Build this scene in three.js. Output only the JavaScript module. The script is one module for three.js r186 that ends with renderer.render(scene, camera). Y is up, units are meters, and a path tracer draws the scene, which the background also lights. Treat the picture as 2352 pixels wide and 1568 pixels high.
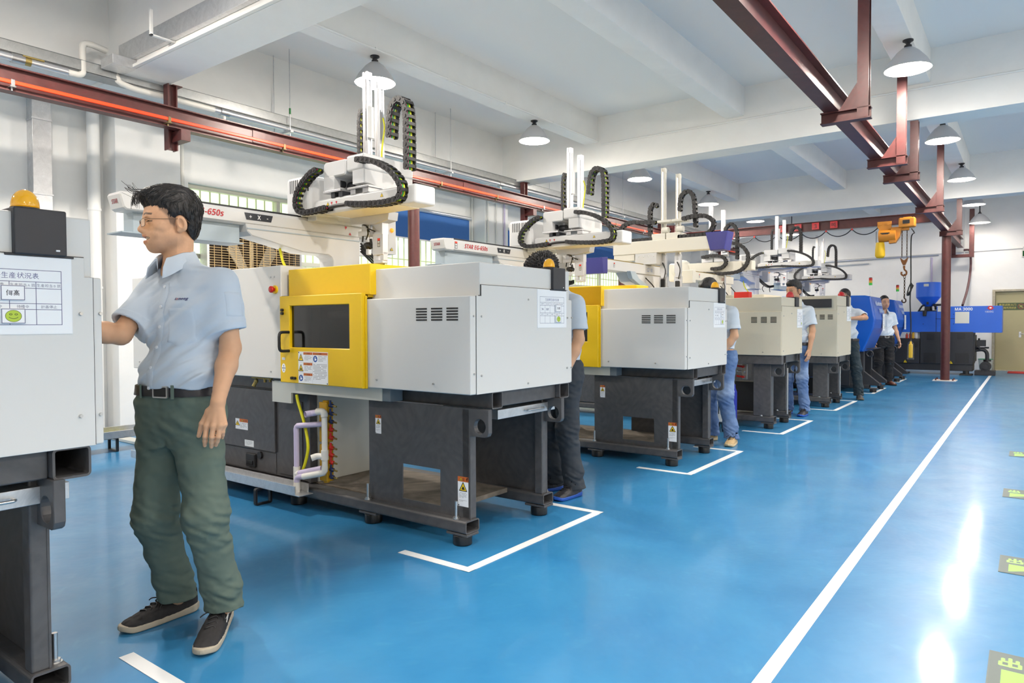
import * as THREE from 'three';
import { RoundedBoxGeometry } from 'three/addons/geometries/RoundedBoxGeometry.js';
import { mergeGeometries } from 'three/addons/utils/BufferGeometryUtils.js';
import { createNoise3D } from 'simplex-noise';

// ---------------------------------------------------------------- camera, sky, exposure
const scene = new THREE.Scene();
const camera = new THREE.PerspectiveCamera(2 * Math.atan(784 / 1591.936) * 180 / Math.PI, 2352 / 1568, 0.05, 80);
camera.rotation.order = 'YXZ';
camera.rotation.set(-0.0256, 0.642168, -0.003842);
camera.position.set(0, 1.2, 0);
scene.add(camera);
scene.background = new THREE.Color().setRGB(1.55, 1.65, 1.35);          // hazy bright day outside the windows
const renderer = new THREE.WebGLRenderer({ antialias: true });
renderer.toneMapping = THREE.LinearToneMapping;
renderer.toneMappingExposure = 1.12;
renderer.shadowMap.enabled = true;
const LAMP_POWER = 21;                                                // candela of one high-bay bulb
const LAMP_TINT = new THREE.Color().setRGB(1, 0.91, 0.805);

// ---------------------------------------------------------------- helpers
function rng(seed) { let s = seed >>> 0; return () => { s = (s + 0x6D2B79F5) >>> 0; let t = s; t = Math.imul(t ^ (t >>> 15), t | 1); t ^= t + Math.imul(t ^ (t >>> 7), t | 61); return ((t ^ (t >>> 14)) >>> 0) / 4294967296; }; }
const noise3 = createNoise3D(rng(7));
const V = (x, y, z) => new THREE.Vector3(x, y, z);
const clamp = (x, a, b) => Math.min(b, Math.max(a, x));
const lerp = (a, b, t) => a + (b - a) * t;
const sst = (a, b, x) => { const t = clamp((x - a) / (b - a), 0, 1); return t * t * (3 - 2 * t); };
const usedNames = new Map();
function numbered(n) { const k = usedNames.get(n) || 0; usedNames.set(n, k + 1); return k ? `${n}_${String(k).padStart(3, '0')}` : n; }
function clean(g) {
  let q = g.index ? g.toNonIndexed() : g;
  for (const k of Object.keys(q.attributes)) if (!['position', 'normal', 'uv'].includes(k)) q.deleteAttribute(k);
  if (!q.attributes.normal) q.computeVertexNormals();
  if (!q.attributes.uv) q.setAttribute('uv', new THREE.BufferAttribute(new Float32Array(q.attributes.position.count * 2), 2));
  q.morphAttributes = {}; q.clearGroups();
  return q;
}
function boxUV(g) {                                                    // uv in metres, by the face's main direction
  const p = g.attributes.position, n = g.attributes.normal, u = new Float32Array(p.count * 2);
  for (let i = 0; i < p.count; i++) {
    const ax = Math.abs(n.getX(i)), ay = Math.abs(n.getY(i)), az = Math.abs(n.getZ(i));
    if (ay >= ax && ay >= az) { u[2 * i] = p.getX(i); u[2 * i + 1] = p.getZ(i); } else if (ax >= az) { u[2 * i] = p.getZ(i); u[2 * i + 1] = p.getY(i); } else { u[2 * i] = p.getX(i); u[2 * i + 1] = p.getY(i); }
  }
  g.setAttribute('uv', new THREE.BufferAttribute(u, 2));
  return g;
}
const fuse = (list) => boxUV(list.length === 1 ? clean(list[0]) : mergeGeometries(list.map(clean)));
function mesh(name, geoms, mat, parent, extra) {
  const g = Array.isArray(geoms) ? fuse(geoms) : geoms;
  const m = new THREE.Mesh(g, mat);
  m.name = parent ? name : numbered(name); m.castShadow = m.receiveShadow = true;
  (parent || scene).add(m);
  if (extra) Object.assign(m.userData, extra);
  return m;
}
const struct = (name, geoms, mat, parent) => mesh(name, geoms, mat, parent, parent ? undefined : { kind: 'structure' });
function tag(o, label, category, group) { o.userData.label = label; o.userData.category = category; if (group) o.userData.group = group; return o; }
function thing(name, label, category, pos = [0, 0, 0], turn = 0, group) {
  const o = new THREE.Group(); o.name = numbered(name); scene.add(o); o.position.set(...pos); o.rotation.y = turn;
  return tag(o, label, category, group);
}
function dup(root, pos, label, turn) {
  const r = root.clone(); r.name = numbered(root.name.replace(/_\d{3}$/, '')); scene.add(r); r.position.set(...pos);
  r.userData = { ...root.userData }; if (label) r.userData.label = label; if (turn !== undefined) r.rotation.y = turn;
  return r;
}
// extents box with softened edges
function bx(x0, x1, y0, y1, z0, z1, r = 0.004, seg = 1) {
  const w = x1 - x0, h = y1 - y0, d = z1 - z0; r = Math.min(r, Math.abs(w) / 2.01, Math.abs(h) / 2.01, Math.abs(d) / 2.01);
  const g = r > 0.0004 ? new RoundedBoxGeometry(w, h, d, seg, r) : new THREE.BoxGeometry(w, h, d);
  return g.translate((x0 + x1) / 2, (y0 + y1) / 2, (z0 + z1) / 2);
}
const cb = (x, y, z, w, h, d, r, s) => bx(x - w / 2, x + w / 2, y - h / 2, y + h / 2, z - d / 2, z + d / 2, r, s);
function rod(a, b, r0, r1 = r0, seg = 12, open = false) {
  const p = V(...a), q = V(...b), d = q.clone().sub(p), L = d.length();
  const g = new THREE.CylinderGeometry(r1, r0, L, seg, 1, open);
  g.applyQuaternion(new THREE.Quaternion().setFromUnitVectors(V(0, 1, 0), d.normalize()));
  return g.translate((p.x + q.x) / 2, (p.y + q.y) / 2, (p.z + q.z) / 2);
}
function tube(pts, r, seg = 24, rad = 8, tension = 0.5) {
  return new THREE.TubeGeometry(new THREE.CatmullRomCurve3(pts.map((p) => V(...p)), false, 'catmullrom', tension), seg, r, rad, false);
}
// polygon (p, q) swept along an axis from a0 to a1. axis x: (z, y); axis z: (x, y); axis y: (x, z)
function ext(pts, axis, a0, a1, { holes = [], bevel = 0, curve = 6 } = {}) {
  const map = axis === 'x' ? (p) => [-p[0], p[1]] : axis === 'y' ? (p) => [p[0], -p[1]] : (p) => p;
  const mk = (l, C) => { const s = new C(); l.forEach((p, i) => { const [x, y] = map(p); i ? s.lineTo(x, y) : s.moveTo(x, y); }); s.closePath(); return s; };
  const s = mk(pts, THREE.Shape); for (const h of holes) s.holes.push(mk(h, THREE.Path));
  const g = new THREE.ExtrudeGeometry(s, { depth: a1 - a0 - 2 * bevel, bevelEnabled: bevel > 0, bevelThickness: bevel, bevelSize: bevel, bevelOffset: -bevel, bevelSegments: 1, curveSegments: curve });
  g.translate(0, 0, a0 + bevel);
  if (axis === 'x') g.rotateY(Math.PI / 2); else if (axis === 'y') g.rotateX(-Math.PI / 2);
  return g;
}
function rrect(x0, x1, y0, y1, r, n = 4) {
  const o = []; for (const [cx, cy, a] of [[x1 - r, y1 - r, 0], [x0 + r, y1 - r, 1], [x0 + r, y0 + r, 2], [x1 - r, y0 + r, 3]]) for (let i = 0; i <= n; i++) { const t = (a + i / n) * Math.PI / 2; o.push([cx + r * Math.cos(t), cy + r * Math.sin(t)]); }
  return o;
}
const circ = (cx, cy, r, n = 20) => Array.from({ length: n }, (_, i) => [cx + r * Math.cos(i / n * 2 * Math.PI), cy + r * Math.sin(i / n * 2 * Math.PI)]);
const boxTube = (axis, a0, a1, p0, p1, q0, q1, t = 0.007, r = 0.014) => ext(rrect(p0, p1, q0, q1, r), axis, a0, a1, { holes: [rrect(p0 + t, p1 - t, q0 + t, q1 - t, Math.max(r - t, 0.003))] });
const iBeam = (axis, a0, a1, c, y0, y1, w, tf = 0.012, tw = 0.009) => ext([[c - w / 2, y0], [c + w / 2, y0], [c + w / 2, y0 + tf], [c + tw / 2, y0 + tf], [c + tw / 2, y1 - tf], [c + w / 2, y1 - tf], [c + w / 2, y1], [c - w / 2, y1], [c - w / 2, y1 - tf], [c - tw / 2, y1 - tf], [c - tw / 2, y0 + tf], [c - w / 2, y0 + tf]], axis, a0, a1);
function lathe(prof, pos, seg = 28) { return new THREE.LatheGeometry(prof.map((p) => new THREE.Vector2(p[0], p[1])), seg).translate(...pos); }
function ball(x, y, z, rx, ry = rx, rz = rx, w = 16, h = 12) { return new THREE.SphereGeometry(1, w, h).scale(rx, ry, rz).translate(x, y, z); }

// ---------------------------------------------------------------- materials
const rgb = (r, g, b) => new THREE.Color().setRGB(r / 255, g / 255, b / 255, THREE.SRGBColorSpace);
const std = (c, rough = 0.5, metal = 0, o = {}) => new THREE.MeshStandardMaterial({ color: c, roughness: rough, metalness: metal, ...o });
function noiseTex(size, fn, srgb, repeat) {
  const d = new Uint8Array(size * size * 4);
  for (let j = 0; j < size; j++) for (let i = 0; i < size; i++) { const c = fn(i / size, j / size), k = 4 * (j * size + i); d[k] = clamp(c[0], 0, 255); d[k + 1] = clamp(c[1], 0, 255); d[k + 2] = clamp(c[2], 0, 255); d[k + 3] = 255; }
  const t = new THREE.DataTexture(d, size, size); t.wrapS = t.wrapT = THREE.RepeatWrapping; t.magFilter = THREE.LinearFilter; t.minFilter = THREE.LinearMipmapLinearFilter; t.generateMipmaps = true;
  if (srgb) t.colorSpace = THREE.SRGBColorSpace; t.repeat.set(repeat, repeat); t.needsUpdate = true; return t;
}
// tileable noise: a walk on two circles through 3-D noise, summed over octaves
function tn(u, v, f, seed = 0) { const a = u * 2 * Math.PI, b = v * 2 * Math.PI, R = f / 6.28; return noise3(Math.cos(a) * R + seed * 9.1 + Math.cos(b) * R * 0.71, Math.sin(a) * R + Math.sin(b) * R * 0.71, Math.cos(b) * R + seed * 3.3 - Math.sin(a + b) * R * 0.3); }
const fbm = (u, v, f, oct, seed = 0) => { let s = 0, a = 1, t = 0; for (let o = 0; o < oct; o++) { s += a * tn(u, v, f * 2 ** o, seed + o); t += a; a *= 0.5; } return s / t; };
const grainBump = noiseTex(256, (u, v) => { const n = 128 + 70 * fbm(u, v, 60, 3, 5); return [n, n, n]; }, false, 4);
const floorMap = noiseTex(1024, (u, v) => { const a = fbm(u, v, 5, 5, 1), b = fbm(u, v * 0.5, 14, 4, 2), sc = Math.max(0, fbm(u, v, 34, 3, 8) - 0.42) * 45; return [50 + 10 * a + 6 * b + sc * 0.5, 126 + 9 * a + 6 * b + sc * 0.4, 176 + 6 * a + 5 * b + sc * 0.2]; }, true, 0.22);
const floorRough = noiseTex(512, (u, v) => { const n = 96 + 16 * fbm(u, v, 8, 4, 3) + 8 * fbm(u, v, 60, 2, 4); return [n, n, n]; }, false, 0.35);
const floorBump = noiseTex(512, (u, v) => { const n = 128 + 90 * fbm(u, v, 9, 3, 6) + 14 * fbm(u, v, 70, 2, 9); return [n, n, n]; }, false, 0.9);
const zincMap = noiseTex(256, (u, v) => { const n = 212 + 9 * fbm(u, v, 30, 3, 11) + 10 * fbm(u, v, 5, 2, 12); return [n, n + 1, n + 3]; }, true, 3);
const steelMap = noiseTex(256, (u, v) => { const n = 222 + 26 * fbm(u, v, 10, 4, 15); return [n, n, n]; }, true, 1.5);
const dustMap = noiseTex(256, (u, v) => { const n = fbm(u, v, 8, 4, 21); return [122 + 26 * n, 112 + 25 * n, 100 + 24 * n]; }, true, 1.2);
const rustMap = noiseTex(512, (u, v) => { const n = fbm(u, v, 10, 4, 31), m = Math.max(0, fbm(u, v, 24, 3, 33) - 0.25) * 60; return [84 + 10 * n + m * 0.2, 43 + 6 * n - m * 0.3, 42 + 6 * n - m * 0.3]; }, true, 0.8);
const wallMap = noiseTex(256, (u, v) => { const n = 238 + 4 * fbm(u, v, 6, 4, 41); return [n, n, n - 2]; }, true, 0.3);
const M = {
  wall: std(0xffffff, 0.86, 0, { map: wallMap }),
  ceiling: std(rgb(238, 238, 237), 0.9, 0),
  floor: new THREE.MeshPhysicalMaterial({ map: floorMap, roughness: 1, roughnessMap: floorRough, bumpMap: floorBump, bumpScale: 0.00025, specularIntensity: 0.7, clearcoat: 0.42, clearcoatRoughness: 0.1 }),
  tape: std(rgb(226, 228, 230), 0.5),
  white: std(rgb(214, 214, 212), 0.42, 0, { bumpMap: grainBump, bumpScale: 0.00006 }),
  beige: std(rgb(208, 200, 180), 0.45, 0, { bumpMap: grainBump, bumpScale: 0.00006 }),
  robot: std(rgb(208, 209, 210), 0.32),
  robotBeige: std(rgb(222, 218, 206), 0.38),
  robotGrey: std(rgb(168, 182, 192), 0.4),
  dark: std(rgb(93, 92, 94), 0.45, 0.1, { map: steelMap }),
  darker: std(rgb(44, 45, 50), 0.5, 0.1),
  black: std(rgb(24, 24, 27), 0.45),
  rubber: std(rgb(20, 20, 22), 0.3),
  chain: std(rgb(26, 26, 29), 0.45),
  yellow: std(rgb(226, 186, 6), 0.4, 0, { bumpMap: grainBump, bumpScale: 0.00006 }),
  manifold: std(rgb(190, 146, 20), 0.4, 0.2),
  zinc: std(0xffffff, 0.38, 0.85, { map: zincMap }),
  sheet: std(rgb(214, 214, 206), 0.4, 0.35),
  steel: std(rgb(196, 196, 196), 0.28, 0.9),
  alu: std(rgb(214, 215, 218), 0.3, 0.75),
  brass: std(rgb(166, 146, 88), 0.4, 0.75),
  dust: std(0xffffff, 0.8, 0, { map: dustMap }),
  rust: std(0xffffff, 0.4, 0.05, { map: rustMap }),
  orange: std(rgb(255, 72, 28), 0.4),
  red: std(rgb(198, 34, 26), 0.35),
  blue: std(rgb(6, 88, 190), 0.3),
  maBlue: std(rgb(40, 102, 212), 0.36),
  capBlue: std(rgb(52, 52, 128), 0.36),
  pvc: std(rgb(228, 226, 220), 0.4),
  pvcLilac: std(rgb(196, 186, 214), 0.42),
  hoseYellow: std(rgb(226, 222, 30), 0.4),
  paint: std(rgb(236, 236, 234), 0.45),
  smoked: new THREE.MeshPhysicalMaterial({ color: rgb(150, 150, 152), roughness: 0.06, transmission: 1, thickness: 0 }),
  amber: new THREE.MeshPhysicalMaterial({ color: rgb(255, 196, 8), roughness: 0.1, clearcoat: 1, transmission: 0.15, thickness: 0, emissive: rgb(150, 90, 0), emissiveIntensity: 0.3 }),
  redLens: new THREE.MeshPhysicalMaterial({ color: rgb(206, 24, 30), roughness: 0.14, clearcoat: 1 }),
};
// ---------------------------------------------------------------- print: stroke glyphs and canvas textures
const GLYPH = {   // strokes on a 0..10 grid, "x,y x,y ...;" ; the reading of each is its key
  '何': '3,0 1,4;2,3 2,10;4,2 10,2;9,2 9,9 8,10;5,4 5,8;5,4 7.5,4 7.5,8;5,8 7.5,8', '高': '5,0 5,1.3;1,1.5 9,1.5;3,2.8 7,2.8 7,4.3 3,4.3 3,2.8;1.5,10 1.5,5.5 8.5,5.5 8.5,10;3.5,7 6.5,7 6.5,9 3.5,9 3.5,7',
  '機': '2,0 2,10;0,3 4,3;2,3.5 .3,7;2.2,4 3.6,5.5;5,0 4.6,2 5.6,2 5,4;8,0 7.6,2 8.6,2 8,4;6.6,0 7,5 9,10;4,5 10,5;5,5 4.6,10;5,7 6.5,8;8.6,6 6,10', '生': '3,0 1,4;2,2.5 9,2.5;1.5,6 8.5,6;.5,10 9.5,10;5,0 5,10',
  '産': '5,0 5,1.5;1.5,1.7 8.5,1.7;3.4,2 4,3.5;6.6,2 6,3.5;1.5,3.8 9,3.8;1.8,3.8 .5,10;4,5 3,7;3,6 8.5,6;3.4,8 8,8;2.4,10 9.3,10;5.7,4.6 5.7,10', '状': '2.5,0 2.5,10;.6,2.5 1.5,4.5;.4,7.5 2.5,5.5;4,3.5 10,3.5;7,0 6.5,5 4,10;6.9,4 9.8,10;8.2,.8 9.2,2.2',
  '況': '1,.8 2.4,2;.5,4 2,5.2;.5,9.5 2.6,6;4,1 9,1 9,5 4,5 4,1;5.5,5 5,8 3.4,10;7.5,5 7.5,9.6 10,9.6 10,8', '表': '1.5,1.5 8.5,1.5;2,3.2 8,3.2;.8,5 9.2,5;5,0 5,5;4.6,5 .8,8.4;3,7 3,9.6 5.5,8.7;5,5.5 9.6,10;8.3,6 6.4,7.6',
  '品': '3,.5 7,.5 7,4 3,4 3,.5;.7,5.5 4.3,5.5 4.3,9.7 .7,9.7 .7,5.5;5.7,5.5 9.3,5.5 9.3,9.7 5.7,9.7 5.7,5.5', '番': '8,0 2,1;5,.6 5,5;1,2.7 9,2.7;4.6,3 1,5;5.4,3 9,5;2,5.6 8,5.6 8,10 2,10 2,5.6;2,7.8 8,7.8;5,5.6 5,10',
  '担': '2,0 2,9.4 1,9;.3,2.5 3.8,2.5;.3,6.5 3.8,5.3;5,1 9,1 9,7.5 5,7.5 5,1;5,4.2 9,4.2;4,9.6 10,9.6', '当': '5,0 5,4;2,1 3,3;8,1 7,3;1.5,4.5 8.5,4.5 8.5,9.8 1.3,9.8;1.8,7.2 8.5,7.2', '班': '.3,1 3.3,1;.4,5 3.2,5;.2,9.3 3.5,8.6;1.8,1 1.8,9;4.6,2 4.4,5;5.4,0 5.2,6 4,10;6.5,1 9.7,1;6.7,5 9.5,5;6.2,9.5 10,9.5;8.1,1 8.1,9.5',
  '試': '1,.3 2.2,1.2;.3,2.5 3.5,2.5;.7,4.2 3.2,4.2;.7,5.7 3.2,5.7;.8,7.2 3,7.2 3,9.7 .8,9.7 .8,7.2;4.2,2.6 10,2.6;4.5,5.5 7.5,5.5;6,5.5 6,9;4.3,9.4 7.6,8.6;7.8,0 8.2,6 9.9,10', '作': '3,0 .6,5;2,3 2,10;5.6,0 4,4;5,2 10,2;6.5,2 6.5,10;6.5,4.7 9.5,4.7;6.5,7.4 9.5,7.4', '中': '1.5,2.5 8.5,2.5 8.5,6.5 1.5,6.5 1.5,2.5;5,0 5,10', '待': '3,0 .5,3;3,3 .4,6;2,4.6 2,10;4.7,2 9.5,2;7,0 7,4;4,4 10,4;4,6.3 10,6.3;8.3,4.4 8.3,9.8 7,9.3;5,7.3 6.2,8.6', '計': '1.6,.3 2.7,1.2;.4,2.6 4.2,2.6;.8,4.4 3.8,4.4;.8,5.9 3.8,5.9;1,7.3 3.6,7.3 3.6,9.7 1,9.7 1,7.3;5,4 10,4;7.5,0 7.5,10', '画': '1,1 9,1;1,4 1,9.6 9,9.6 9,4;2.7,3 7.3,3 7.3,8 2.7,8 2.7,3;2.7,5.4 7.3,5.4;5,1 5,8', '停': '2.8,0 .4,5;1.9,3 1.9,10;6.5,0 6.5,1.2;3.5,1.5 10,1.5;5,2.7 8.4,2.7 8.4,4.4 5,4.4 5,2.7;3.6,7 3.6,5.7 9.8,5.7 9.8,7;4.6,7.3 9,7.3;6.8,7.3 6.8,10 5.8,9.6', '止': '5,0 5,9.5;5,4.5 9,4.5;2,3.5 2,9.5;.4,9.6 9.7,9.6',
  '开': '1,1.5 9,1.5;.4,5 9.6,5;3,1.5 3,6 1,10;7,1.5 7,10', '门': '1.5,0 2.5,1.5;1.2,2.5 1.2,10;4,1 9,1 9,9.7 7.6,9.3', '常': '5,0 5,2;2.5,.4 3.3,1.7;7.5,.4 6.7,1.7;1,3.6 1,2.3 9,2.3 9,3.6;3,3.4 7,3.4 7,5 3,5 3,3.4;2,9.4 2,6 8,6 8,9 7,9;5,5 5,10', '闭': '1.2,.3 2,1.3;1,2.2 1,10;3.6,.8 9,.8 9,9.8 7.8,9.4;3,4.2 7.6,4.2;5.6,2.4 5.6,8;5.4,4.6 3,7.6', '式': '.5,2.6 9.6,2.6;1.2,5.4 5.2,5.4;3.2,5.4 3.2,9;.8,9.6 5.6,8.6;6,0 6.8,6 9.6,10;8,.2 9,1.6', '防': '.8,.5 3,.5 2,3.6 3,5.5 1.4,6.6;.8,.5 .8,10;6.6,0 7.2,1.4;3.7,2.2 10,2.2;5.8,2.2 5.6,6 3.8,10;5.8,4.8 8.8,4.8 8.4,9.6 7.2,9.6', '火': '2,3 3,5;8.2,2.6 7,4.6;5,0 4.6,5 1,10;5,4.5 9.6,10',
  '请': '1,.5 2.2,1.6;.3,3.5 2,3.5 2,8.6 3.4,7.4;4,1 9.6,1;4.4,2.4 9.2,2.4;3.8,3.8 10,3.8;6.8,0 6.8,3.8;4.8,10 4.8,5 8.8,5 8.8,9.8 7.8,9.6;4.8,6.6 8.8,6.6;4.8,8.2 8.8,8.2', '保': '2.8,0 .4,5;1.9,3 1.9,10;4.4,.6 9,.6 9,3.8 4.4,3.8 4.4,.6;3.4,5.6 10,5.6;6.7,3.8 6.7,10;6.4,6 3.4,9.4;7,6 10,9.4', '持': '2,0 2,9.6 1,9;.3,2.6 3.7,2.6;.3,6.4 3.7,5.2;4.8,1.8 9.4,1.8;7,0 7,3.8;4.2,3.8 10,3.8;4.2,6.2 10,6.2;8.4,4.4 8.4,9.8 7.2,9.4;5.2,7.2 6.2,8.6', '关': '2.6,.2 3.6,1.8;7.4,.2 6.4,1.8;1.4,2.6 8.6,2.6;.6,5.2 9.4,5.2;5,2.6 4.6,5.6 1,10;5.2,5.6 9.4,10', '态': '1,1.6 9,1.6;4.8,0 4.4,2.4 1,5.4;5,2 9,5.2;4.4,3.6 5.2,4.8;1,7 .6,9;3,6.4 3,9.4 6.8,9.4 6.8,8.4;5,6 5.6,7.4;8,6.4 9.2,8.4',
  '限': '.8,.5 3,.5 2,3.6 3,5.5 1.4,6.6;.8,.5 .8,10;4.6,.6 8.6,.6 8.6,4.6 4.6,4.6;4.6,2.6 8.6,2.6;4.6,.6 4.6,9.6 6.6,8.2;6.4,4.6 9.8,9.8;9,5.6 7.4,6.8', '重': '8,0 2,1;.6,2.3 9.4,2.3;2,3.6 8,3.6 8,6.6 2,6.6 2,3.6;2,5 8,5;1.4,8.2 8.6,8.2;.4,10 9.6,10;5,.6 5,10', '吨': '.4,2 3,2 3,7 .4,7 .4,2;4,2.4 10,1.4;4.6,4 4.6,6.6 9.4,6.6 9.4,4;7,.4 7,9.6 10,9.6 10,8.6', '出': '5,0 5,10;2,1.4 2,4.6 8,4.6 8,1.4;1,5.8 1,9.7 9,9.7 9,5.8', '口': '1.5,1.5 8.5,1.5 8.5,9 1.5,9 1.5,1.5',
  '注': '1,.6 2.4,1.8;.5,3.8 1.9,5;.5,9.6 2.6,6;6,0 7,1.2;3.6,2.2 9.8,2.2;4.2,5.6 9.2,5.6;3.2,9.6 10,9.6;6.7,2.2 6.7,9.6', '意': '5,0 5,1;1.5,1.2 8.5,1.2;3.4,1.6 3.9,2.7;6.6,1.6 6.1,2.7;.8,3 9.2,3;2.6,4 7.4,4 7.4,6.6 2.6,6.6 2.6,4;2.6,5.3 7.4,5.3;1.2,7.8 .8,9.4;3,7.4 3,9.6 6.8,9.6 6.8,8.8;8,7.6 9.2,9', '安': '5,0 5,1.4;1,3 1,1.6 9,1.6 9,3;4.4,2.6 3,7 7.6,10;7.2,4.2 6,7.6 1.4,10;.6,5 9.4,5', '全': '5,0 .6,4.4;5,0 9.4,4.4;2.4,4.4 7.6,4.4;2.4,7 7.6,7;1,9.8 9,9.8;5,4.4 5,9.8',
};
function zh(c, text, x, y, s, color, w = 0.09, gap = 1.12) {
  c.strokeStyle = c.fillStyle = color; c.lineWidth = s * w; c.lineJoin = c.lineCap = 'round';
  for (const ch of text) {
    if (!GLYPH[ch]) { c.font = `${Math.round(s * 1.05)}px sans-serif`; c.textAlign = 'left'; c.textBaseline = 'alphabetic'; c.fillText(ch, x + s * 0.1, y + s * 0.92); } else for (const st of GLYPH[ch].split(';')) { c.beginPath(); st.split(' ').forEach((p, i) => { const [a, b] = p.split(',').map(Number); i ? c.lineTo(x + a * s / 10, y + b * s / 10) : c.moveTo(x + a * s / 10, y + b * s / 10); }); c.stroke(); }
    x += s * gap;
  }
}
function print(w, h, draw, clear) {
  const cv = document.createElement('canvas'); cv.width = w; cv.height = h; const c = cv.getContext('2d');
  if (!clear) { c.fillStyle = '#fff'; c.fillRect(0, 0, w, h); }
  draw(c, w, h);
  const t = new THREE.CanvasTexture(cv); t.colorSpace = THREE.SRGBColorSpace; t.anisotropy = 8; return t;
}
const inked = (tex, rough = 0.45, clear) => new THREE.MeshStandardMaterial({ map: tex, roughness: rough, ...(clear ? { transparent: true, alphaTest: 0.4 } : {}) });
// a printed sheet: faces +z ('z'), +x ('x'), -z ('-z')
function decal(name, mat, w, h, pos, face, parent) {
  const g = new THREE.PlaneGeometry(w, h); if (face === 'x') g.rotateY(Math.PI / 2); if (face === '-z') g.rotateY(Math.PI);
  if (face === 'y') g.rotateX(-Math.PI / 2);
  const m = new THREE.Mesh(g.translate(...pos), mat); m.name = parent ? name : numbered(name); m.receiveShadow = true; (parent || scene).add(m); return m;
}
const grey = (c, x, y, w, h, n, col = '#8b8f96') => { c.fillStyle = col; const r = rng(Math.round(x * 31 + y * 17 + w)); for (let i = 0; i < n; i++) { const lw = w * (i === n - 1 ? 0.55 : 0.82 + 0.18 * r()); for (let q = 0; q < lw; q += h * 0.09 + 3) if (r() > 0.12) c.fillRect(x + q, y + i * h / n, Math.min(h * 0.07 + 2, lw - q), h / n * 0.42); } };
function tri(c, x, y, s, mark) { c.fillStyle = '#f2cf1c'; c.strokeStyle = '#16181c'; c.lineWidth = s * 0.09; c.lineJoin = 'round'; c.beginPath(); c.moveTo(x, y - s * 0.55); c.lineTo(x + s * 0.55, y + s * 0.42); c.lineTo(x - s * 0.55, y + s * 0.42); c.closePath(); c.fill(); c.stroke(); c.fillStyle = '#16181c'; c.beginPath(); if (mark === 'bolt') { c.moveTo(x + s * 0.08, y - s * 0.3); c.lineTo(x - s * 0.14, y + s * 0.1); c.lineTo(x, y + s * 0.08); c.lineTo(x - s * 0.06, y + s * 0.32); c.lineTo(x + s * 0.16, y - s * 0.04); c.lineTo(x + s * 0.02, y - s * 0.02); } else { c.moveTo(x - s * 0.24, y + s * 0.28); c.lineTo(x - s * 0.05, y - s * 0.12); c.lineTo(x + s * 0.1, y - s * 0.02); c.lineTo(x + s * 0.26, y + s * 0.28); } c.fill(); }
function mando(c, x, y, r) { c.fillStyle = '#1d4f9e'; c.beginPath(); c.arc(x, y, r, 0, 7); c.fill(); c.fillStyle = '#fff'; c.beginPath(); c.arc(x - r * 0.1, y - r * 0.42, r * 0.2, 0, 7); c.fill(); c.fillRect(x - r * 0.32, y - r * 0.2, r * 0.5, r * 0.75); c.fillRect(x + r * 0.05, y - r * 0.05, r * 0.5, r * 0.42); }
const header = (c, x, y, w, h) => { c.fillStyle = '#c0632a'; c.fillRect(x, y, w, h); tri(c, x + w * 0.3, y + h * 0.52, h * 0.7); zh(c, '注意', x + w * 0.42, y + h * 0.2, h * 0.6, '#5c2408', 0.13, 1.5); };
const doorSignTex = print(400, 276, (c, w, h) => {
  c.fillStyle = '#e9edf2'; c.fillRect(0, 0, w, h); c.strokeStyle = '#b9bec6'; c.lineWidth = 2; c.beginPath(); c.moveTo(196, 0); c.lineTo(196, h); c.moveTo(0, 92); c.lineTo(196, 92); c.moveTo(0, 184); c.lineTo(196, 184); c.stroke();
  for (let i = 0; i < 3; i++) { header(c, 72, 4 + 92 * i, 122, 22); if (i < 2) tri(c, 36, 54 + 92 * i, 58, i ? '' : 'bolt'); else mando(c, 36, 232, 28); grey(c, 84, 34 + 92 * i, 104, 46, 4); }
  header(c, 200, 4, 198, 22); mando(c, 234, 60, 28); grey(c, 274, 34, 116, 52, 4); grey(c, 206, 104, 186, 140, 11);
  c.fillStyle = '#14161a'; for (const [x, y] of [[8, 8], [392, 268]]) { c.beginPath(); c.arc(x, y, 6, 0, 7); c.fill(); }
});
const tallSignTex = print(120, 260, (c, w, h) => { c.fillStyle = '#e6e9ee'; c.fillRect(0, 0, w, h); header(c, 0, 0, w, 44); tri(c, 60, 92, 76); grey(c, 14, 140, 92, 50, 5); grey(c, 14, 204, 92, 18, 2); c.fillStyle = '#14161a'; c.beginPath(); c.arc(9, 251, 6, 0, 7); c.arc(111, 9, 6, 0, 7); c.fill(); });
const wideSignTex = print(200, 150, (c, w, h) => { c.fillStyle = '#e6e9ee'; c.fillRect(0, 0, w, h); c.fillStyle = '#c8682a'; c.fillRect(66, 0, 134, 46); tri(c, 112, 24, 30); zh(c, '注意', 128, 10, 26, '#6b2c0a', 0.13, 1.2); tri(c, 34, 70, 62, 'bolt'); grey(c, 74, 58, 112, 76, 6); });
const plateTex = print(160, 80, (c, w, h) => { c.fillStyle = '#dfe3e6'; c.fillRect(0, 0, w, h); grey(c, 14, 12, 130, 56, 5); });
const roundTex = print(96, 140, (c, w, h) => { c.clearRect(0, 0, w, h); c.fillStyle = '#eceff2'; c.beginPath(); c.ellipse(48, 70, 46, 68, 0, 0, 7); c.fill(); c.strokeStyle = '#2b3a66'; c.lineWidth = 7; c.beginPath(); c.moveTo(48, 38); c.lineTo(48, 102); c.moveTo(22, 70); c.lineTo(74, 70); c.stroke(); c.fillStyle = '#2b3a66'; for (const [x, y] of [[48, 32], [48, 108], [18, 70], [78, 70]]) { c.beginPath(); c.arc(x, y, 9, 0, 7); c.fill(); } }, true);
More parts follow.
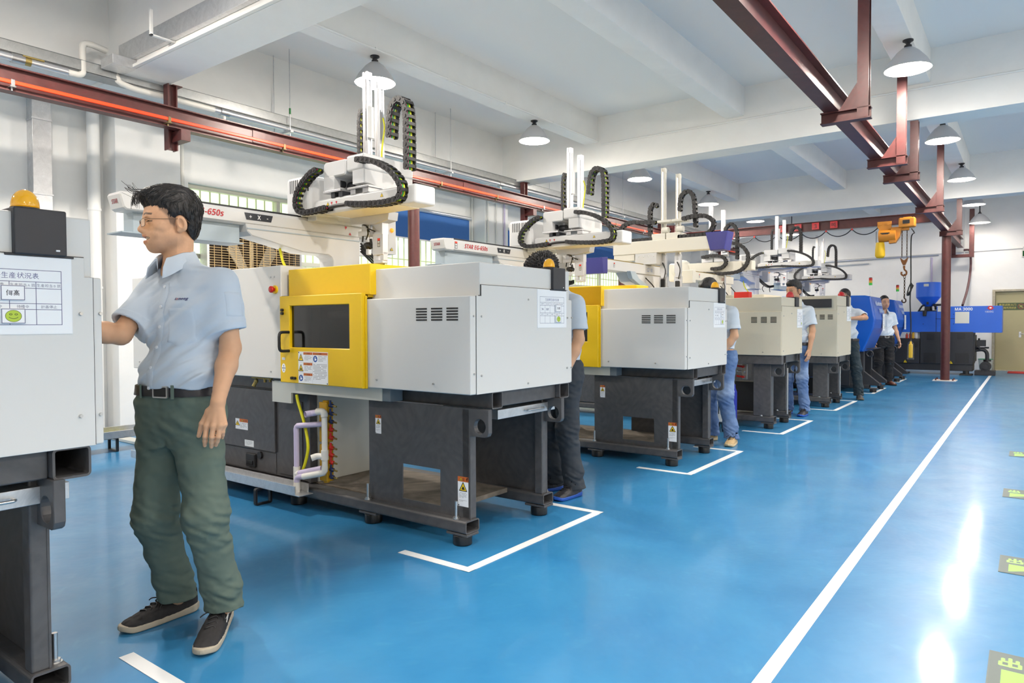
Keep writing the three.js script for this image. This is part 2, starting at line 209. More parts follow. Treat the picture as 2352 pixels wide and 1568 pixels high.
function sheetTex(cols, title, heads, vals, card, faceCol) {
  return print(640, 480, (c, w, h) => {
    c.fillStyle = '#eef1f5'; c.fillRect(0, 0, w, h); c.strokeStyle = '#3d3f66'; c.lineWidth = 3;
    const x0 = 54, x1 = 586, ys = [88, 160, 200, 294, 330, 424]; c.strokeRect(x0, ys[0], x1 - x0, ys[5] - ys[0]);
    for (const y of ys.slice(1, 5)) { c.beginPath(); c.moveTo(x0, y); c.lineTo(x1, y); c.stroke(); }
    for (let i = 1; i < cols; i++) { const x = lerp(x0, x1, i / cols); c.beginPath(); c.moveTo(x, ys[1]); c.lineTo(x, ys[5]); c.stroke(); }
    const tw = [...title].length * 38; zh(c, title, 320 - tw / 2, 106, 34, '#4a4c7a', 0.075);
    heads[0].forEach((t, i) => { const s = cols > 4 ? 16 : 19; zh(c, t, lerp(x0, x1, (i + 0.5) / cols) - [...t].length * s * 0.55, 171, s, '#7b7d92', 0.09); });
    heads[1].forEach((t, i) => { const s = cols > 4 ? 16 : 19; zh(c, t, lerp(x0, x1, (i + 0.5) / cols) - [...t].length * s * 0.55, 303, s, '#7b7d92', 0.09); });
    c.fillStyle = '#3d3f66'; c.textAlign = 'center'; c.textBaseline = 'middle'; c.font = 'bold 36px sans-serif'; vals.forEach((t, i) => c.fillText(t, lerp(x0, x1, (i + 0.5) / cols), 248));
  });
}
const H5 = [['生産機号', '生産品番', '担当A班', '生産担当', '担当表'], ['試作中', '生産中', '待機中', '計画停止', '安全']];
const H4 = [['番号', '生産品番', '生産担当A班', '生産担当B班'], ['生産中', '試作中', '待機中', '計画停止']];
for (const k of ['号']) GLYPH[k] = '3,.5 7,.5 7,3.5 3,3.5 3,.5;.6,5 9.4,5;3.4,5 3,7 7.6,7 7,10 5.6,9.6';
GLYPH['成'] = '1.4,2.4 9.6,2.4;1.6,2.4 1.4,7 .4,10;1.6,5 4.4,5 4.2,8.4 3,8.2;5.4,0 6.2,6 9.6,10;8.6,4.4 5,9.6;7.6,.4 8.8,1.6'; GLYPH['形'] = '.4,1.4 5.6,1.4;.2,4.6 5.8,4.6;2,1.4 1.8,6 .4,10;4.2,1.4 4.2,10;9.4,.4 6.6,3;9.6,3.4 6.6,6.4;9.8,6.4 6,10';
const sheetTexA = sheetTex(4, '成形機生産状況表', H4, [], null), sheetTexB = sheetTex(5, '生産機生産状況表', H5, ['7#', '50T'], null);
const nameCardTex = (t) => print(160, 120, (c, w, h) => { c.fillStyle = '#f3f4f7'; c.fillRect(0, 0, w, h); c.strokeStyle = '#4c4e70'; c.lineWidth = 5; c.strokeRect(2, 2, w - 4, h - 4); zh(c, t, 32, 38, 44, '#1b1c26', 0.1); });
const cardTex = nameCardTex('何高');
const faceTex = print(160, 120, (c, w, h) => { c.fillStyle = '#f1f2f5'; c.fillRect(0, 0, w, h); c.strokeStyle = '#4c4e70'; c.lineWidth = 5; c.strokeRect(2, 2, w - 4, h - 4); c.fillStyle = '#b4cb3e'; c.strokeStyle = '#3c4a10'; c.lineWidth = 3; c.beginPath(); c.ellipse(80, 60, 54, 48, 0, 0, 7); c.fill(); c.stroke(); c.lineWidth = 4; for (const x of [62, 98]) { c.beginPath(); c.ellipse(x, 46, 9, 6, 0, 0, 7); c.stroke(); } c.beginPath(); c.arc(80, 40, 42, 0.75, 2.4); c.stroke(); });
function letters(w, h, text, color, { px = 40, bold = true, italic = true, skew = 0, x = w / 2, family = 'sans-serif' } = {}) {
  return inked(print(w, h, (c) => { c.clearRect(0, 0, w, h); c.save(); c.translate(x, h / 2); c.transform(1, 0, italic ? -0.22 : 0, 1, 0, 0); c.fillStyle = color; c.textAlign = 'center'; c.textBaseline = 'middle'; c.font = `${bold ? 'bold ' : ''}${px}px ${family}`; c.fillText(text, 0, 0); c.restore(); }, true), 0.4, true);
}
const starMat = letters(160, 64, 'STAR', '#9c1f28', { px: 52 }), egMat = letters(420, 64, 'STAR EG-650s', '#b3202a', { px: 52 });
const axisMat = inked(print(240, 64, (c, w, h) => { c.clearRect(0, 0, w, h); c.fillStyle = '#2c3038'; c.beginPath(); c.moveTo(2, 6); c.lineTo(238, 6); c.lineTo(222, 58); c.lineTo(18, 58); c.closePath(); c.fill(); c.fillStyle = '#eef0f2'; c.font = 'bold 44px sans-serif'; c.textAlign = 'center'; c.textBaseline = 'middle'; c.fillText('+', 52, 32); c.fillText('X', 122, 32); c.fillText('-', 192, 30); }, true), 0.4, true);
const arrowMat = inked(print(64, 64, (c) => { c.clearRect(0, 0, 64, 64); c.fillStyle = '#c22a30'; c.beginPath(); c.moveTo(32, 56); c.lineTo(58, 10); c.lineTo(6, 10); c.fill(); }, true), 0.4, true);
const warnTriMat = inked(print(96, 96, (c) => { c.clearRect(0, 0, 96, 96); tri(c, 48, 54, 76, 'bolt'); }, true), 0.4, true);
const miniLabelMat = inked(print(64, 128, (c, w, h) => { c.fillStyle = '#34363c'; c.fillRect(0, 0, w, h); c.fillStyle = '#d8432e'; c.fillRect(0, 0, w, 34); c.fillStyle = '#cfd2d6'; c.fillRect(8, 42, 48, 26); c.fillRect(8, 76, 48, 44); c.fillStyle = '#34363c'; grey(c, 12, 80, 40, 38, 4, '#34363c'); }));
// ---------------------------------------------------------------- the setting
const X0 = -8.35, X1 = 9.4, Z0 = -20.8, Z1 = 4.5, YS = 4.49;
const floor = struct('floor', [new THREE.BoxGeometry(X1 - X0 + 0.6, 0.2, Z1 - Z0 + 0.6).translate((X0 + X1) / 2, -0.1, (Z0 + Z1) / 2)], M.floor);
struct('floor_side', [bx(2.6, X1 + 0.05, 0.0002, 0.004, Z0, Z1, 0)], std(rgb(206, 205, 200), 0.4, 0, { map: wallMap }));
struct('ceiling', [bx(X0 - 0.3, X1 + 0.3, YS, YS + 0.2, Z0 - 0.3, Z1 + 0.3, 0)], M.ceiling);
// left wall with two window bays
const BAYS = [[-4.5, -9.85], [-10.85, -16.2]], SILL = 0.95, HEAD = 2.96;
{
  const parts = []; let z = Z1 + 0.2;
  for (const [a, b] of BAYS) { parts.push(bx(X0 - 0.22, X0, 0, YS, a, z, 0)); parts.push(bx(X0 - 0.22, X0, 0, SILL, b, a, 0), bx(X0 - 0.22, X0, HEAD, YS, b, a, 0)); z = b; }
  parts.push(bx(X0 - 0.22, X0, 0, YS, Z0 - 0.2, z, 0));
  struct('wall_left', parts, M.wall);
  struct('wall_far', [bx(X0 - 0.2, -0.74, 0, YS, Z0 - 0.22, Z0, 0), bx(0.36, X1 + 0.2, 0, YS, Z0 - 0.22, Z0, 0), bx(-0.74, 0.36, 1.98, YS, Z0 - 0.22, Z0, 0)], M.wall);
  struct('wall_right', [bx(X1, X1 + 0.2, 0, YS, Z0, Z1, 0)], M.wall);
  struct('wall_back', [bx(X0 - 0.2, X1 + 0.2, 0, YS, Z1, Z1 + 0.2, 0)], M.wall);
}
for (const [z0, z1] of [[-4.25, -3.52], [-10.65, -9.95], [-17.1, -16.4], [-20.8, -20.35]]) struct('wall_column', [bx(X0 - 0.05, -8.05, 0, YS, z0, z1, 0.008)], M.wall);
struct('ceiling_girder', [bx(X0 - 0.05, -7.5, 3.72, YS + 0.05, Z0, Z1, 0.006)], M.wall);
for (const z of [-3.24, -9.77, -16.45, 3.2]) struct('ceiling_beam', [bx(-8.2, X1, 3.67, YS + 0.05, z - 0.42, z, 0.006)], M.wall);
for (const [x0, x1] of [[-5.82, -5.58], [-3.5, -3.24], [-1.27, -1.0], [1.05, 1.3], [3.3, 3.55], [5.6, 5.85], [7.9, 8.15]]) struct('ceiling_joist', [bx(x0, x1, 4.09, YS + 0.05, Z0, Z1, 0.005)], M.wall);
// windows: frame, panes, the upright bars outside
const barMat = std(rgb(226, 226, 206), 0.5), frameMat = std(rgb(196, 196, 182), 0.4, 0.3);
const glassMat = new THREE.MeshPhysicalMaterial({ color: rgb(236, 246, 226), roughness: 0.12, transmission: 1, thickness: 0 });
BAYS.forEach(([a, b], w) => {
  const cols = 4, xs = X0 - 0.12, W = (a - b) / cols, mid = 2.07;
  const fr = [bx(xs - 0.04, xs + 0.05, HEAD - 0.05, HEAD, b, a), bx(xs - 0.04, xs + 0.05, SILL, SILL + 0.05, b, a), bx(xs - 0.04, xs + 0.045, mid - 0.03, mid + 0.03, b, a)];
  for (let i = 0; i <= cols; i++) { const z = clamp(b + i * W, b + 0.03, a - 0.03); fr.push(bx(xs - 0.035, xs + 0.04, SILL, HEAD, z - 0.03, z + 0.03)); }
  const win = struct(`window_${w + 1}`, fr, frameMat);
  struct('window_sill', [bx(X0 - 0.02, X0 + 0.06, SILL - 0.04, SILL, b - 0.05, a + 0.05)], M.wall, win);
  for (let i = 0; i < cols; i++) for (const [y0, y1] of [[SILL + 0.05, mid - 0.03], [mid + 0.03, HEAD - 0.05]]) {
    struct('pane', [new THREE.PlaneGeometry(W - 0.06, y1 - y0).rotateY(Math.PI / 2).translate(xs, (y0 + y1) / 2, b + (i + 0.5) * W)], glassMat, win);
  }
  const barGeo = boxUV(clean(bx(-0.008, 0.008, SILL, HEAD, -0.008, 0.008, 0))), n = Math.round((a - b) / 0.135);
  for (let i = 1; i < n; i++) { const m = struct('security_bar', barGeo, barMat, win); m.position.set(xs - 0.09, 0, b + (a - b) * i / n); }
  for (const y of [1.4, 1.8, 2.3, 2.72]) struct('security_rail', [bx(xs - 0.1, xs - 0.08, y - 0.008, y + 0.008, b, a, 0)], barMat, win);
});
// steel door in the far wall
{
  const doorPaint = std(rgb(186, 178, 138), 0.5, 0, { map: wallMap }), frM = std(rgb(190, 182, 160), 0.4, 0.3, { map: steelMap });
  const d = struct('door_1', [bx(-0.7, 0.32, 0.02, 1.94, Z0 - 0.12, Z0 - 0.07, 0.003)], doorPaint);
  struct('door_frame', [bx(-0.76, -0.7, 0, 1.99, Z0 - 0.16, Z0 + 0.03), bx(0.32, 0.38, 0, 1.99, Z0 - 0.16, Z0 + 0.03), bx(-0.7, 0.32, 1.94, 1.99, Z0 - 0.16, Z0 + 0.03), bx(-0.76, 0.38, -0.01, 0.022, Z0 - 0.16, Z0 + 0.02)], frM, d);
  struct('handle', [rod([-0.2, 0.91, Z0 - 0.07], [-0.2, 0.91, Z0 - 0.02], 0.012), rod([-0.2, 0.91, Z0 - 0.02], [-0.08, 0.9, Z0 - 0.02], 0.01), bx(-0.225, -0.175, 0.82, 0.96, Z0 - 0.075, Z0 - 0.062)], M.steel, d);
  const tex = print(640, 210, (c, w, h) => { c.fillStyle = '#3a4b30'; c.fillRect(0, 0, w, h); c.strokeStyle = '#5d6b3c'; c.lineWidth = 8; c.strokeRect(8, 8, w - 16, h - 16); zh(c, '常闭式防火门', 40, 30, 58, '#b8ab56', 0.12, 1.15); zh(c, '请保持关闭状态', 24, 116, 54, '#b8ab56', 0.12, 1.1); c.strokeStyle = '#9c3a2c'; c.lineWidth = 12; c.beginPath(); c.arc(540, 106, 68, 0, 7); c.stroke(); zh(c, '开', 504, 70, 72, '#b8ab56', 0.12); c.beginPath(); c.moveTo(492, 58); c.lineTo(588, 154); c.stroke(); });
  decal('door_sign', inked(tex), 0.56, 0.18, [-0.38, 1.575, Z0 - 0.067], 'z', d);
}
tag(mesh('door_mat', [bx(-0.42, 0.5, 0.001, 0.016, -20.5, -19.85, 0.004)], std(rgb(176, 44, 38), 0.9)), 'red rubber mat lying on the floor in front of the steel door', 'mat');
{
  const s = thing('exit_sign', 'green exit light with two round spot lamps high on the far wall', 'exit sign', [-0.02, 2.84, Z0]);
  mesh('housing', [cb(0, 0, 0.03, 0.34, 0.17, 0.06, 0.01)], std(rgb(214, 214, 210), 0.4), s);
  const t = print(256, 112, (c, w, h) => { c.fillStyle = '#0e3a1c'; c.fillRect(0, 0, w, h); zh(c, '安全出口', 26, 14, 40, '#39e06a', 0.12, 1.3); c.fillStyle = '#39e06a'; c.font = 'bold 34px sans-serif'; c.textAlign = 'center'; c.fillText('EXIT', 128, 98); });
  decal('lit_face', new THREE.MeshStandardMaterial({ map: t, emissiveMap: t, emissive: new THREE.Color(1, 1, 1), emissiveIntensity: 0.8 }), 0.3, 0.13, [0, 0, 0.0605], 'z', s);
  for (const x of [-0.11, 0.11]) mesh('spot_lamp', [lathe([[0, 0], [0.035, 0.002], [0.045, 0.03], [0.042, 0.034], [0, 0.02]], [0, 0, 0], 18).rotateX(Math.PI / 2).translate(x, 0.13, 0.03)], std(rgb(206, 206, 206), 0.3), s);
}
// tapes on the floor
function tapeBox(zn, zf, xr, xl, label) {
  const w = 0.052, g = [bx(xr - w, xr, 0.0005, 0.0022, zf, zn, 0), bx(xl, xr, 0.0005, 0.002, zn - w, zn, 0), bx(xl, xr, 0.0005, 0.002, zf, zf + w, 0)];
  return tag(mesh('floor_marking_tape', g, M.tape), label, 'floor tape', 'white tape outlines round the machine feet');
}
tapeBox(0.13, -1.178, -2.18, -2.62, 'white corner tape on the blue floor beside the nearest worker\'s left shoe');
tapeBox(-2.53, -3.852, -2.158, -2.646, 'white U-shaped tape round the feet of the first complete machine');
tapeBox(-5.2, -6.455, -2.13, -2.607, 'white tape round the feet of the second machine with yellow hood');
tapeBox(-7.67, -8.975, -2.11, -2.555, 'white tape round the posts of the nearer cream machine');
tapeBox(-10.15, -11.6, -2.097, -2.5, 'white tape round the posts of the farther cream machine');
tapeBox(-12.94, -14.21, -2.09, -2.53, 'white tape corner in front of the nearer royal blue machine');
tapeBox(-15.67, -16.75, -2.08, -2.5, 'short white tape line by the farther royal blue machine');
tag(mesh('floor_marking_tape', [bx(-0.73, -0.678, 0.0005, 0.002, -20.28, 4, 0)], M.tape), 'long straight white tape line along the walking aisle', 'floor tape');
// dark stickers with luminous green marks along the aisle
const stickerTex = print(256, 256, (c, w, h) => {
  c.fillStyle = '#5d6866'; c.fillRect(0, 0, w, h); zh(c, '出口', 20, 34, 62, '#9be06a', 0.17, 1.5); c.fillStyle = '#96e45e'; c.beginPath(); c.moveTo(30, 128); c.lineTo(250, 128); c.lineTo(250, 166); c.lineTo(130, 166); c.lineTo(30, 236); c.closePath(); c.fill();
});
const stickerMat = inked(stickerTex, 0.5);
[[-0.105, -2.9, 'nearest'], [-0.11, -4.19, 'second'], [-0.14, -5.95, 'third'], [-0.14, -7.75, 'farthest']].forEach(([x, z, which]) => {
  const s = tag(mesh('floor_sticker', [bx(x, x + 0.3, 0.0006, 0.002, z - 0.15, z + 0.15, 0)], std(rgb(98, 108, 106), 0.5)), `dark floor sticker with luminous green marks, ${which} of the row at right`, 'floor sticker', 'luminous stickers in the aisle');
  const d = decal('print', stickerMat, 0.29, 0.29, [x + 0.15, 0.0026, z], 'y', s);
});
// ---------------------------------------------------------------- injection moulding machines (origin: foot of the aisle end, +x to the aisle, +z to the camera's side)
const boltGeo = (x, y, z, ax, r = 0.006) => ax === 'x' ? rod([x, y, z], [x + 0.007, y, z], r, r * 0.8, 8) : rod([x, y, z], [x, y, z + 0.007], r, r * 0.8, 8);
function lug(m, z, x0, x1, mat) { return mesh('lifting_lug', [ext([[x0, 0.745], [x0, 0.595], [x1 - 0.025, 0.595], [x1 - 0.008, 0.603], [x1, 0.62], [x1, 0.745]], 'z', z - 0.016, z + 0.016, { holes: [circ((x0 + x1) / 2 + 0.004, 0.652, 0.04)], bevel: 0.002 })], mat, m); }
function foot(m, x, z) { const f = mesh('levelling_foot', [lathe([[0, 0], [0.05, 0], [0.053, 0.006], [0.053, 0.05], [0.046, 0.056], [0, 0.056]], [x, 0.0005, z], 24)], M.rubber, m); mesh('foot_plate', [cb(x, 0.064, z, 0.15, 0.014, 0.1, 0.003)], M.dark, f); return f; }
function anchorBolt(m, x, y, z) { mesh('anchor_bolt', [rod([x, y, z], [x, y + 0.095, z], 0.0085, 0.0085, 10), rod([x, y, z], [x, y + 0.012, z], 0.017, 0.017, 6), rod([x, y - 0.001, z], [x, y + 0.004, z], 0.021, 0.021, 14)], M.steel, m); }
const slotMat = std(rgb(30, 30, 32), 0.7);
function vents(m, xs, w, y0, y1, z, n = 5) { for (const x of xs) { const g = []; for (let i = 0; i < n; i++) { const y = lerp(y0 + 0.004, y1 - 0.004, i / (n - 1)); g.push(bx(x, x + w, y - 0.0042, y + 0.0042, z - 0.004, z + 0.0012, 0)); } mesh('vent_slots', g, slotMat, m); } }
const sign = (m, tex, x0, x1, y0, y1, z, face = 'z', n = 'warning_label') => mesh(n, [bx(x0, x1, y0, y1, z - 0.0005, z + 0.0012, 0)], M.sheet, m) && decal(n + '_print', inked(tex), x1 - x0, y1 - y0, [(x0 + x1) / 2, (y0 + y1) / 2, z + 0.0016], face, m.children[m.children.length - 1]);
const doorSign = inked(doorSignTex), tallSign = inked(tallSignTex), wideSign = inked(wideSignTex), plateSign = inked(plateTex), roundSign = inked(roundTex, 0.4, true);
const label = (m, name, mat, x0, x1, y0, y1, z) => decal(name, mat, x1 - x0, y1 - y0, [(x0 + x1) / 2, (y0 + y1) / 2, z], 'z', m);

function whiteMachine(name, text) {
  const m = thing(name, text, 'machine', [0, 0, 0], 0, 'white injection moulding machines with yellow doors');
  // clamp housing at the aisle end
  const cover = mesh('clamp_cover', [bx(-0.815, -0.002, 0.832, 1.346, -0.49, 0.495, 0.006), bx(-0.83, -0.004, 1.34, 1.524, -0.463, 0.416, 0.006)], M.white, m);
  const endPanel = mesh('end_panel', [ext([[-0.463, 0.832], [0.448, 0.832], [0.448, 1.346], [0.408, 1.346], [0.408, 1.404], [-0.44, 1.404], [-0.44, 1.346], [-0.463, 1.346]], 'x', -0.002, 0.003, { bevel: 0.0012 })], M.white, m);
  mesh('panel_gap', [bx(-0.003, -0.0008, 1.404, 1.4065, -0.44, 0.41, 0), bx(-0.003, 0.0005, 1.346, 1.406, 0.4085, 0.412, 0), bx(-0.003, 0.0005, 1.34, 1.35, 0.41, 0.428, 0), bx(-0.003, -0.0008, 0.834, 1.346, 0.4485, 0.4505, 0), bx(-0.003, -0.0008, 0.834, 1.346, -0.4655, -0.4635, 0), bx(-0.003, -0.0008, 1.338, 1.3465, -0.463, -0.442, 0)], slotMat, m);
  vents(m, [-0.387, -0.275, -0.164], 0.08, 1.218, 1.286, 0.4955);
  const bolts = [];
  for (const [z, y] of [[-0.012, 1.337], [0.41, 1.239], [0.412, 0.929], [-0.007, 0.86], [-0.427, 1.235], [-0.422, 0.926]]) bolts.push(boltGeo(0.003, y, z, 'x'));
  for (const [z, y] of [[-0.484, 1.236], [-0.48, 0.925], [0.468, 1.24], [0.466, 0.94]]) bolts.push(boltGeo(-0.002, y, z, 'x'));
  for (const [x, y] of [[-0.705, 0.882], [-0.26, 0.879], [-3.55, 0.9], [-1.73, 0.89], [-3.52, 1.47], [-3.52, 1.12], [-1.68, 1.515], [-1.72, 1.515]]) bolts.push(boltGeo(x, y, 0.495, 'z'));
  mesh('bolt_heads', bolts, M.steel, m, { kind: 'stuff' });
  const lb = mesh('beacon_box', [bx(-0.16, 0.016, 1.402, 1.536, -0.39, -0.256, 0.005), bx(-0.02, 0.008, 1.398, 1.405, -0.41, -0.235, 0.001)], M.darker, m);
  mesh('indicator', [cb(0.0165, 1.418, -0.365, 0.003, 0.005, 0.011, 0.001)], std(rgb(240, 240, 240), 0.3), lb);
  // yellow sliding door with its window, and the yellow hood above
  const dx0 = -1.572, dx1 = -0.787, door = mesh('sliding_door', [ext([[dx0, 0.83], [dx1, 0.828], [dx1, 1.381], [dx0, 1.381]], 'z', 0.5, 0.535, { holes: [[[-1.469, 1.056], [-0.897, 1.056], [-0.897, 1.318], [-1.469, 1.318]]], bevel: 0.004 }), bx(-0.815, -0.778, 0.826, 1.366, 0.497, 0.512, 0.003)], M.yellow, m);
  mesh('door_pane', [bx(-1.475, -0.89, 1.05, 1.324, 0.514, 0.516, 0)], M.smoked, door);
  mesh('pane_rail', [bx(-1.468, -0.898, 1.305, 1.318, 0.506, 0.512, 0)], M.sheet, door);
  mesh('door_handle', [tube([[-1.476, 1.152, 0.535], [-1.476, 1.152, 0.585], [-1.476, 1.146, 0.602], [-1.476, 1.125, 0.607], [-1.476, 1.06, 0.607], [-1.476, 1.039, 0.602], [-1.476, 1.033, 0.585], [-1.476, 1.033, 0.535]], 0.0095, 30, 10, 0.2)], M.black, door);
  for (const [x, y] of [[-1.535, 1.293], [-1.535, 1.272], [-1.44, 0.862], [-1.412, 0.862]]) mesh('door_buffer', [rod([x, y, 0.535], [x, y, 0.55], 0.0095)], M.black, door);
  const ds = mesh('warning_plate', [bx(-1.38, -1.09, 0.834, 1.032, 0.5345, 0.5365, 0)], M.sheet, door); decal('warning_print', doorSign, 0.288, 0.196, [-1.235, 0.933, 0.5372], 'z', door);
  decal('round_label', roundSign, 0.042, 0.06, [-1.533, 0.922, 0.5364], 'z', door); label(door, 'small_label', plateSign, -1.55, -1.516, 0.974, 0.99, 0.5364);
  mesh('yellow_hood', [ext([[dx0 - 0.003, 1.375], [dx1 - 0.005, 1.375], [dx1 - 0.005, 1.556], [dx0 - 0.003, 1.556]], 'z', -0.44, 0.463, { holes: [[[dx0 + 0.02, 1.36], [dx1 - 0.03, 1.36], [dx1 - 0.03, 1.53], [dx0 + 0.02, 1.53]]], bevel: 0.004 }), bx(dx0, dx1 - 0.008, 1.375, 1.55, 0.44, 0.463, 0.003), bx(dx0, dx1 + 0.012, 1.53, 1.592, -0.46, -0.2, 0.01, 2)], M.yellow, m);
  const in1 = mesh('platen', [bx(-0.88, -0.82, 0.86, 1.34, -0.3, 0.3), bx(-1.56, -1.46, 0.86, 1.34, -0.3, 0.3), bx(-1.16, -1.05, 0.88, 1.33, -0.28, 0.28)], std(rgb(96, 92, 88), 0.5, 0.3), m);
  mesh('tie_bar', [-0.22, 0.22].flatMap((z) => [0.94, 1.26].map((y) => rod([-1.56, y, z], [-0.82, y, z], 0.028, 0.028, 14))), M.steel, in1);
  mesh('far_guard', [bx(-1.56, -0.8, 0.832, 1.376, -0.49, -0.47)], M.yellow, m);
  // injection housing at the wall end
  mesh('injection_cover', [bx(-3.66, -1.612, 0.845, 1.586, -0.49, 0.495, 0.006)], M.white, m);
  mesh('cover_joint', [bx(-1.61, -1.576, 1.382, 1.5, 0.3, 0.44), bx(-1.61, -1.57, 1.37, 1.386, 0.35, 0.494, 0.001)], M.black, m);
  const es = mesh('emergency_stop', [rod([-1.67, 1.43, 0.494], [-1.67, 1.43, 0.506], 0.028, 0.027, 22)], M.yellow, m);
  mesh('red_button', [lathe([[0, 0], [0.012, 0], [0.012, 0.014], [0.022, 0.016], [0.022, 0.027], [0.017, 0.032], [0, 0.033]], [0, 0, 0], 22).rotateX(Math.PI / 2).translate(-1.67, 1.43, 0.506)], M.red, es);
  mesh('drip_rail', [ext([[-1.797, 0.682], [-1.587, 0.682], [-1.587, 0.752], [-0.72, 0.752], [-0.72, 0.83], [-1.797, 0.82]], 'z', 0.43, 0.444), bx(-1.78, -0.725, 0.812, 0.824, 0.36, 0.44, 0.001)], M.sheet, m);
  mesh('rail_end', [bx(-0.72, -0.655, 0.752, 0.836, 0.34, 0.44, 0.003)], std(rgb(112, 122, 130), 0.4, 0.2), m);
  // base
  const frame = mesh('base_frame', [boxTube('x', -3.6, -0.1, -0.42, -0.31, 0.073, 0.142), boxTube('x', -3.6, -0.1, 0.31, 0.425, 0.073, 0.142), boxTube('x', -3.6, 0, 0.226, 0.32, 0.741, 0.835), boxTube('x', -3.6, 0, -0.45, -0.345, 0.741, 0.835), bx(-0.09, -0.03, 0.745, 0.833, -0.345, 0.226, 0.006), bx(-3.6, -0.6, 0.76, 0.83, -0.34, 0.22, 0.004)], M.dark, m);
  for (const z of [0.345, -0.345]) mesh('post', [bx(-0.172, -0.112, 0.14, 0.745, z - 0.027, z + 0.027, 0.008, 2), ], M.dark, frame);
  mesh('leg_panel', [ext([[-0.915, 0.142], [-0.11, 0.142], [-0.11, 0.744], [-0.915, 0.744]], 'z', 0.364, 0.372, { holes: [[[-0.63, 0.183], [-0.33, 0.183], [-0.33, 0.388], [-0.63, 0.388]]] })], M.dark, m);
  mesh('leg_panel', [bx(-0.915, -0.11, 0.142, 0.744, -0.372, -0.364, 0.001)], M.dark, m);
  lug(m, 0.356, -0.112, 0.016, M.dark); lug(m, -0.356, -0.112, 0.016, M.dark);
  for (const x of [-0.17, -0.885, -1.62, -3.3]) { foot(m, x, 0.37); foot(m, x, -0.365); }
  for (const x of [-0.19, -0.9]) { anchorBolt(m, x, 0.142, 0.398); anchorBolt(m, x + 0.05, 0.142, -0.39); }
  mesh('floor_pan', [bx(-3.6, -0.38, 0.118, 0.148, -0.312, 0.312, 0.002)], M.dust, m);
  mesh('end_sheet', [bx(-1.512, -1.5, 0.15, 0.755, -0.3, 0.3, 0.001)], M.sheet, m);
  const cab = mesh('base_cabinet', [bx(-3.6, -1.512, 0.149, 0.836, -0.34, 0.345, 0.005), bx(-1.862, -1.602, 0.17, 0.68, 0.345, 0.353, 0.002), bx(-1.535, -1.508, 0.15, 0.75, 0.3, 0.358, 0.003), bx(-3.58, -1.9, 0.16, 0.3, 0.345, 0.35, 0.002)], M.dark, m);
  mesh('cabinet_door', [bx(-2.95, -1.895, 0.31, 0.742, 0.345, 0.362, 0.004)], M.dark, cab); mesh('door_strip', [bx(-3.4, -1.82, 0.744, 0.752, 0.345, 0.356, 0.001)], M.black, cab);
  label(cab, 'warning_label', wideSign, -2.378, -2.22, 0.438, 0.515, 0.3628); label(cab, 'rating_plate', plateSign, -2.262, -2.148, 0.322, 0.368, 0.3628);
  mesh('power_socket', [bx(-2.243, -2.13, 0.178, 0.275, 0.35, 0.372, 0.008), rod([-2.08, 0.272, 0.35], [-2.08, 0.272, 0.366], 0.026, 0.026, 20)], M.black, cab);
  mesh('power_socket_cap', [bx(-2.225, -2.15, 0.195, 0.225, 0.372, 0.377, 0.002)], M.rubber, cab);
  label(m, 'warning_label', tallSign, -0.857, -0.806, 0.544, 0.655, 0.3728); label(m, 'warning_label', tallSign, -0.2, -0.124, 0.206, 0.369, 0.3728);
  const dr = mesh('slide_tray', [bx(-0.5, -0.085, 0.663, 0.716, -0.42, 0.16, 0.002)], M.zinc, m); mesh('tray_handle', [tube([[-0.085, 0.69, -0.1], [-0.06, 0.69, -0.1], [-0.06, 0.69, -0.27], [-0.085, 0.69, -0.27]], 0.005, 14, 6, 0.1)], M.steel, dr);
  // cooling water: manifolds, hose tails, white pipes, yellow hose
  for (const [y0, y1, hot] of [[0.45, 0.705, 0], [0.2, 0.435, 1]]) {
    const mf = mesh('water_manifold', [bx(-1.34, -1.265, y0, y1, 0.36, 0.415, 0.006), rod([-1.3, y0 - 0.01, 0.39], [-1.3, y1 + 0.01, 0.39], 0.02)], M.manifold, m);
    for (let i = 0; i < 5; i++) { const y = lerp(y0 + 0.03, y1 - 0.02, i / 4); mesh('valve', [rod([-1.265, y, 0.388], [-1.235, y, 0.388], 0.012), ball(-1.245, y, 0.39, 0.014), bx(-1.25, -1.238, y, y + 0.035, 0.395, 0.405, 0.002)], (i < 2) === !hot ? M.red : std(rgb(30, 44, 90), 0.4), mf); mesh('hose_tail', [rod([-1.235, y, 0.388], [-1.2, y - 0.004, 0.388], 0.006)], M.brass, mf); }
  }
  const pv = mesh('water_pipe', [rod([-1.5, 0.21, 0.47], [-1.5, 0.5, 0.47], 0.018), tube([[-1.5, 0.5, 0.47], [-1.5, 0.53, 0.47], [-1.488, 0.546, 0.468], [-1.46, 0.55, 0.464], [-1.28, 0.57, 0.43]], 0.018, 20, 10, 0.4), tube([[-1.46, 0.19, 0.5], [-1.455, 0.215, 0.5], [-1.43, 0.228, 0.5], [-1.4, 0.232, 0.495]], 0.018, 12, 10), rod([-1.46, 0.245, 0.48], [-1.28, 0.29, 0.44], 0.018), tube([[-1.3, 0.645, 0.46], [-1.33, 0.64, 0.48], [-1.34, 0.636, 0.52]], 0.02, 10, 10)], M.pvcLilac, m);
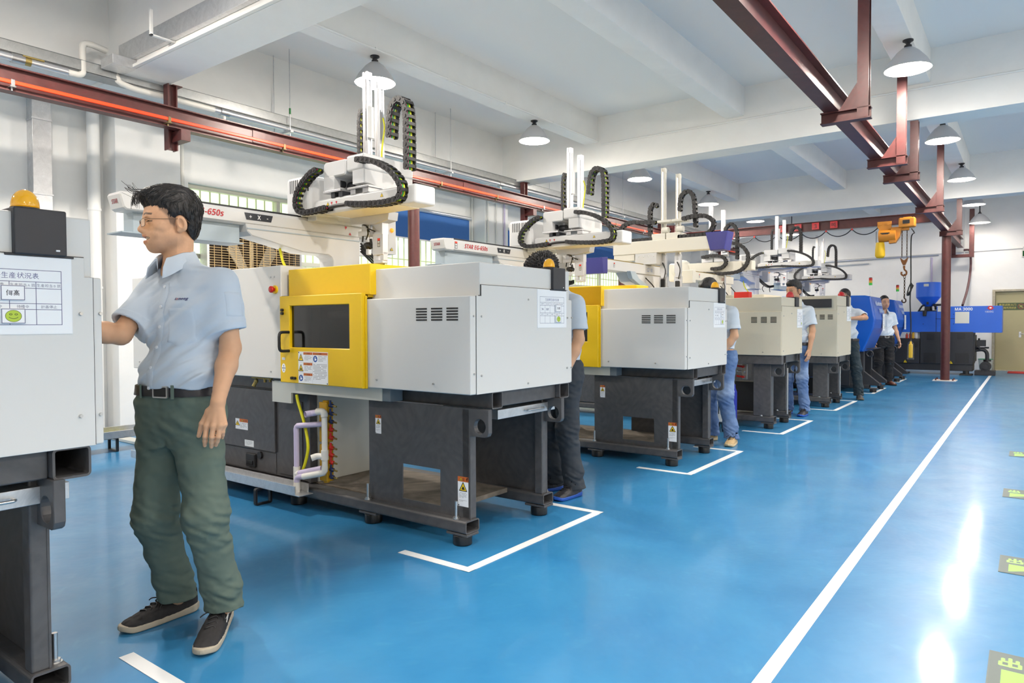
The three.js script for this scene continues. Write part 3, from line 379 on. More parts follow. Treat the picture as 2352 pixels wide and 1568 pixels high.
  mesh('pipe_joint', [rod([-1.5, 0.13, 0.47], [-1.5, 0.28, 0.47], 0.022), rod([-1.24, 0.29, 0.45], [-1.24, 0.62, 0.45], 0.018), tube([[-1.24, 0.62, 0.45], [-1.243, 0.644, 0.45], [-1.262, 0.652, 0.452], [-1.3, 0.65, 0.46]], 0.022, 12, 10), tube([[-1.24, 0.31, 0.45], [-1.244, 0.275, 0.452], [-1.27, 0.262, 0.46], [-1.4, 0.232, 0.495]], 0.02, 14, 10), rod([-1.24, 0.35, 0.45], [-1.24, 0.41, 0.45], 0.023), tube([[-1.24, 0.37, 0.45], [-1.29, 0.37, 0.47], [-1.31, 0.36, 0.5]], 0.02, 10, 10), rod([-1.46, 0.24, 0.48], [-1.5, 0.235, 0.47], 0.02), tube([[-1.46, 0.19, 0.5], [-1.46, 0.14, 0.5], [-1.462, 0.118, 0.5]], 0.02, 8, 10)], M.pvc, pv);
  mesh('yellow_hose', [tube([[-1.555, 0.74, 0.425], [-1.54, 0.69, 0.425], [-1.475, 0.57, 0.43], [-1.425, 0.45, 0.44], [-1.428, 0.37, 0.44], [-1.475, 0.26, 0.44], [-1.54, 0.19, 0.44], [-1.58, 0.165, 0.44]], 0.01, 40, 8)], M.hoseYellow, m);
  mesh('brass_valve', [rod([-2.05, 0.832, 0.43], [-1.82, 0.832, 0.43], 0.008), ball(-1.99, 0.81, 0.44, 0.014, 0.02, 0.014), rod([-1.99, 0.81, 0.44], [-2.005, 0.775, 0.45], 0.011, 0.014), rod([-1.9, 0.836, 0.43], [-1.9, 0.805, 0.43], 0.01), rod([-1.84, 0.836, 0.43], [-1.84, 0.81, 0.43], 0.009)], M.brass, m);
  mesh('cable_tray', [bx(-3.6, -1.405, 0.12, 0.178, 0.55, 0.556, 0.001), bx(-3.6, -1.36, 0.118, 0.124, 0.45, 0.556, 0.001), bx(-3.6, -1.405, 0.12, 0.178, 0.45, 0.455, 0.001)], M.zinc, m);
  for (const x of [-1.8, -2.7, -3.4]) mesh('tray_stand', [boxTube('x', x - 0.012, x + 0.012, 0.46, 0.585, 0, 0.115, 0.014, 0.016)], M.black, m);
  return m;
}
function beacon(pos, mat, text, r = 0.036, h = 0.048) { const g = []; const prof = []; for (let i = 0; i <= 10; i++) { const t = i / 10 * Math.PI / 2; prof.push([r * Math.cos(t), 0.012 + h * Math.sin(t)]); } const b = thing('beacon_light', text, 'warning light', pos); mesh('lens', [lathe([[0, 0], [r, 0], ...prof], [0, 0, 0], 28)], mat, b); mesh('collar', [rod([0, 0, 0], [0, 0.006, 0], r * 1.06, r * 1.04, 26)], M.black, b); return b; }
function statusSheet(pos, mat, text, w, h, cardX, second = true) {   // paper in a sleeve with two magnet cards, hung on a panel facing the aisle
  const s = thing('status_sheet', text, 'paper sheet', pos); mesh('paper', [cb(0.001, 0, 0, 0.0016, h, w, 0)], std(rgb(232, 236, 242), 0.35), s); decal('print', mat, w * 0.99, h * 0.99, [0.0022, 0, 0], 'x', s);
  [[cardTex, 0.02, 'name_card'], [faceTex, -0.27, 'smiley_card']].forEach(([t, fy, n]) => { const c = mesh(n, [cb(0.006, h * fy, -w * cardX, 0.008, h * 0.19, w * 0.185, 0.001)], std(rgb(238, 240, 244), 0.4), s); decal('card_print', inked(t), w * 0.18, h * 0.18, [0.0104, h * fy, -w * cardX], 'x', c); });
  return s;
}
{
  const m1 = whiteMachine('molding_machine', 'complete white injection moulding machine with yellow door, right behind the nearest worker');
  m1.position.set(-2.3, 0, -3.215);
  const m0 = dup(m1, [-2.3, 0, -0.47], 'white moulding machine cut off by the left picture edge, with a smiley sheet');
  const m2 = dup(m1, [-2.24, 0, -5.83], 'second complete white moulding machine with yellow door, standing before the cream ones'); m2.scale.set(1, 0.985, 0.985);
  beacon([-2.35, 1.536, -3.521], M.amber, 'amber dome beacon in front of the spiky black hair, on the first complete white machine');
  beacon([-2.35, 1.536, -0.776], M.amber, 'large amber dome beacon on the machine at the left picture edge');
  beacon([-2.29, 1.513, -6.13], M.amber, 'small amber dome beacon on the white machine next to the cream ones');
  statusSheet([-2.297, 1.288, -3.473], inked(sheetTexB), 'white status sheet with name card on the first complete white machine', 0.316, 0.225, 0.18);
  statusSheet([-2.297, 1.288, -0.715], inked(sheetTexA), 'large status sheet with smiley card at the left picture edge', 0.318, 0.226, 0.02);
  statusSheet([-2.237, 1.27, -6.1], inked(sheetTexB), 'white status sheet on the second complete machine with yellow door', 0.29, 0.222, 0.18);
}
// cream machines: open legs, no side door to be seen
function creamMachine(name, text, o) {
  const { y0, y1, yh, zn, zf, beltDark } = o, m = thing(name, text, 'machine', o.pos, 0, 'cream injection moulding machines');
  mesh('clamp_cover', [bx(-1.0, 0, y0, y1, zf, zn, 0.006), bx(-1.0, -0.002, y1 - 0.01, yh, zf + 0.01, zn - 0.015, 0.006)], M.beige, m);
  mesh('end_panel', [bx(-0.001, 0.004, y0, y1 + 0.06, zf + 0.03, zn - 0.012, 0.002)], M.beige, m);
  mesh('panel_gap', [bx(-0.002, 0.0015, y1 + 0.06, y1 + 0.063, zf + 0.03, zn - 0.012, 0)], slotMat, m);
  vents(m, [-0.33, -0.222, -0.117], 0.066, y1 - 0.125, y1 - 0.06, zn + 0.0005);
  if (beltDark) mesh('window_band', [bx(-0.62, -0.07, y1 + 0.04, y1 + 0.16, zn - 0.02, zn + 0.004, 0.003)], M.darker, m);
  mesh('beacon_box', [bx(-0.1, 0.014, y1 + 0.063, yh + 0.012, zf + 0.2, zf + 0.34, 0.004)], M.darker, m);
  const bolts = []; for (const [y, z] of [[y0 + 0.05, zn - 0.07], [y1 - 0.05, zn - 0.07], [y0 + 0.05, zf + 0.08], [y1 - 0.05, zf + 0.08], [y1 - 0.02, 0.05]]) bolts.push(boltGeo(0.004, y, z, 'x', 0.007)); for (const x of [-0.2, -0.6]) bolts.push(boltGeo(x, y0 + 0.035, zn, 'z', 0.007)); mesh('bolt_heads', bolts, M.steel, m, { kind: 'stuff' });
  mesh('injection_cover', [bx(-3.6, -1.72, y0 + 0.02, yh + 0.05, zf, zn, 0.006)], M.beige, m);
  mesh('mold_guard', [bx(-1.72, -1.0, y0, yh + 0.045, zf + 0.02, zn - 0.02, 0.006)], o.guard, m);
  const fr = mesh('base_frame', [boxTube('x', -3.5, 0, zn - 0.2, zn - 0.09, y0 - 0.095, y0), boxTube('x', -3.5, 0, zf + 0.09, zf + 0.2, y0 - 0.095, y0), bx(-0.09, -0.03, y0 - 0.09, y0 - 0.002, zf + 0.2, zn - 0.2, 0.005), bx(-0.75, 0.0, y0 - 0.1, y0 - 0.002, zn - 0.09, zn - 0.02, 0.005), boxTube('x', -3.5, -0.1, zn - 0.19, zn - 0.08, 0.073, 0.142), boxTube('x', -3.5, -0.1, zf + 0.08, zf + 0.19, 0.073, 0.142), bx(-3.4, -1.2, 0.15, y0 - 0.1, zf + 0.1, zn - 0.12, 0.005), bx(-1.4, -0.42, 0.1, 0.13, zf + 0.15, zn - 0.15, 0.004)], M.dark, m);
  for (const z of [zn - 0.135, zf + 0.135]) { mesh('post', [bx(-0.33, -0.13, 0.14, y0 - 0.09, z - 0.05, z + 0.05, 0.01, 2)], M.dark, fr); foot(m, -0.17, z); foot(m, -1.7, z); foot(m, -3.2, z); const l = lug(m, z + (z > 0 ? 0.02 : -0.02), -0.13, 0.006, M.dark); l.position.y = y0 - 0.835; anchorBolt(m, -0.24, 0.142, z + 0.04); }
  mesh('tie_rod', [rod([-0.05, 0.14, 0], [-0.05, y0 - 0.16, 0], 0.008)], M.steel, m);
  mesh('junction_box', [bx(-0.62, -0.36, 0.16, y0 - 0.33, -0.05, 0.12, 0.004)], M.black, m);
  const mf = mesh('water_manifold', [bx(-0.52, -0.46, y0 - 0.3, y0 - 0.12, 0.14, 0.17, 0.004)], M.steel, m);
  for (let i = 0; i < 3; i++) mesh('valve', [rod([-0.5, y0 - 0.27 + i * 0.06, 0.17], [-0.5, y0 - 0.27 + i * 0.06, 0.21], 0.014), rod([-0.5, y0 - 0.27 + i * 0.06, 0.18], [-0.56, y0 - 0.265 + i * 0.06, 0.19], 0.012), ball(-0.57, y0 - 0.262 + i * 0.06, 0.19, 0.013)], i % 2 ? M.steel : M.red, mf);
  mesh('cable_tray', [bx(-3.5, -0.9, 0.36, 0.4, zn - 0.3, zn - 0.22, 0.002)], M.zinc, m);
  return m;
}
creamMachine('molding_machine', 'nearer cream moulding machine with red dome beacon and three vent grilles', { pos: [-2.2, 0, -8.34], y0: 0.835, y1: 1.325, yh: 1.486, zn: 0.44, zf: -0.44, guard: M.yellow });
creamMachine('molding_machine', 'farther cream moulding machine with a dark window band on its side', { pos: [-2.15, 0, -10.87], y0: 0.725, y1: 1.37, yh: 1.575, zn: 0.48, zf: -0.48, guard: M.beige, beltDark: true });
beacon([-2.27, 1.486, -8.5], M.redLens, 'red dome beacon on the nearer cream machine', 0.046, 0.07);
beacon([-2.25, 1.575, -11.16], M.redLens, 'red dome beacon on the farther cream machine', 0.05, 0.07);
tag(mesh('red_box', [bx(-2.9, -2.72, 1.5, 1.575, -8.52, -8.4, 0.004), bx(-2.88, -2.74, 1.4875, 1.502, -8.5, -8.42, 0.002)], M.red), 'small bright red box standing on top of the nearer cream machine', 'box');
statusSheet([-2.195, 1.25, -8.64], inked(sheetTexB), 'white status sheet on the end of the nearer cream machine', 0.24, 0.22, 0.18);
statusSheet([-2.145, 1.33, -11.16], inked(sheetTexB), 'white status sheet on the end of the farther cream machine', 0.3, 0.22, 0.18);
// blue machines: faceted end hood on a black base
function blueMachine(pos, text, s) {
  const m = thing('molding_machine', text, 'machine', pos, 0, 'royal blue injection moulding machines');
  // the end hood in plan bulges to the aisle; profile (x, y) swept along z, tapering below
  const prof = [[-3.2, 0.8], [-1.1, 0.8], [-0.55, 0.69], [-0.14, 0.7], [0.02, 1.1], [0.04, 1.25], [-0.03, 1.64], [-0.12, 1.66], [-3.2, 1.7]];
  mesh('end_hood', [ext(prof, 'z', -0.52, 0.5, { bevel: 0.02 })], M.blue, m);
  mesh('hood_facet', [ext([[-0.14, 0.72], [0.02, 1.1], [0.045, 1.25], [-0.02, 1.62], [-0.06, 1.62], [0.0, 1.25], [-0.02, 1.1], [-0.18, 0.72]], 'z', -0.44, 0.42, { bevel: 0.004 })], M.blue, m);
  mesh('hood_step', [bx(-0.12, 0.0, 0.735, 0.745, -0.42, 0.3, 0.002)], M.darker, m);
  const t = letters(300, 130, '', '#fff'); t.map = print(300, 130, (c) => { c.clearRect(0, 0, 300, 130); c.fillStyle = '#e6eef8'; c.font = 'bold 50px sans-serif'; c.fillText('Sumitomo', 44, 50); c.beginPath(); c.moveTo(20, 10); c.lineTo(36, 34); c.lineTo(20, 58); c.lineTo(6, 34); c.fill(); c.font = 'bold 46px sans-serif'; c.fillStyle = '#b9d2ee'; c.fillText('DEMAG', 120, 108); }, true);
  const d = decal('maker_print', t, 0.62, 0.27, [0, 0, 0], 'x', m); d.rotation.z = 0.175; d.position.set(0.026, 1.46, -0.03);
  mesh('base_frame', [bx(-3.2, -0.35, 0.1, 0.8, -0.46, 0.46, 0.01), boxTube('x', -3.2, -0.05, 0.3, 0.42, 0.06, 0.13), boxTube('x', -3.2, -0.05, -0.42, -0.3, 0.06, 0.13)], M.darker, m);
  for (const z of [-0.36, 0.36]) { mesh('post', [bx(-0.28, -0.14, 0.12, 0.75, z - 0.06, z + 0.06, 0.006)], M.darker, m); mesh('gusset', [ext([[-0.14, 0.12], [0.1, 0.12], [0.1, 0.16], [-0.14, 0.36]], 'z', z - 0.05, z + 0.05, { bevel: 0.004 })], M.darker, m); foot(m, 0.0, z); foot(m, -1.5, z); foot(m, -2.9, z); }
  mesh('lifting_ring', [new THREE.TorusGeometry(0.05, 0.016, 8, 20).translate(-0.06, 0.66, 0.36)], M.darker, m);
  mesh('filter_bowl', [rod([-0.3, 0.42, 0.53], [-0.3, 0.54, 0.53], 0.045, 0.05, 18), rod([-0.3, 0.54, 0.53], [-0.3, 0.57, 0.53], 0.055)], M.amber, m);
  return m;
}
blueMachine([-2.15, 0, -13.58], 'nearer royal blue moulding machine with faceted end hood', 1);
blueMachine([-2.15, 0, -16.2], 'farther royal blue moulding machine with faceted end hood', 1);
function stackLight(pos, text) { const s = thing('stack_light', text, 'signal light', pos, 0, 'signal towers'); mesh('pole', [rod([0, 0, 0], [0, 0.2, 0], 0.009), rod([0, 0, 0], [0, 0.012, 0], 0.03)], M.alu, s); [[0.2, rgb(60, 190, 70)], [0.242, rgb(214, 160, 60)], [0.284, rgb(196, 34, 24)]].forEach(([y, c]) => mesh('lamp_segment', [rod([0, y, 0], [0, y + 0.041, 0], 0.028, 0.028, 18)], std(c, 0.25), s)); mesh('cap', [rod([0, 0.325, 0], [0, 0.338, 0], 0.028, 0.024, 18)], M.black, s); return s; }
stackLight([-2.3, 1.665, -13.8], 'red amber green signal tower above the nearer royal blue machine, left of the facing worker');
stackLight([-2.24, 1.645, -16.5], 'red amber green signal tower above the farther royal blue machine, under the crane hook');
for (const [z, w] of [[-13.9, 'nearer'], [-16.55, 'farther']]) statusSheet([-2.1, 1.2, z], inked(sheetTexB), `white sheet on the end of the ${w} royal blue machine`, 0.22, 0.3, 0.18);
// ---------------------------------------------------------------- take-out robots on the machines
const cableMats = [std(rgb(214, 214, 30), 0.4), std(rgb(60, 170, 80), 0.4), std(rgb(196, 70, 110), 0.4), std(rgb(200, 200, 204), 0.4)];
// a cable chain: links along a path in the x-y plane, cables inside
const linkGeo = {};
function cableChain(parent, pts, z, width, opts = {}) {
  const { hgt = 0.036, pitch = 0.043, cables = 3, axis = 'z' } = opts;
  const curve = new THREE.CatmullRomCurve3(pts.map((p) => V(p[0], p[1], p[2] ?? z)), false, 'centripetal', 0.5), L = curve.getLength(), n = Math.max(4, Math.round(L / pitch));
  const cg = [], cp = curve.getSpacedPoints(40).map((p) => [p.x, p.y, p.z]);
  for (let i = 0; i < cables; i++) { const dz = (i - (cables - 1) / 2) * width * 0.2; cg.push(tube(cp.map((p) => axis === 'z' ? [p[0], p[1], p[2] + dz] : [p[0] + dz, p[1], p[2]]), Math.min(0.006, width * 0.09), 40, 6)); }
  const root = mesh('cable_chain', [cg[0]], cableMats[0], parent);
  if (cables > 1) mesh('cable', [cg[1]], cableMats[1], root); if (cables > 2) mesh('cable', [cg[2]], cableMats[2], root);
  const key = `${width}|${hgt}|${pitch}|${axis}`;
  if (!linkGeo[key]) {
    const s = [], l = pitch * 1.12, side = (o) => { const e = [ext([[-l * 0.5, -hgt * 0.3], [-l * 0.3, -hgt / 2], [l * 0.3, -hgt / 2], [l * 0.5, -hgt * 0.3], [l * 0.5, hgt * 0.3], [l * 0.3, hgt / 2], [-l * 0.3, hgt / 2], [-l * 0.5, hgt * 0.3]], 'z', o - width * 0.06, o + width * 0.06), rod([0, 0, o], [0, 0, o + Math.sign(o) * width * 0.1], hgt * 0.3, hgt * 0.27, 8)]; return e; };
    s.push(...side(width * 0.44), ...side(-width * 0.44), bx(-l * 0.2, l * 0.2, hgt * 0.36, hgt * 0.5, -width * 0.42, width * 0.42, 0), bx(-l * 0.2, l * 0.2, -hgt * 0.5, -hgt * 0.36, -width * 0.42, width * 0.42, 0));
    const g = fuse(s); if (axis === 'x') g.rotateY(Math.PI / 2); linkGeo[key] = g;
  }
  for (let i = 0; i < n; i++) {
    const t = (i + 0.5) / n, p = curve.getPointAt(t), d = curve.getTangentAt(t), m = mesh('chain_link', linkGeo[key], M.chain, root); m.position.copy(p);
    if (axis === 'z') m.rotation.z = Math.atan2(d.y, d.x); else m.rotation.x = Math.atan2(d.y, -d.z) * -1 + Math.PI;
  }
  return root;
}
function profilePost(parent, x, z, y0, y1, w = 0.05, d = 0.042, mat = M.alu) {
  const o = [[-w / 2, -d / 2], [-w * 0.18, -d / 2], [-w * 0.14, -d * 0.34], [w * 0.14, -d * 0.34], [w * 0.18, -d / 2], [w / 2, -d / 2], [w / 2, -d * 0.16], [w * 0.4, -d * 0.1], [w * 0.4, d * 0.1], [w / 2, d * 0.16], [w / 2, d / 2], [w * 0.18, d / 2], [w * 0.14, d * 0.36], [-w * 0.14, d * 0.36], [-w * 0.18, d / 2], [-w / 2, d / 2]];
  const p = mesh('vertical_arm', [ext(o.map(([a, b]) => [x + a, z + b]), 'y', y0, y1)], mat, parent);
  mesh('rail', [bx(x - 0.01, x + 0.01, y0 + 0.02, y1 - 0.05, z + d / 2 - 0.006, z + d / 2 + 0.008, 0.001)], M.steel, p);
  mesh('arm_cap', [bx(x - w * 0.55, x + w * 0.55, y1 - 0.06, y1, z - d * 0.56, z + d * 0.2, 0.004), boltGeo(x + w * 0.2, y1 - 0.02, z + d * 0.2, 'z'), boltGeo(x - w * 0.2, y1 - 0.04, z + d * 0.2, 'z')], mat, p);
  return p;
}
// white robot: traverse along z, kick beam along x with two upright arms
function starRobot(text) {
  const r = thing('takeout_robot', text, 'robot', [0, 0, 0], 0, 'white take-out robots'), X = -1.8;          // X: aisle face of the traverse
  mesh('traverse_beam', [ext([[X, 1.865], [X, 1.93], [X - 0.012, 1.952], [X - 0.15, 1.952], [X - 0.16, 1.93], [X - 0.16, 1.865], [X - 0.14, 1.852], [X - 0.02, 1.852]], 'z', -0.37, 1.29, { bevel: 0.002 })], M.robot, r);
  mesh('traverse_rail', [bx(X - 0.08, X - 0.02, 1.95, 1.966, -0.3, 1.25, 0.002), bx(X - 0.15, X - 0.12, 1.95, 1.966, -0.3, 1.25, 0.002)], M.darker, r);
  const cap = mesh('end_cap', [ext([[1.27, 1.85], [1.375, 1.85], [1.393, 1.862], [1.414, 1.934], [1.404, 1.95], [1.27, 1.957]], 'x', X - 0.135, X + 0.025, { bevel: 0.008 })], M.robot, r);
  const sd = decal('maker_print', starMat, 0.095, 0.042, [0, 0, 0], 'z', cap); sd.position.set(X - 0.055, 1.9, 1.4065); sd.rotation.x = 0.284;
  decal('model_print', egMat, 0.42, 0.066, [X + 0.002, 1.905, 0.94], 'x', r); decal('axis_print', axisMat, 0.215, 0.055, [X + 0.002, 1.908, 0.527], 'x', r); decal('mini_label', miniLabelMat, 0.034, 0.062, [X + 0.002, 1.905, 1.22], 'x', r);
  const du = mesh('cable_duct', [bx(X - 0.17, X - 0.05, 1.735, 1.868, 0.635, 1.31, 0.006), bx(X - 0.22, X - 0.03, 1.728, 1.736, 0.62, 1.38, 0.001)], M.robotGrey, r); mesh('duct_screws', [0.7, 0.85, 1.0, 1.15].map((z) => bx(X - 0.1, X - 0.085, 1.853, 1.858, z, z + 0.02, 0)), M.darker, du, { kind: 'stuff' });
  mesh('stand', [ext([[-0.335, 1.86], [-0.335, 1.587], [-0.082, 1.587], [-0.082, 1.665], [-0.07, 1.69], [-0.04, 1.706], [0.17, 1.708], [0.58, 1.785], [0.61, 1.81], [0.622, 1.86]], 'x', X - 0.16, X, { bevel: 0.006 })], M.robot, r);
  mesh('stand_trim', [bx(X - 0.001, X + 0.004, 1.826, 1.834, -0.33, 0.615, 0.001), bx(X - 0.19, X + 0.02, 1.587, 1.6, -0.36, -0.05, 0.003)], M.robotGrey, r);
  // carriage and its vented cover
  const cov = mesh('carriage_cover', [bx(-2.02, -1.74, 1.972, 2.25, -0.2, 0.165, 0.035, 4)], M.robot, r);
  mesh('cover_slots', Array.from({ length: 10 }, (_, i) => bx(-1.965 + i * 0.021 + (i > 4 ? 0.012 : 0), -1.957 + i * 0.021 + (i > 4 ? 0.012 : 0), 2.135, 2.225, 0.16, 0.1665, 0.001)), M.darker, cov);
  mesh('carriage_plate', [bx(-2.02, -1.62, 1.956, 1.974, -0.36, 0.18, 0.003), bx(-1.8, -1.7, 1.925, 1.96, -0.05, 0.14, 0.004), bx(X - 0.004, X + 0.02, 1.935, 2.0, -0.37, -0.01, 0.003)], M.sheet, r);
  const KZ0 = 0.02, KZ1 = 0.155;
  const kb = mesh('kick_beam', [bx(-1.70, -0.85, 1.965, 2.052, KZ0, KZ1, 0.006), bx(-1.68, -0.9, 2.052, 2.062, 0.04, 0.065, 0.001), bx(-1.68, -0.9, 2.052, 2.062, 0.115, 0.14, 0.001)], M.robot, r);
  mesh('underside_plate', [ext([[-1.565, 1.952], [-0.9, 1.952], [-0.9, 1.966], [-1.53, 1.966]], 'z', -0.06, 0.17)], M.robotBeige, kb);
  mesh('beam_cap', [bx(-0.86, -0.715, 1.942, 2.062, -0.02, 0.16, 0.016, 3)], M.robot, kb);
  for (const x of [-1.555, -1.02]) decal('hazard_label', warnTriMat, 0.03, 0.03, [x, 2.024, KZ1 + 0.001], 'z', kb); for (const x of [-1.515, -1.465]) decal('arrow_print', arrowMat, 0.024, 0.03, [x, 2.022, KZ1 + 0.001], 'z', kb);
  // two sliders with their covers
  const subX = -1.452, mainX = -1.33, AZ = -0.115;
  const sub = mesh('slider_cover', [ext(rrect(-1.6, -1.37, 2.2, 2.305, 0.022), 'z', -0.2, 0.155, { bevel: 0.008 }), bx(-1.6, -1.49, 2.11, 2.21, -0.06, 0.155, 0.006)], M.robot, r);
  mesh('slider_plate', [bx(-1.6, -1.42, 2.096, 2.112, -0.05, 0.16, 0.002), bx(-1.45, -1.42, 2.06, 2.2, -0.02, 0.03, 0.002)], M.zinc, sub);
  mesh('slider_blocks', [bx(-1.53, -1.49, 2.06, 2.097, 0.03, 0.15, 0.003), bx(-1.45, -1.41, 2.06, 2.097, 0.03, 0.15, 0.003), rod([-1.48, 2.15, 0.02], [-1.41, 2.15, 0.02], 0.032, 0.032, 18), rod([-1.5, 2.16, 0.06], [-1.5, 2.16, 0.1], 0.026)], M.darker, sub);
  const main = mesh('slider_cover', [bx(-1.366, -1.186, 2.212, 2.322, -0.3, 0.156, 0.02, 3), ext([[0.155, 2.215], [0.155, 2.125], [0.09, 2.118], [-0.02, 2.09], [-0.29, 2.085], [-0.29, 2.215]], 'x', -1.305, -1.184, { bevel: 0.006 })], M.robot, r);
  mesh('slider_blocks', [bx(-1.35, -1.14, 2.092, 2.106, 0.0, 0.16, 0.002), bx(-1.33, -1.28, 2.06, 2.093, 0.03, 0.15, 0.003), bx(-1.21, -1.15, 2.06, 2.093, 0.03, 0.15, 0.003)], M.steel, main);
  profilePost(r, subX, AZ, 1.95, 2.965); profilePost(r, mainX, AZ, 1.93, 2.875);
  mesh('air_box', [bx(subX + 0.035, subX + 0.05, 2.5, 2.72, AZ - 0.02, AZ + 0.04, 0.003)], M.paint, r);
  // cable chains: two lying loops on the kick beam, two standing loops at the arms
  cableChain(r, [[-1.6, 2.255], [-1.67, 2.235], [-1.76, 2.18], [-1.83, 2.1], [-1.835, 2.03], [-1.79, 1.985], [-1.7, 1.975], [-1.5, 1.985]], 0.19, 0.068);
  cableChain(r, [[-1.2, 2.262], [-1.11, 2.25], [-0.98, 2.205], [-0.86, 2.13], [-0.795, 2.04], [-0.81, 1.98], [-0.9, 1.962], [-1.1, 1.968], [-1.3, 1.99]], 0.19, 0.068);
  mesh('cable_bundle', [tube([[-1.52, 1.985, 0.185], [-1.42, 1.992, 0.19], [-1.3, 1.99, 0.185]], 0.013, 12, 6)], M.black, r);
  cableChain(r, [[-1.235, 2.48], [-1.225, 2.6], [-1.205, 2.68], [-1.155, 2.72], [-1.095, 2.7], [-1.07, 2.62], [-1.065, 2.46], [-1.065, 2.24]], -0.14, 0.085, { cables: 3, pitch: 0.048, hgt: 0.042 });
  cableChain(r, [[-1.495, 2.7], [-1.52, 2.71], [-1.535, 2.67], [-1.54, 2.5], [-1.54, 2.31]], -0.13, 0.05, { cables: 1, hgt: 0.03 });
  mesh('loose_cable', [tube([[mainX + 0.035, 2.62, AZ], [mainX + 0.06, 2.55, AZ + 0.01], [mainX + 0.055, 2.46, AZ + 0.02], [mainX + 0.04, 2.36, AZ + 0.02], [mainX + 0.04, 2.3, AZ]], 0.006, 20, 6)], cableMats[0], r);
  // wrists and grippers below the kick beam
  const gs = mesh('gripper', [bx(subX - 0.04, subX + 0.04, 1.85, 1.96, AZ - 0.03, AZ + 0.03, 0.003), bx(subX - 0.06, subX + 0.055, 1.82, 1.855, AZ - 0.04, AZ + 0.045, 0.003), rod([subX, 1.82, AZ], [subX, 1.77, AZ], 0.02)], M.alu, r);
  mesh('gripper_finger', [bx(subX - 0.012, subX + 0.012, 1.69, 1.74, AZ - 0.015, AZ + 0.015, 0.002)], M.alu, gs);
  mesh('wrist_motor', [ball(subX, 1.755, AZ, 0.032, 0.03, 0.03), rod([subX - 0.035, 1.76, AZ], [subX + 0.04, 1.75, AZ], 0.018), rod([subX + 0.02, 1.8, AZ], [subX + 0.03, 1.76, AZ], 0.01), rod([subX - 0.02, 1.84, AZ + 0.03], [subX - 0.03, 1.78, AZ + 0.03], 0.006)], M.black, gs);
  const gm = mesh('gripper', [bx(mainX - 0.05, mainX + 0.05, 1.82, 1.97, AZ - 0.03, AZ + 0.03, 0.003), bx(mainX - 0.055, mainX + 0.05, 1.68, 1.825, AZ - 0.025, AZ + 0.025, 0.003), bx(mainX - 0.055, mainX - 0.02, 1.64, 1.7, AZ - 0.02, AZ + 0.02, 0.003), bx(mainX + 0.015, mainX + 0.05, 1.64, 1.7, AZ - 0.02, AZ + 0.02, 0.003), bx(mainX - 0.045, mainX + 0.045, 1.622, 1.645, AZ - 0.025, AZ + 0.025, 0.003)], M.alu, r);
  decal('mini_label', miniLabelMat, 0.026, 0.06, [mainX + 0.01, 1.765, AZ + 0.0262], 'z', gm); decal('mini_label', miniLabelMat, 0.026, 0.07, [subX + 0.02, 1.91, AZ + 0.0312], 'z', gs);
  mesh('arm_hanger', [ext([[-1.6, 1.965], [-1.58, 1.905], [-1.34, 1.89], [-1.2, 1.91], [-1.19, 1.965]], 'z', AZ - 0.04, AZ + 0.05, { bevel: 0.003 })], M.alu, r);
  mesh('cable_bundle', [tube([[mainX, 1.84, AZ + 0.05], [mainX - 0.05, 1.86, AZ + 0.07], [subX + 0.05, 1.83, AZ + 0.05], [subX + 0.03, 1.79, AZ + 0.05]], 0.005, 18, 6), tube([[subX - 0.02, 1.9, AZ + 0.04], [subX + 0.05, 1.88, AZ + 0.06], [subX + 0.07, 1.84, AZ + 0.055]], 0.005, 14, 6)], M.black, r);
  // control box at the far end of the traverse, air hoses beneath
  const cbx = mesh('control_box', [ext([[X - 0.22, 1.745], [X + 0.1, 1.745], [X + 0.1, 2.04], [X + 0.06, 2.08], [X - 0.22, 2.08]], 'z', -0.62, -0.51, { bevel: 0.006 }), bx(X - 0.2, X, 1.86, 1.95, -0.52, -0.36, 0.004)], M.robot, r);
  const lampM = mesh('signal_lamp', [ball(X + 0.102, 1.93, -0.57, 0.018)], std(rgb(250, 180, 60), 0.3, 0, { emissive: rgb(250, 150, 40), emissiveIntensity: 0.6 }), cbx);
  decal('hazard_label', warnTriMat, 0.03, 0.03, [X + 0.107, 1.785, -0.565], 'x', cbx);
  for (const [y, z, f] of [[1.918, -0.2, 0], [1.878, -0.24, 1]]) { const a = decal('arrow_print', arrowMat, 0.03, 0.03, [0, 0, 0], 'x', r); a.position.set(X + 0.003, y, z); if (f) a.rotation.x = Math.PI; }
  mesh('air_hoses', [0, 1, 2, 3].map((i) => tube([[X - 0.02, 1.82 - i * 0.02, -0.36], [X + 0.06, 1.72 - i * 0.02, -0.42], [X + 0.14, 1.66 - i * 0.012, -0.42], [X + 0.24, 1.66 - i * 0.01, -0.36]], 0.007, 16, 6)).concat([tube([[X + 0.05, 1.66, -0.4], [X + 0.03, 1.6, -0.4], [X + 0.06, 1.54, -0.4]], 0.006, 10, 6), tube([[X + 0.2, 1.65, -0.38], [X + 0.16, 1.6, -0.38], [X + 0.17, 1.53, -0.38]], 0.006, 10, 6)]), M.black, r);
  mesh('yellow_cable', [tube([[X - 0.1, 1.73, 0.3], [X - 0.08, 1.62, 0.28], [X - 0.02, 1.5, 0.22]], 0.009, 12, 6)], M.hoseYellow, r);
  return r;
}
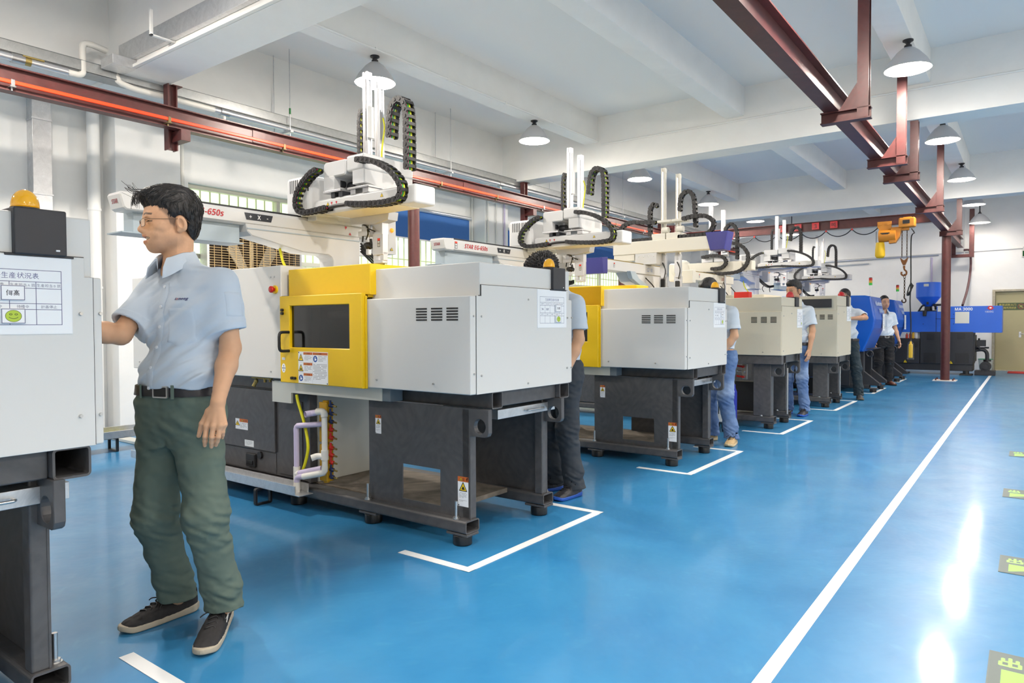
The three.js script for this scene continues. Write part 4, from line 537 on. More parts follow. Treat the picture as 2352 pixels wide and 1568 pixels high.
// older robot in cream, thin arms; blue end caps or a round motor cover
function creamRobot(text, o) {
  const r = thing('takeout_robot', text, 'robot', o.pos, 0, 'cream take-out robots'), X = -1.78, capM = o.blue ? M.capBlue : M.robotBeige;
  mesh('traverse_beam', [bx(X - 0.2, X, 1.83, 1.95, -0.5, 1.2, 0.006)], o.blue ? M.robot : M.robotBeige, r);
  mesh('traverse_rail', [bx(X - 0.15, X - 0.03, 1.95, 1.966, -0.45, 1.1, 0.002)], M.brass, r);
  mesh('end_cap', [ext([[1.19, 1.78], [1.3, 1.78], [1.32, 1.96], [1.19, 1.975]], 'x', X - 0.25, X + 0.03, { bevel: 0.006 })], capM, r);
  decal('model_print', letters(220, 72, o.blue ? 'C2-10' : '200', o.blue ? '#5d86c8' : '#b04a48', { px: 54, bold: false }), 0.26, 0.085, [X + 0.002, 1.89, 0.02], 'x', r); decal('mini_label', miniLabelMat, 0.03, 0.055, [X + 0.002, 1.895, 0.98], 'x', r);
  mesh('stand', [ext([[-0.45, 1.84], [-0.45, o.y0], [-0.12, o.y0], [-0.12, 1.58], [0.5, 1.72], [0.62, 1.84]], 'x', X - 0.18, X - 0.02, { bevel: 0.006 })], o.blue ? M.robot : M.robotBeige, r);
  mesh('stand_arm', [ext([[-0.1, o.y0], [0.06, o.y0], [0.06, 1.56], [0.6, 1.75], [0.66, 1.84], [0.52, 1.84], [0.42, 1.76], [-0.04, 1.62], [-0.1, 1.58]], 'x', X - 0.01, X + 0.05, { bevel: 0.004 })], M.robotGrey, r);
  const ky = o.ky, kx0 = o.kx0, kx1 = o.kx1;
  mesh('kick_beam', [ext([[kx0, ky - 0.08], [kx1 - 0.06, ky - 0.08], [kx1 - 0.1, ky + 0.08], [kx0, ky + 0.08]], 'z', -0.02, 0.14, { bevel: 0.004 }), bx(kx0, kx0 + 0.3, ky - 0.16, ky - 0.08, 0.0, 0.12, 0.004)], M.robotBeige, r);
  if (o.blue) mesh('beam_cap', [ext([[kx1 - 0.06, ky - 0.1], [kx1 + 0.12, ky - 0.1], [kx1 + 0.16, ky + 0.12], [kx1 - 0.12, ky + 0.12]], 'z', -0.05, 0.16, { bevel: 0.008 })], M.capBlue, r);
  else { mesh('motor_cover', [ball(kx0 + 0.02, ky - 0.02, 0.08, 0.17, 0.17, 0.13, 24, 16), bx(kx0 - 0.2, kx0 + 0.1, ky - 0.2, ky + 0.1, -0.06, 0.14, 0.04, 3)], M.robotBeige, r); mesh('beam_cap', [bx(kx1 - 0.05, kx1 + 0.08, ky - 0.07, ky + 0.08, -0.02, 0.15, 0.02, 2)], M.robotBeige, r); }
  mesh('carriage', [bx(X - 0.15, X + 0.15, 1.955, ky - 0.08, -0.06, 0.14, 0.006), ...[0, 1, 2, 3].map((i) => boltGeo(X - 0.1 + i * 0.07, ky - 0.12, 0.14, 'z', 0.01))], o.blue ? M.robot : M.robotBeige, r);
  o.arms.forEach(([x, y1, yb], i) => {
    profilePost(r, x, -0.06, ky - 0.2, y1, 0.055, 0.05, o.blue ? M.robotBeige : M.alu);
    mesh('slider_block', [bx(x - 0.09, x + 0.1, ky + 0.08, ky + 0.16, -0.09, 0.12, 0.01, 2), bx(x - 0.02, x + 0.16, ky + 0.3, ky + 0.33, -0.04, 0.1, 0.004), rod([x + 0.05, ky + 0.2, 0.08], [x + 0.13, ky + 0.2, 0.08], 0.04, 0.04, 16)], o.blue ? M.robotBeige : M.alu, r);
    const g = mesh('gripper', [bx(x - 0.04, x + 0.04, ky - 0.34, ky - 0.1, -0.09, -0.03, 0.004), bx(x - 0.05, x + 0.05, yb, ky - 0.38, -0.08, -0.04, 0.004), bx(x - 0.025, x + 0.03, ky - 0.4, ky - 0.33, -0.1, -0.02, 0.003)], M.alu, r);
    mesh('wrist_motor', [bx(x - 0.028, x + 0.028, (yb + ky - 0.38) / 2 - 0.08, (yb + ky - 0.38) / 2 + 0.06, -0.095, -0.02, 0.008)], M.black, g);
    mesh('mini_cables', [tube([[x, ky - 0.2, -0.02], [x + 0.05, ky - 0.3, 0], [x + 0.02, ky - 0.42, -0.02]], 0.006, 12, 6)], M.black, g);
  });
  for (const [pts, z, ax] of o.chains) cableChain(r, pts, z, 0.06, { cables: 1, hgt: 0.05, pitch: 0.055, axis: ax || 'z' });
  mesh('air_hoses', [tube([[X + 0.02, 1.78, -0.3], [X + 0.1, 1.68, -0.32], [X + 0.14, o.y0, -0.3]], 0.008, 14, 6), tube([[X + 0.03, 1.78, 0.2], [X + 0.1, 1.66, 0.1], [X + 0.1, o.y0, 0.05]], 0.008, 14, 6)], M.black, r);
  return r;
}
{
  const r1 = starRobot('nearest white take-out robot, its tall arms rising to the first ceiling lamp');
  r1.position.set(-2.3, 0, -3.215);
  dup(r1, [-2.26, -0.01, -5.83], 'second white take-out robot, behind the machine with the spiky black hair');
  const r5 = dup(r1, [-2.28, 0.27, -13.58], 'white robot between the blue capped robot and the crane lettering'); r5.scale.set(1.12, 1, 1);
  mesh('stand_riser', [bx(-1.95, -1.81, 1.432, 1.588, -0.33, -0.085, 0.004)], M.robot, r5);
  const r6 = dup(r1, [-2.34, 0.16, -16.2], 'farthest white robot, alone against the bare far wall');
  mesh('stand_riser', [bx(-1.95, -1.81, 1.542, 1.588, -0.33, -0.085, 0.004)], M.robot, r6);
  creamRobot('cream robot with dark blue end caps and two open top chain loops', { pos: [-2.2, 0, -8.34], blue: true, y0: 1.538, ky: 2.18, kx0: -2.25, kx1: -0.86, arms: [[-1.62, 3.2, 1.62], [-1.42, 3.1, 1.56]], chains: [[[[-1.66, 2.49], [-1.8, 2.5], [-2.0, 2.52], [-2.12, 2.48], [-2.17, 2.4], [-2.12, 2.31], [-2.0, 2.28], [-1.7, 2.28]], 0.09], [[[-1.3, 2.5], [-1.15, 2.52], [-0.98, 2.5], [-0.9, 2.42], [-0.93, 2.33], [-1.0, 2.29], [-1.35, 2.28]], 0.09], [[[-1.38, 2.62], [-1.36, 2.8], [-1.28, 2.86], [-1.21, 2.8], [-1.18, 2.6], [-1.17, 2.4]], -0.02], [[[-1.7, 2.7], [-1.72, 2.75], [-1.78, 2.7], [-1.79, 2.5], [-1.79, 2.34]], -0.02]] });
  creamRobot('cream robot with a big rounded motor cover, partly behind the blue capped one', { pos: [-2.15, 0, -10.87], y0: 1.627, ky: 2.08, kx0: -2.45, kx1: -1.35, arms: [[-2.0, 3.08, 1.62], [-1.8, 3.0, 1.58]], chains: [[[[-1.8, 2.42], [-1.6, 2.44], [-1.42, 2.38], [-1.32, 2.24], [-1.34, 2.1], [-1.45, 2.0], [-1.7, 1.97], [-2.2, 2.0]], 0.2], [[[-2.05, 2.24], [-1.85, 2.26], [-1.7, 2.22], [-1.66, 2.14], [-1.72, 2.07], [-1.9, 2.05]], 0.2], [[[-1.76, 2.5], [-1.74, 2.7], [-1.66, 2.76], [-1.58, 2.68], [-1.56, 2.4], [-1.56, 2.2]], -0.02]] });
}
// ---------------------------------------------------------------- lamps
const shadeOut = std(rgb(196, 197, 200), 0.4, 0.15), shadeIn = std(rgb(240, 240, 238), 0.5), bulbMat = std(rgb(255, 255, 255), 0.5, 0, { emissive: LAMP_TINT, emissiveIntensity: 12 });
const R = 0.222, inA = boxUV(clean(lathe([[0.05, 0.205], [0.1, 0.168], [0.17, 0.085], [R - 0.006, 0.004]], [0, 0, 0], 40)));
const outA = fuse([lathe([[R - 0.006, 0], [R, 0.004], [0.176, 0.088], [0.106, 0.174], [0.056, 0.215], [0.03, 0.22]], [0, 0, 0], 40)]);
const bulbA = fuse([lathe([[0, 0.022], [0.045, 0.026], [0.066, 0.045], [0.07, 0.065], [0.058, 0.1], [0.034, 0.13], [0, 0.135]], [0, 0, 0], 24)]);
const socketA = fuse([rod([0, 0.13, 0], [0, 0.2, 0], 0.03, 0.036, 16), rod([0, 0.2, 0], [0, 0.246, 0], 0.04, 0.034, 18)]);
function lamp(x, y, z, text, base, group, power = 1) {
  const l = thing('high_bay_lamp', text, 'ceiling lamp', [x, y, z], 0, group);
  const sh = mesh('shade', outA, shadeOut, l); mesh('reflector', inA, shadeIn, sh);
  mesh('bulb', bulbA, bulbMat, l).castShadow = false;
  const h = base - y; mesh('socket', socketA, M.darker, l);
  mesh('ceiling_mount', [ball(0, 0.262, 0, 0.02), rod([0, 0.24, 0], [0, h - 0.012, 0], 0.012), rod([0, h - 0.03, 0], [0, h - 0.012, 0], 0.025, 0.045, 20), rod([0, h - 0.012, 0], [0, h, 0], 0.05, 0.05, 20)], M.darker, l);
  const p = new THREE.PointLight(LAMP_TINT, LAMP_POWER * power, 0, 2); p.position.set(0, 0.07, 0); p.castShadow = true; p.shadow.radius = 6; p.shadow.bias = -0.002; p.shadow.mapSize.set(512, 512); l.add(p);
}
const LG = 'cone shaded lamps of the left row', RG = 'cone shaded lamps of the right row';
[[-5.17, 'nearest lamp of the left row, right above the first robot arms'], [-8.17, 'cone lamp hanging free between the first and the second white robot'], [-11.5, 'cone lamp beside the arm tops of the blue capped robot'], [-14.84, 'cone lamp over the blue end cap of the cream robot'], [-18.1, 'cone lamp between the arms of the white robot before the crane bridge']].forEach(([z, t]) => lamp(-5.7, 3.8, z, t, 4.09, LG, z < -17 ? 0.5 : z < -14 ? 0.7 : 1));
lamp(-5.27, 3.6, -19.85, 'small low lamp seen just below the crane bridge lettering', YS, LG, 0.12);
[[-8.19, 'largest cone lamp, beside the right crane rail'], [-11.7, 'second cone lamp from the front in the right row'], [-15.1, 'third cone lamp from the front in the right row'], [-18.5, 'fourth cone lamp of the right row, upper of the close pair']].forEach(([z, t]) => lamp(-1.04, 3.79, z, t, 4.09, RG, z < -17 ? 0.45 : z < -14 ? 0.7 : 1));
lamp(-1.0, 3.56, -20.0, 'lowest and farthest cone lamp of the right row', YS, RG, 0.12);
for (const z of [1.5, -1.9]) lamp(-5.7, 3.8, z, z > 0 ? 'left row cone lamp behind the camera, farther of the two' : 'left row cone lamp just above the top edge of the picture', 4.09, 'lamps over the camera side');
for (const z of [1.6, -1.65, -4.92]) lamp(-1.04, 3.79, z, z > 0 ? 'right row cone lamp behind the camera' : z > -3 ? 'right row cone lamp high above the camera' : 'right row cone lamp just above the top edge of the picture', 4.09, 'lamps over the camera side');
for (const x of [3.42, 7.2]) for (const z of [1.6, -2.9, -7.4, -11.9, -16.4]) lamp(x, 3.79, z, `cone lamp over the hall right of the picture, ${['first', 'second', 'third', 'fourth', 'fifth'][Math.round((1.6 - z) / 4.5)]} of the ${x < 5 ? 'nearer' : 'farther'} side row`, x < 5 ? 4.09 : YS, 'lamps over the right part of the hall', 1.0);

// ---------------------------------------------------------------- overhead crane
const RLX = -7.0, RRX = -1.42;
{
  const l = thing('crane_runway', 'left oxide red crane rail running along the window wall', 'crane rail');
  mesh('rail_beam', [iBeam('z', -20.4, 4.3, RLX, 3.19, 3.4, 0.11)], M.rust, l);
  for (const z of [-0.4, -2.05, -4.6, -8.2, -12.4]) mesh('joint_plate', [bx(RLX + 0.004, RLX + 0.012, 3.205, 3.385, z - 0.08, z + 0.08, 0.001)], M.rust, l);
  for (const z of [3.0, -3.72, -9.95, -16.6]) { const h = mesh('hanger', [iBeam('y', 3.0, 3.672, 0, 0, 0.1, 0.09).translate(0, 0, 0)], M.rust, l); h.position.set(RLX - 0.13, 0, z); mesh('hanger_bracket', [bx(-0.045, 0.2, 3.08, 3.188, -0.05, 0.05, 0.003)], M.rust, h); mesh('top_plate', [bx(-0.055, 0.055, 3.66, 3.67, -0.05, 0.05, 0.001)], M.rust, h); }
  for (const z of [-7.05, -13.3, -19.2]) mesh('column', [rod([RLX, 0, z], [RLX, 3.19, z], 0.083, 0.083, 28), bx(RLX - 0.17, RLX + 0.17, 0, 0.014, z - 0.17, z + 0.17, 0.002), bx(RLX - 0.11, RLX + 0.11, 3.178, 3.19, z - 0.11, z + 0.11, 0.002)], M.rust, l);
  const r = thing('crane_runway', 'right oxide red crane rail hanging over the walking aisle', 'crane rail');
  mesh('rail_beam', [iBeam('z', -20.6, 4.3, RRX, 3.045, 3.265, 0.12)], M.rust, r);
  const px = -1.17;
  [[-6.62, YS], [-8.8, YS], [-9.86, 3.67], [-12.9, YS], [-16.6, 3.67], [0, YS]].forEach(([z, top]) => {
    const h = mesh('hanger', [ext([[px - 0.045, z - 0.045], [px + 0.045, z - 0.045], [px + 0.045, z - 0.036], [px + 0.005, z - 0.036], [px + 0.005, z + 0.036], [px + 0.045, z + 0.036], [px + 0.045, z + 0.045], [px - 0.045, z + 0.045], [px - 0.045, z + 0.036], [px - 0.005, z + 0.036], [px - 0.005, z - 0.036], [px - 0.045, z - 0.036]], 'y', 2.95, top + 0.002)], M.rust, r);
    mesh('hanger_bracket', [iBeam('x', RRX - 0.09, px + 0.06, z, 2.945, 3.045, 0.09, 0.01, 0.008)], M.rust, h);
    mesh('gusset', [ext([[px - 0.045, 3.045], [px - 0.2, 3.045], [px - 0.045, 3.28]], 'z', z - 0.005, z + 0.005)], M.rust, h);
  });
  { const h = mesh('hanger', [bx(px - 0.05, px + 0.05, 2.78, 3.95, -20.36, -20.26, 0.004)], M.rust, r); mesh('hanger_bracket', [bx(RRX - 0.17, px - 0.05, 2.785, 2.86, -20.355, -20.265, 0.004), bx(RRX - 0.169, RRX - 0.08, 2.862, 3.3, -20.354, -20.266, 0.004)], M.rust, h); }
  const c = mesh('column', [rod([-1.395, 0.01, -16.72], [-1.395, 3.046, -16.72], 0.083, 0.083, 30), bx(-1.5, -1.29, 3.03, 3.046, -16.82, -16.62, 0.002)], M.rust, r);
  mesh('base_plate', [bx(-1.6, -1.19, 0, 0.012, -16.92, -16.52, 0.002)], std(rgb(214, 206, 200), 0.7), c); mesh('anchor_nut', [[-1, -1], [1, -1], [1, 1], [-1, 1]].map(([a, b]) => rod([-1.395 + a * 0.15, 0.012, -16.72 + b * 0.15], [-1.395 + a * 0.15, 0.045, -16.72 + b * 0.15], 0.018, 0.014, 6)), M.rust, c);
}
{
  const bracketM = std(rgb(120, 104, 70), 0.5, 0.4), b = thing('conductor_bar', 'bright orange conductor bar fixed along the left crane rail', 'power rail');
  mesh('orange_bar', [bx(-6.925, -6.9, 3.238, 3.272, -20.3, 4.2, 0.008, 2)], M.orange, b);
  for (let i = 0; i < 17; i++) { const z = 1.78 - i * 1.33; mesh('bar_bracket', [bx(-6.99, -6.89, 3.212, 3.22, z - 0.02, z + 0.02, 0.001), bx(-6.93, -6.894, 3.22, 3.276, z - 0.014, z + 0.014, 0.003), rod([-6.935, 3.19, z], [-6.935, 3.23, z], 0.008, 0.008, 8)], i % 3 ? bracketM : M.steel, b); }
}
{
  const z = -15.5, b = thing('crane_bridge', 'oxide red crane bridge beam with red lettered tiles spanning the hall', 'crane beam');
  mesh('bridge_beam', [iBeam('x', RLX + 0.115, RRX - 0.066, z, 3.115, 3.305, 0.12)], M.rust, b);
  for (const [x, y, xe] of [[RLX, 3.402, RLX + 0.2], [RRX, 3.267, RRX - 0.14]]) mesh('end_carriage', [bx(x - 0.05, x + 0.05, y, y + 0.13, z - 0.35, z + 0.35, 0.01), bx(Math.min(x, xe), Math.max(x, xe), y + 0.02, y + 0.1, z - 0.1, z + 0.1, 0.004), bx(xe - 0.05, xe + 0.05, 3.2, y + 0.1, z - 0.05, z + 0.05, 0.004)], M.rust, b);
  '限重3吨'.split('').forEach((ch, i) => { const x = [-4.28, -3.97, -3.62, -3.265][i], t = print(128, 128, (c) => { c.fillStyle = '#c8232c'; c.fillRect(0, 0, 128, 128); if (ch === '3') { c.fillStyle = '#4a0d12'; c.font = 'bold 104px sans-serif'; c.textAlign = 'center'; c.textBaseline = 'middle'; c.fillText('3', 64, 66); } else zh(c, ch, 22, 22, 84, '#4a0d12', 0.12); }); const tile = mesh('letter_tile', [cb(x, 3.212, z + 0.064, 0.14, 0.14, 0.004, 0.001)], M.red, b); decal('tile_print', inked(t, 0.3), 0.138, 0.138, [x, 3.212, z + 0.0665], 'z', tile); });
  mesh('festoon_wire', [rod([RLX + 0.1, 3.09, z + 0.05], [RRX - 0.1, 3.09, z + 0.05], 0.004, 0.004, 6)], M.steel, b);
  for (let i = 0; i < 8; i++) { const x0 = -6.35 + i * 0.49, x1 = x0 + 0.47, g = mesh('festoon_cable', [tube([[x0, 3.08, z + 0.05], [x0 + 0.1, 3.0, z + 0.05], [x0 + 0.235, 2.965, z + 0.05], [x1 - 0.1, 3.0, z + 0.05], [x1, 3.08, z + 0.05]], 0.01, 20, 6)], M.black, b); mesh('festoon_hook', [bx(x0 - 0.02, x0 + 0.012, 3.07, 3.105, z + 0.035, z + 0.065, 0.003)], M.red, g); }
}
{
  const hz = -15.4, hoistM = std(rgb(206, 134, 40), 0.45), h = thing('chain_hoist', 'orange electric chain hoist hanging under the crane bridge, with a yellow chain bag', 'hoist');
  mesh('trolley_motor', [bx(-2.075, -1.79, 3.03, 3.22, hz - 0.06, hz + 0.12, 0.03, 3), bx(-2.0, -1.86, 3.22, 3.235, hz, hz + 0.06, 0.004), bx(-2.42, -1.9, 2.98, 3.06, hz - 0.04, hz + 0.04, 0.012)], hoistM, h);
  mesh('trolley_plate', [ext([[-2.45, 3.18], [-2.2, 3.18], [-2.2, 3.05], [-2.28, 3.0], [-2.4, 3.0], [-2.45, 3.08]], 'z', hz + 0.02, hz + 0.05, { bevel: 0.004 }), ...[-2.4, -2.25].map((x) => rod([x, 3.14, hz - 0.02], [x, 3.14, hz + 0.06], 0.035, 0.035, 16))], hoistM, h);
  const bd = mesh('hoist_body', [rod([-2.42, 2.9, hz + 0.02], [-2.12, 2.9, hz + 0.02], 0.12, 0.12, 28), ext([[-2.2, 3.03], [-2.02, 3.03], [-2.06, 2.86], [-2.13, 2.75], [-2.24, 2.74], [-2.24, 2.8]], 'z', hz - 0.06, hz + 0.09, { bevel: 0.01 })], hoistM, h);
  for (const [x0, x1, y0, y1, zz] of [[-2.38, -2.22, 2.87, 2.95, hz + 0.13], [-2.0, -1.88, 3.1, 3.17, hz + 0.124]]) mesh('name_plate', [bx(x0, x1, y0, y1, zz, zz + 0.006, 0.001), bx(x0 + 0.02, x1 - 0.02, y0 + 0.02, y1 - 0.02, zz + 0.006, zz + 0.008, 0)], M.black, bd);
  mesh('chain_bag', [lathe([[0, 0], [0.06, 0.004], [0.09, 0.05], [0.088, 0.16], [0.078, 0.28], [0.07, 0.31], [0.064, 0.312]], [-2.4, 2.465, hz + 0.02], 22)], std(rgb(226, 184, 22), 0.5), h); mesh('bag_cord', [rod([-2.47, 2.77, hz + 0.02], [-2.47, 3.0, hz + 0.02], 0.005), rod([-2.33, 2.77, hz + 0.02], [-2.34, 2.85, hz + 0.02], 0.005)], M.black, h);
  const linkT = boxUV(clean(new THREE.TorusGeometry(0.014, 0.0048, 6, 12).scale(0.75, 1.35, 1))), chainM = std(rgb(98, 82, 66), 0.4, 0.6);
  const ch = mesh('load_chain', [rod([-1.99, 2.44, hz], [-1.99, 2.45, hz], 0.004)], chainM, h);
  for (const x of [-2.02, -1.935]) for (let i = 0; i < 17; i++) { const m = mesh('chain_link', linkT, chainM, ch); m.position.set(x, 2.98 - i * 0.031, hz + 0.02); m.rotation.y = (i % 2) * Math.PI / 2 + 0.6; }
  const hookM = std(rgb(150, 92, 44), 0.45, 0.3);
  const hook = (x, y, s) => [tube([[x, y + 0.1 * s, hz + 0.02], [x, y + 0.05 * s, hz + 0.02], [x + 0.03 * s, y + 0.01 * s, hz + 0.02], [x + 0.025 * s, y - 0.04 * s, hz + 0.02], [x - 0.015 * s, y - 0.055 * s, hz + 0.02], [x - 0.045 * s, y - 0.025 * s, hz + 0.02], [x - 0.04 * s, y + 0.01 * s, hz + 0.02]], 0.014 * s, 26, 8)];
  mesh('hook_block', [ext([[-2.05, 2.46], [-2.03, 2.38], [-2.0, 2.31], [-1.96, 2.31], [-1.93, 2.38], [-1.91, 2.46], [-1.95, 2.42], [-1.98, 2.4], [-2.01, 2.42]], 'z', hz - 0.02, hz + 0.06, { bevel: 0.008 }), rod([-1.98, 2.3, hz + 0.02], [-1.98, 2.25, hz + 0.02], 0.02), ...hook(-1.975, 2.17, 1.15)], hookM, h);
  const sl = mesh('sling_chain', [rod([-1.97, 2.12, hz + 0.02], [-1.97, 2.125, hz + 0.02], 0.004)], chainM, h);
  { const g = boxUV(clean(new THREE.TorusGeometry(0.026, 0.008, 6, 14).scale(0.7, 1.5, 1))); const m = mesh('chain_link', g, chainM, sl); m.position.set(-1.97, 2.09, hz + 0.02); m.rotation.y = 0.5; }
  for (let i = 0; i < 10; i++) { const m = mesh('chain_link', linkT, chainM, sl); m.scale.set(1.3, 1.15, 1.3); m.position.set(-1.97, 2.03 - i * 0.034, hz + 0.02); m.rotation.y = (i % 2) * Math.PI / 2 + 0.6; }
  mesh('sling_hook', hook(-1.972, 1.63, 0.85), std(rgb(70, 52, 44), 0.5, 0.4), sl);
  const pc = mesh('pendant_cable', [tube([[-1.85, 3.0, hz + 0.1], [-1.8, 2.9, hz + 0.12], [-1.855, 2.8, hz + 0.1], [-1.855, 2.0, hz + 0.08], [-1.865, 1.6, hz + 0.08], [-1.85, 1.2, hz + 0.06], [-1.85, 0.8, hz + 0.06]], 0.011, 60, 8), ...[0, 1, 2].map((i) => tube([[-1.86, 1.98 - i * 0.03, hz + 0.08], [-1.83 + i * 0.01, 1.9, hz + 0.12], [-1.86 - i * 0.012, 1.76, hz + 0.12], [-1.9 - i * 0.01, 1.72, hz + 0.08], [-1.9, 1.84, hz + 0.06], [-1.86, 1.95, hz + 0.06]], 0.01, 26, 6))], M.black, h);
  mesh('pendant_control', [bx(-1.88, -1.815, 0.51, 0.78, hz + 0.03, hz + 0.1, 0.014, 3), rod([-1.848, 0.77, hz + 0.065], [-1.848, 0.83, hz + 0.065], 0.024, 0.014)], std(rgb(232, 190, 30), 0.45), pc);
  mesh('plastic_bag', [lathe([[0.006, 0.36], [0.05, 0.31], [0.058, 0.2], [0.056, 0.06], [0.062, 0.0], [0.058, -0.01]], [-1.848, 0.488, hz + 0.065], 14)], new THREE.MeshPhysicalMaterial({ color: rgb(250, 250, 250), roughness: 0.15, transmission: 1, thickness: 0 }), pc);
}
// ---------------------------------------------------------------- cable trays, pipes, ducts
{
  const t = thing('cable_tray', 'long white cable tray hung from thin rods along the window wall', 'cable tray');
  mesh('tray_trough', [bx(-7.4, -7.2, 3.6, 3.606, -20.3, 4.2, 0), bx(-7.205, -7.2, 3.6, 3.7, -20.3, 4.2, 0.001), bx(-7.4, -7.395, 3.6, 3.7, -20.3, 4.2, 0.001), bx(-7.41, -7.19, 3.7, 3.704, -20.3, 4.2, 0.001)], std(rgb(206, 208, 206), 0.4, 0.5, { map: zincMap }), t);
  for (const z of [-5.12, -8.0, -11.2, -13.6, -18.5]) { const b = mesh('tray_hanger', [bx(-7.5, -7.1, 3.5, 3.526, z - 0.02, z + 0.02, 0.002), rod([-7.46, 3.5, z], [-7.46, YS, z], 0.006, 0.006, 6), rod([-7.14, 3.44, z], [-7.14, YS, z], 0.006, 0.006, 6)], M.zinc, t); if (z === -5.12) mesh('green_tie', [rod([-7.14, 3.72, z], [-7.14, 3.79, z], 0.011)], std(rgb(30, 110, 50), 0.5), b); }
  const p = thing('air_pipe', 'shiny steel pipe running beside the cable tray above the red rail', 'pipe');
  mesh('pipe_run', [rod([-7.22, 3.562, 4.2], [-7.22, 3.562, -2.75], 0.034, 0.034, 18), rod([-7.22, 3.562, -4.2], [-7.22, 3.562, -20.3], 0.032, 0.032, 18)], M.alu, p);
  for (const z of [-2.3, -4.27, -9.3, -15.2]) mesh('pipe_coupling', [rod([-7.22, 3.562, z], [-7.22, 3.562, z - 0.1], 0.045, 0.045, 16)], M.steel, p);
  mesh('ball_valve', [rod([-7.22, 3.562, -2.33], [-7.22, 3.562, -2.45], 0.04), bx(-7.195, -7.18, 3.585, 3.6, -2.55, -2.38, 0.003)], M.brass, p);
  mesh('white_riser', [tube([[-7.22, 3.562, -2.72], [-7.22, 3.562, -2.84], [-7.22, 3.6, -2.88], [-7.22, 3.82, -2.88], [-7.22, 3.87, -2.9], [-7.22, 3.88, -2.96], [-7.24, 3.87, -3.1]], 0.03, 40, 10, 0.3), tube([[-7.24, 3.74, -3.17], [-7.22, 3.6, -3.2], [-7.22, 3.58, -3.26], [-7.22, 3.562, -3.4], [-7.22, 3.562, -4.2]], 0.031, 40, 10, 0.3)], M.pvc, p);
  mesh('pipe_drop', [rod([-7.22, 3.56, -4.32], [-7.22, 3.42, -4.32], 0.016), rod([-7.22, 3.56, -9.35], [-7.22, 3.42, -9.35], 0.016)], M.paint, p);
  const d = thing('air_duct', 'galvanised flat duct running up along the nearest ceiling beam', 'duct');
  mesh('duct_run', [bx(-7.17, 1.5, 3.75, 3.93, -3.236, -3.185, 0.004)], M.zinc, d);
  mesh('duct_end', [bx(-7.17, -6.92, 3.66, 3.75, -3.236, -3.02, 0.004)], M.zinc, d);
  for (const x of [-6.2, -4.6]) mesh('duct_bracket', [bx(x - 0.015, x + 0.015, 3.735, 3.748, -3.236, -3.02, 0.001), bx(x - 0.015, x + 0.015, 3.735, 3.96, -3.04, -3.02, 0.001)], M.paint, d);
  mesh('beam_ledge', [bx(-7.15, 1.5, 3.672, 3.7, -3.237, -3.2, 0.003)], M.paint, d);
  const v = thing('air_duct', 'upright galvanised duct on the wall above the big amber beacon', 'duct');
  mesh('duct_riser', [bx(-8.348, -8.2, 0.4, 3.62, -2.96, -2.785, 0.004)], M.zinc, v); mesh('duct_joint', [bx(-8.348, -8.193, 2.55, 2.57, -2.967, -2.778, 0.002), bx(-8.348, -8.193, 3.32, 3.34, -2.967, -2.778, 0.002)], M.zinc, v);
  const wp = thing('drain_pipe', 'thick white drain pipe standing in the wall corner beside the column', 'pipe');
  mesh('pipe_run', [rod([-8.2, 0, -3.36], [-8.2, 4.0, -3.36], 0.062, 0.062, 22)], M.paint, wp); mesh('pipe_clip', [1.6, 2.45].map((y) => rod([-8.2, y, -3.36], [-8.2, y + 0.025, -3.36], 0.068, 0.068, 22)), M.paint, wp);
  const cp = thing('conduit', 'pair of thin cream conduits running down beside the near wall column', 'pipe'); mesh('pipe_run', [rod([-8.3, 0.9, -4.3], [-8.3, 3.72, -4.3], 0.03, 0.03, 12), rod([-8.3, 0.9, -4.4], [-8.3, 3.72, -4.4], 0.024, 0.024, 12)], M.pvc, cp);
  const cq = thing('conduit', 'thin pale conduits on the wall beside the blue roller blind', 'pipe'); mesh('pipe_run', [rod([-8.02, 0.9, -10.0], [-8.02, 3.72, -10.0], 0.018, 0.018, 10), rod([-8.02, 0.9, -10.25], [-8.02, 3.72, -10.25], 0.014, 0.014, 10), rod([-8.32, 0.9, -9.9], [-8.32, 3.72, -9.9], 0.016, 0.016, 10), tube([[-8.02, 3.4, -10.0], [-7.95, 3.45, -10.2], [-7.98, 3.47, -10.5]], 0.014, 12, 8)], M.pvc, cq); mesh('lilac_pipe', [rod([-8.02, 0.9, -10.5], [-8.02, 3.6, -10.5], 0.016)], M.pvcLilac, cq);
  const jc = thing('lamp_conduit', 'thin white conduit along the joist that carries the left lamps', 'pipe'); mesh('pipe_run', [rod([-5.566, 4.1, -16.4], [-5.566, 4.1, -10.22], 0.012, 0.012, 8), rod([-5.566, 4.1, -9.75], [-5.566, 4.1, -3.68], 0.012, 0.012, 8)], M.paint, jc); mesh('pipe_clip', Array.from({ length: 10 }, (_, i) => bx(-5.579, -5.55, 4.085, 4.116, -3.95 - i * 1.13 - (i > 4 ? 0.6 : 0), -3.92 - i * 1.13 - (i > 4 ? 0.6 : 0), 0.002)), M.paint, jc);
  const bc = thing('lamp_conduit', 'thin white conduit across the face of the middle ceiling beam', 'pipe'); mesh('pipe_run', [rod([-5.5, 4.045, -9.755], [4.4, 4.02, -9.755], 0.012, 0.012, 8)], M.paint, bc);
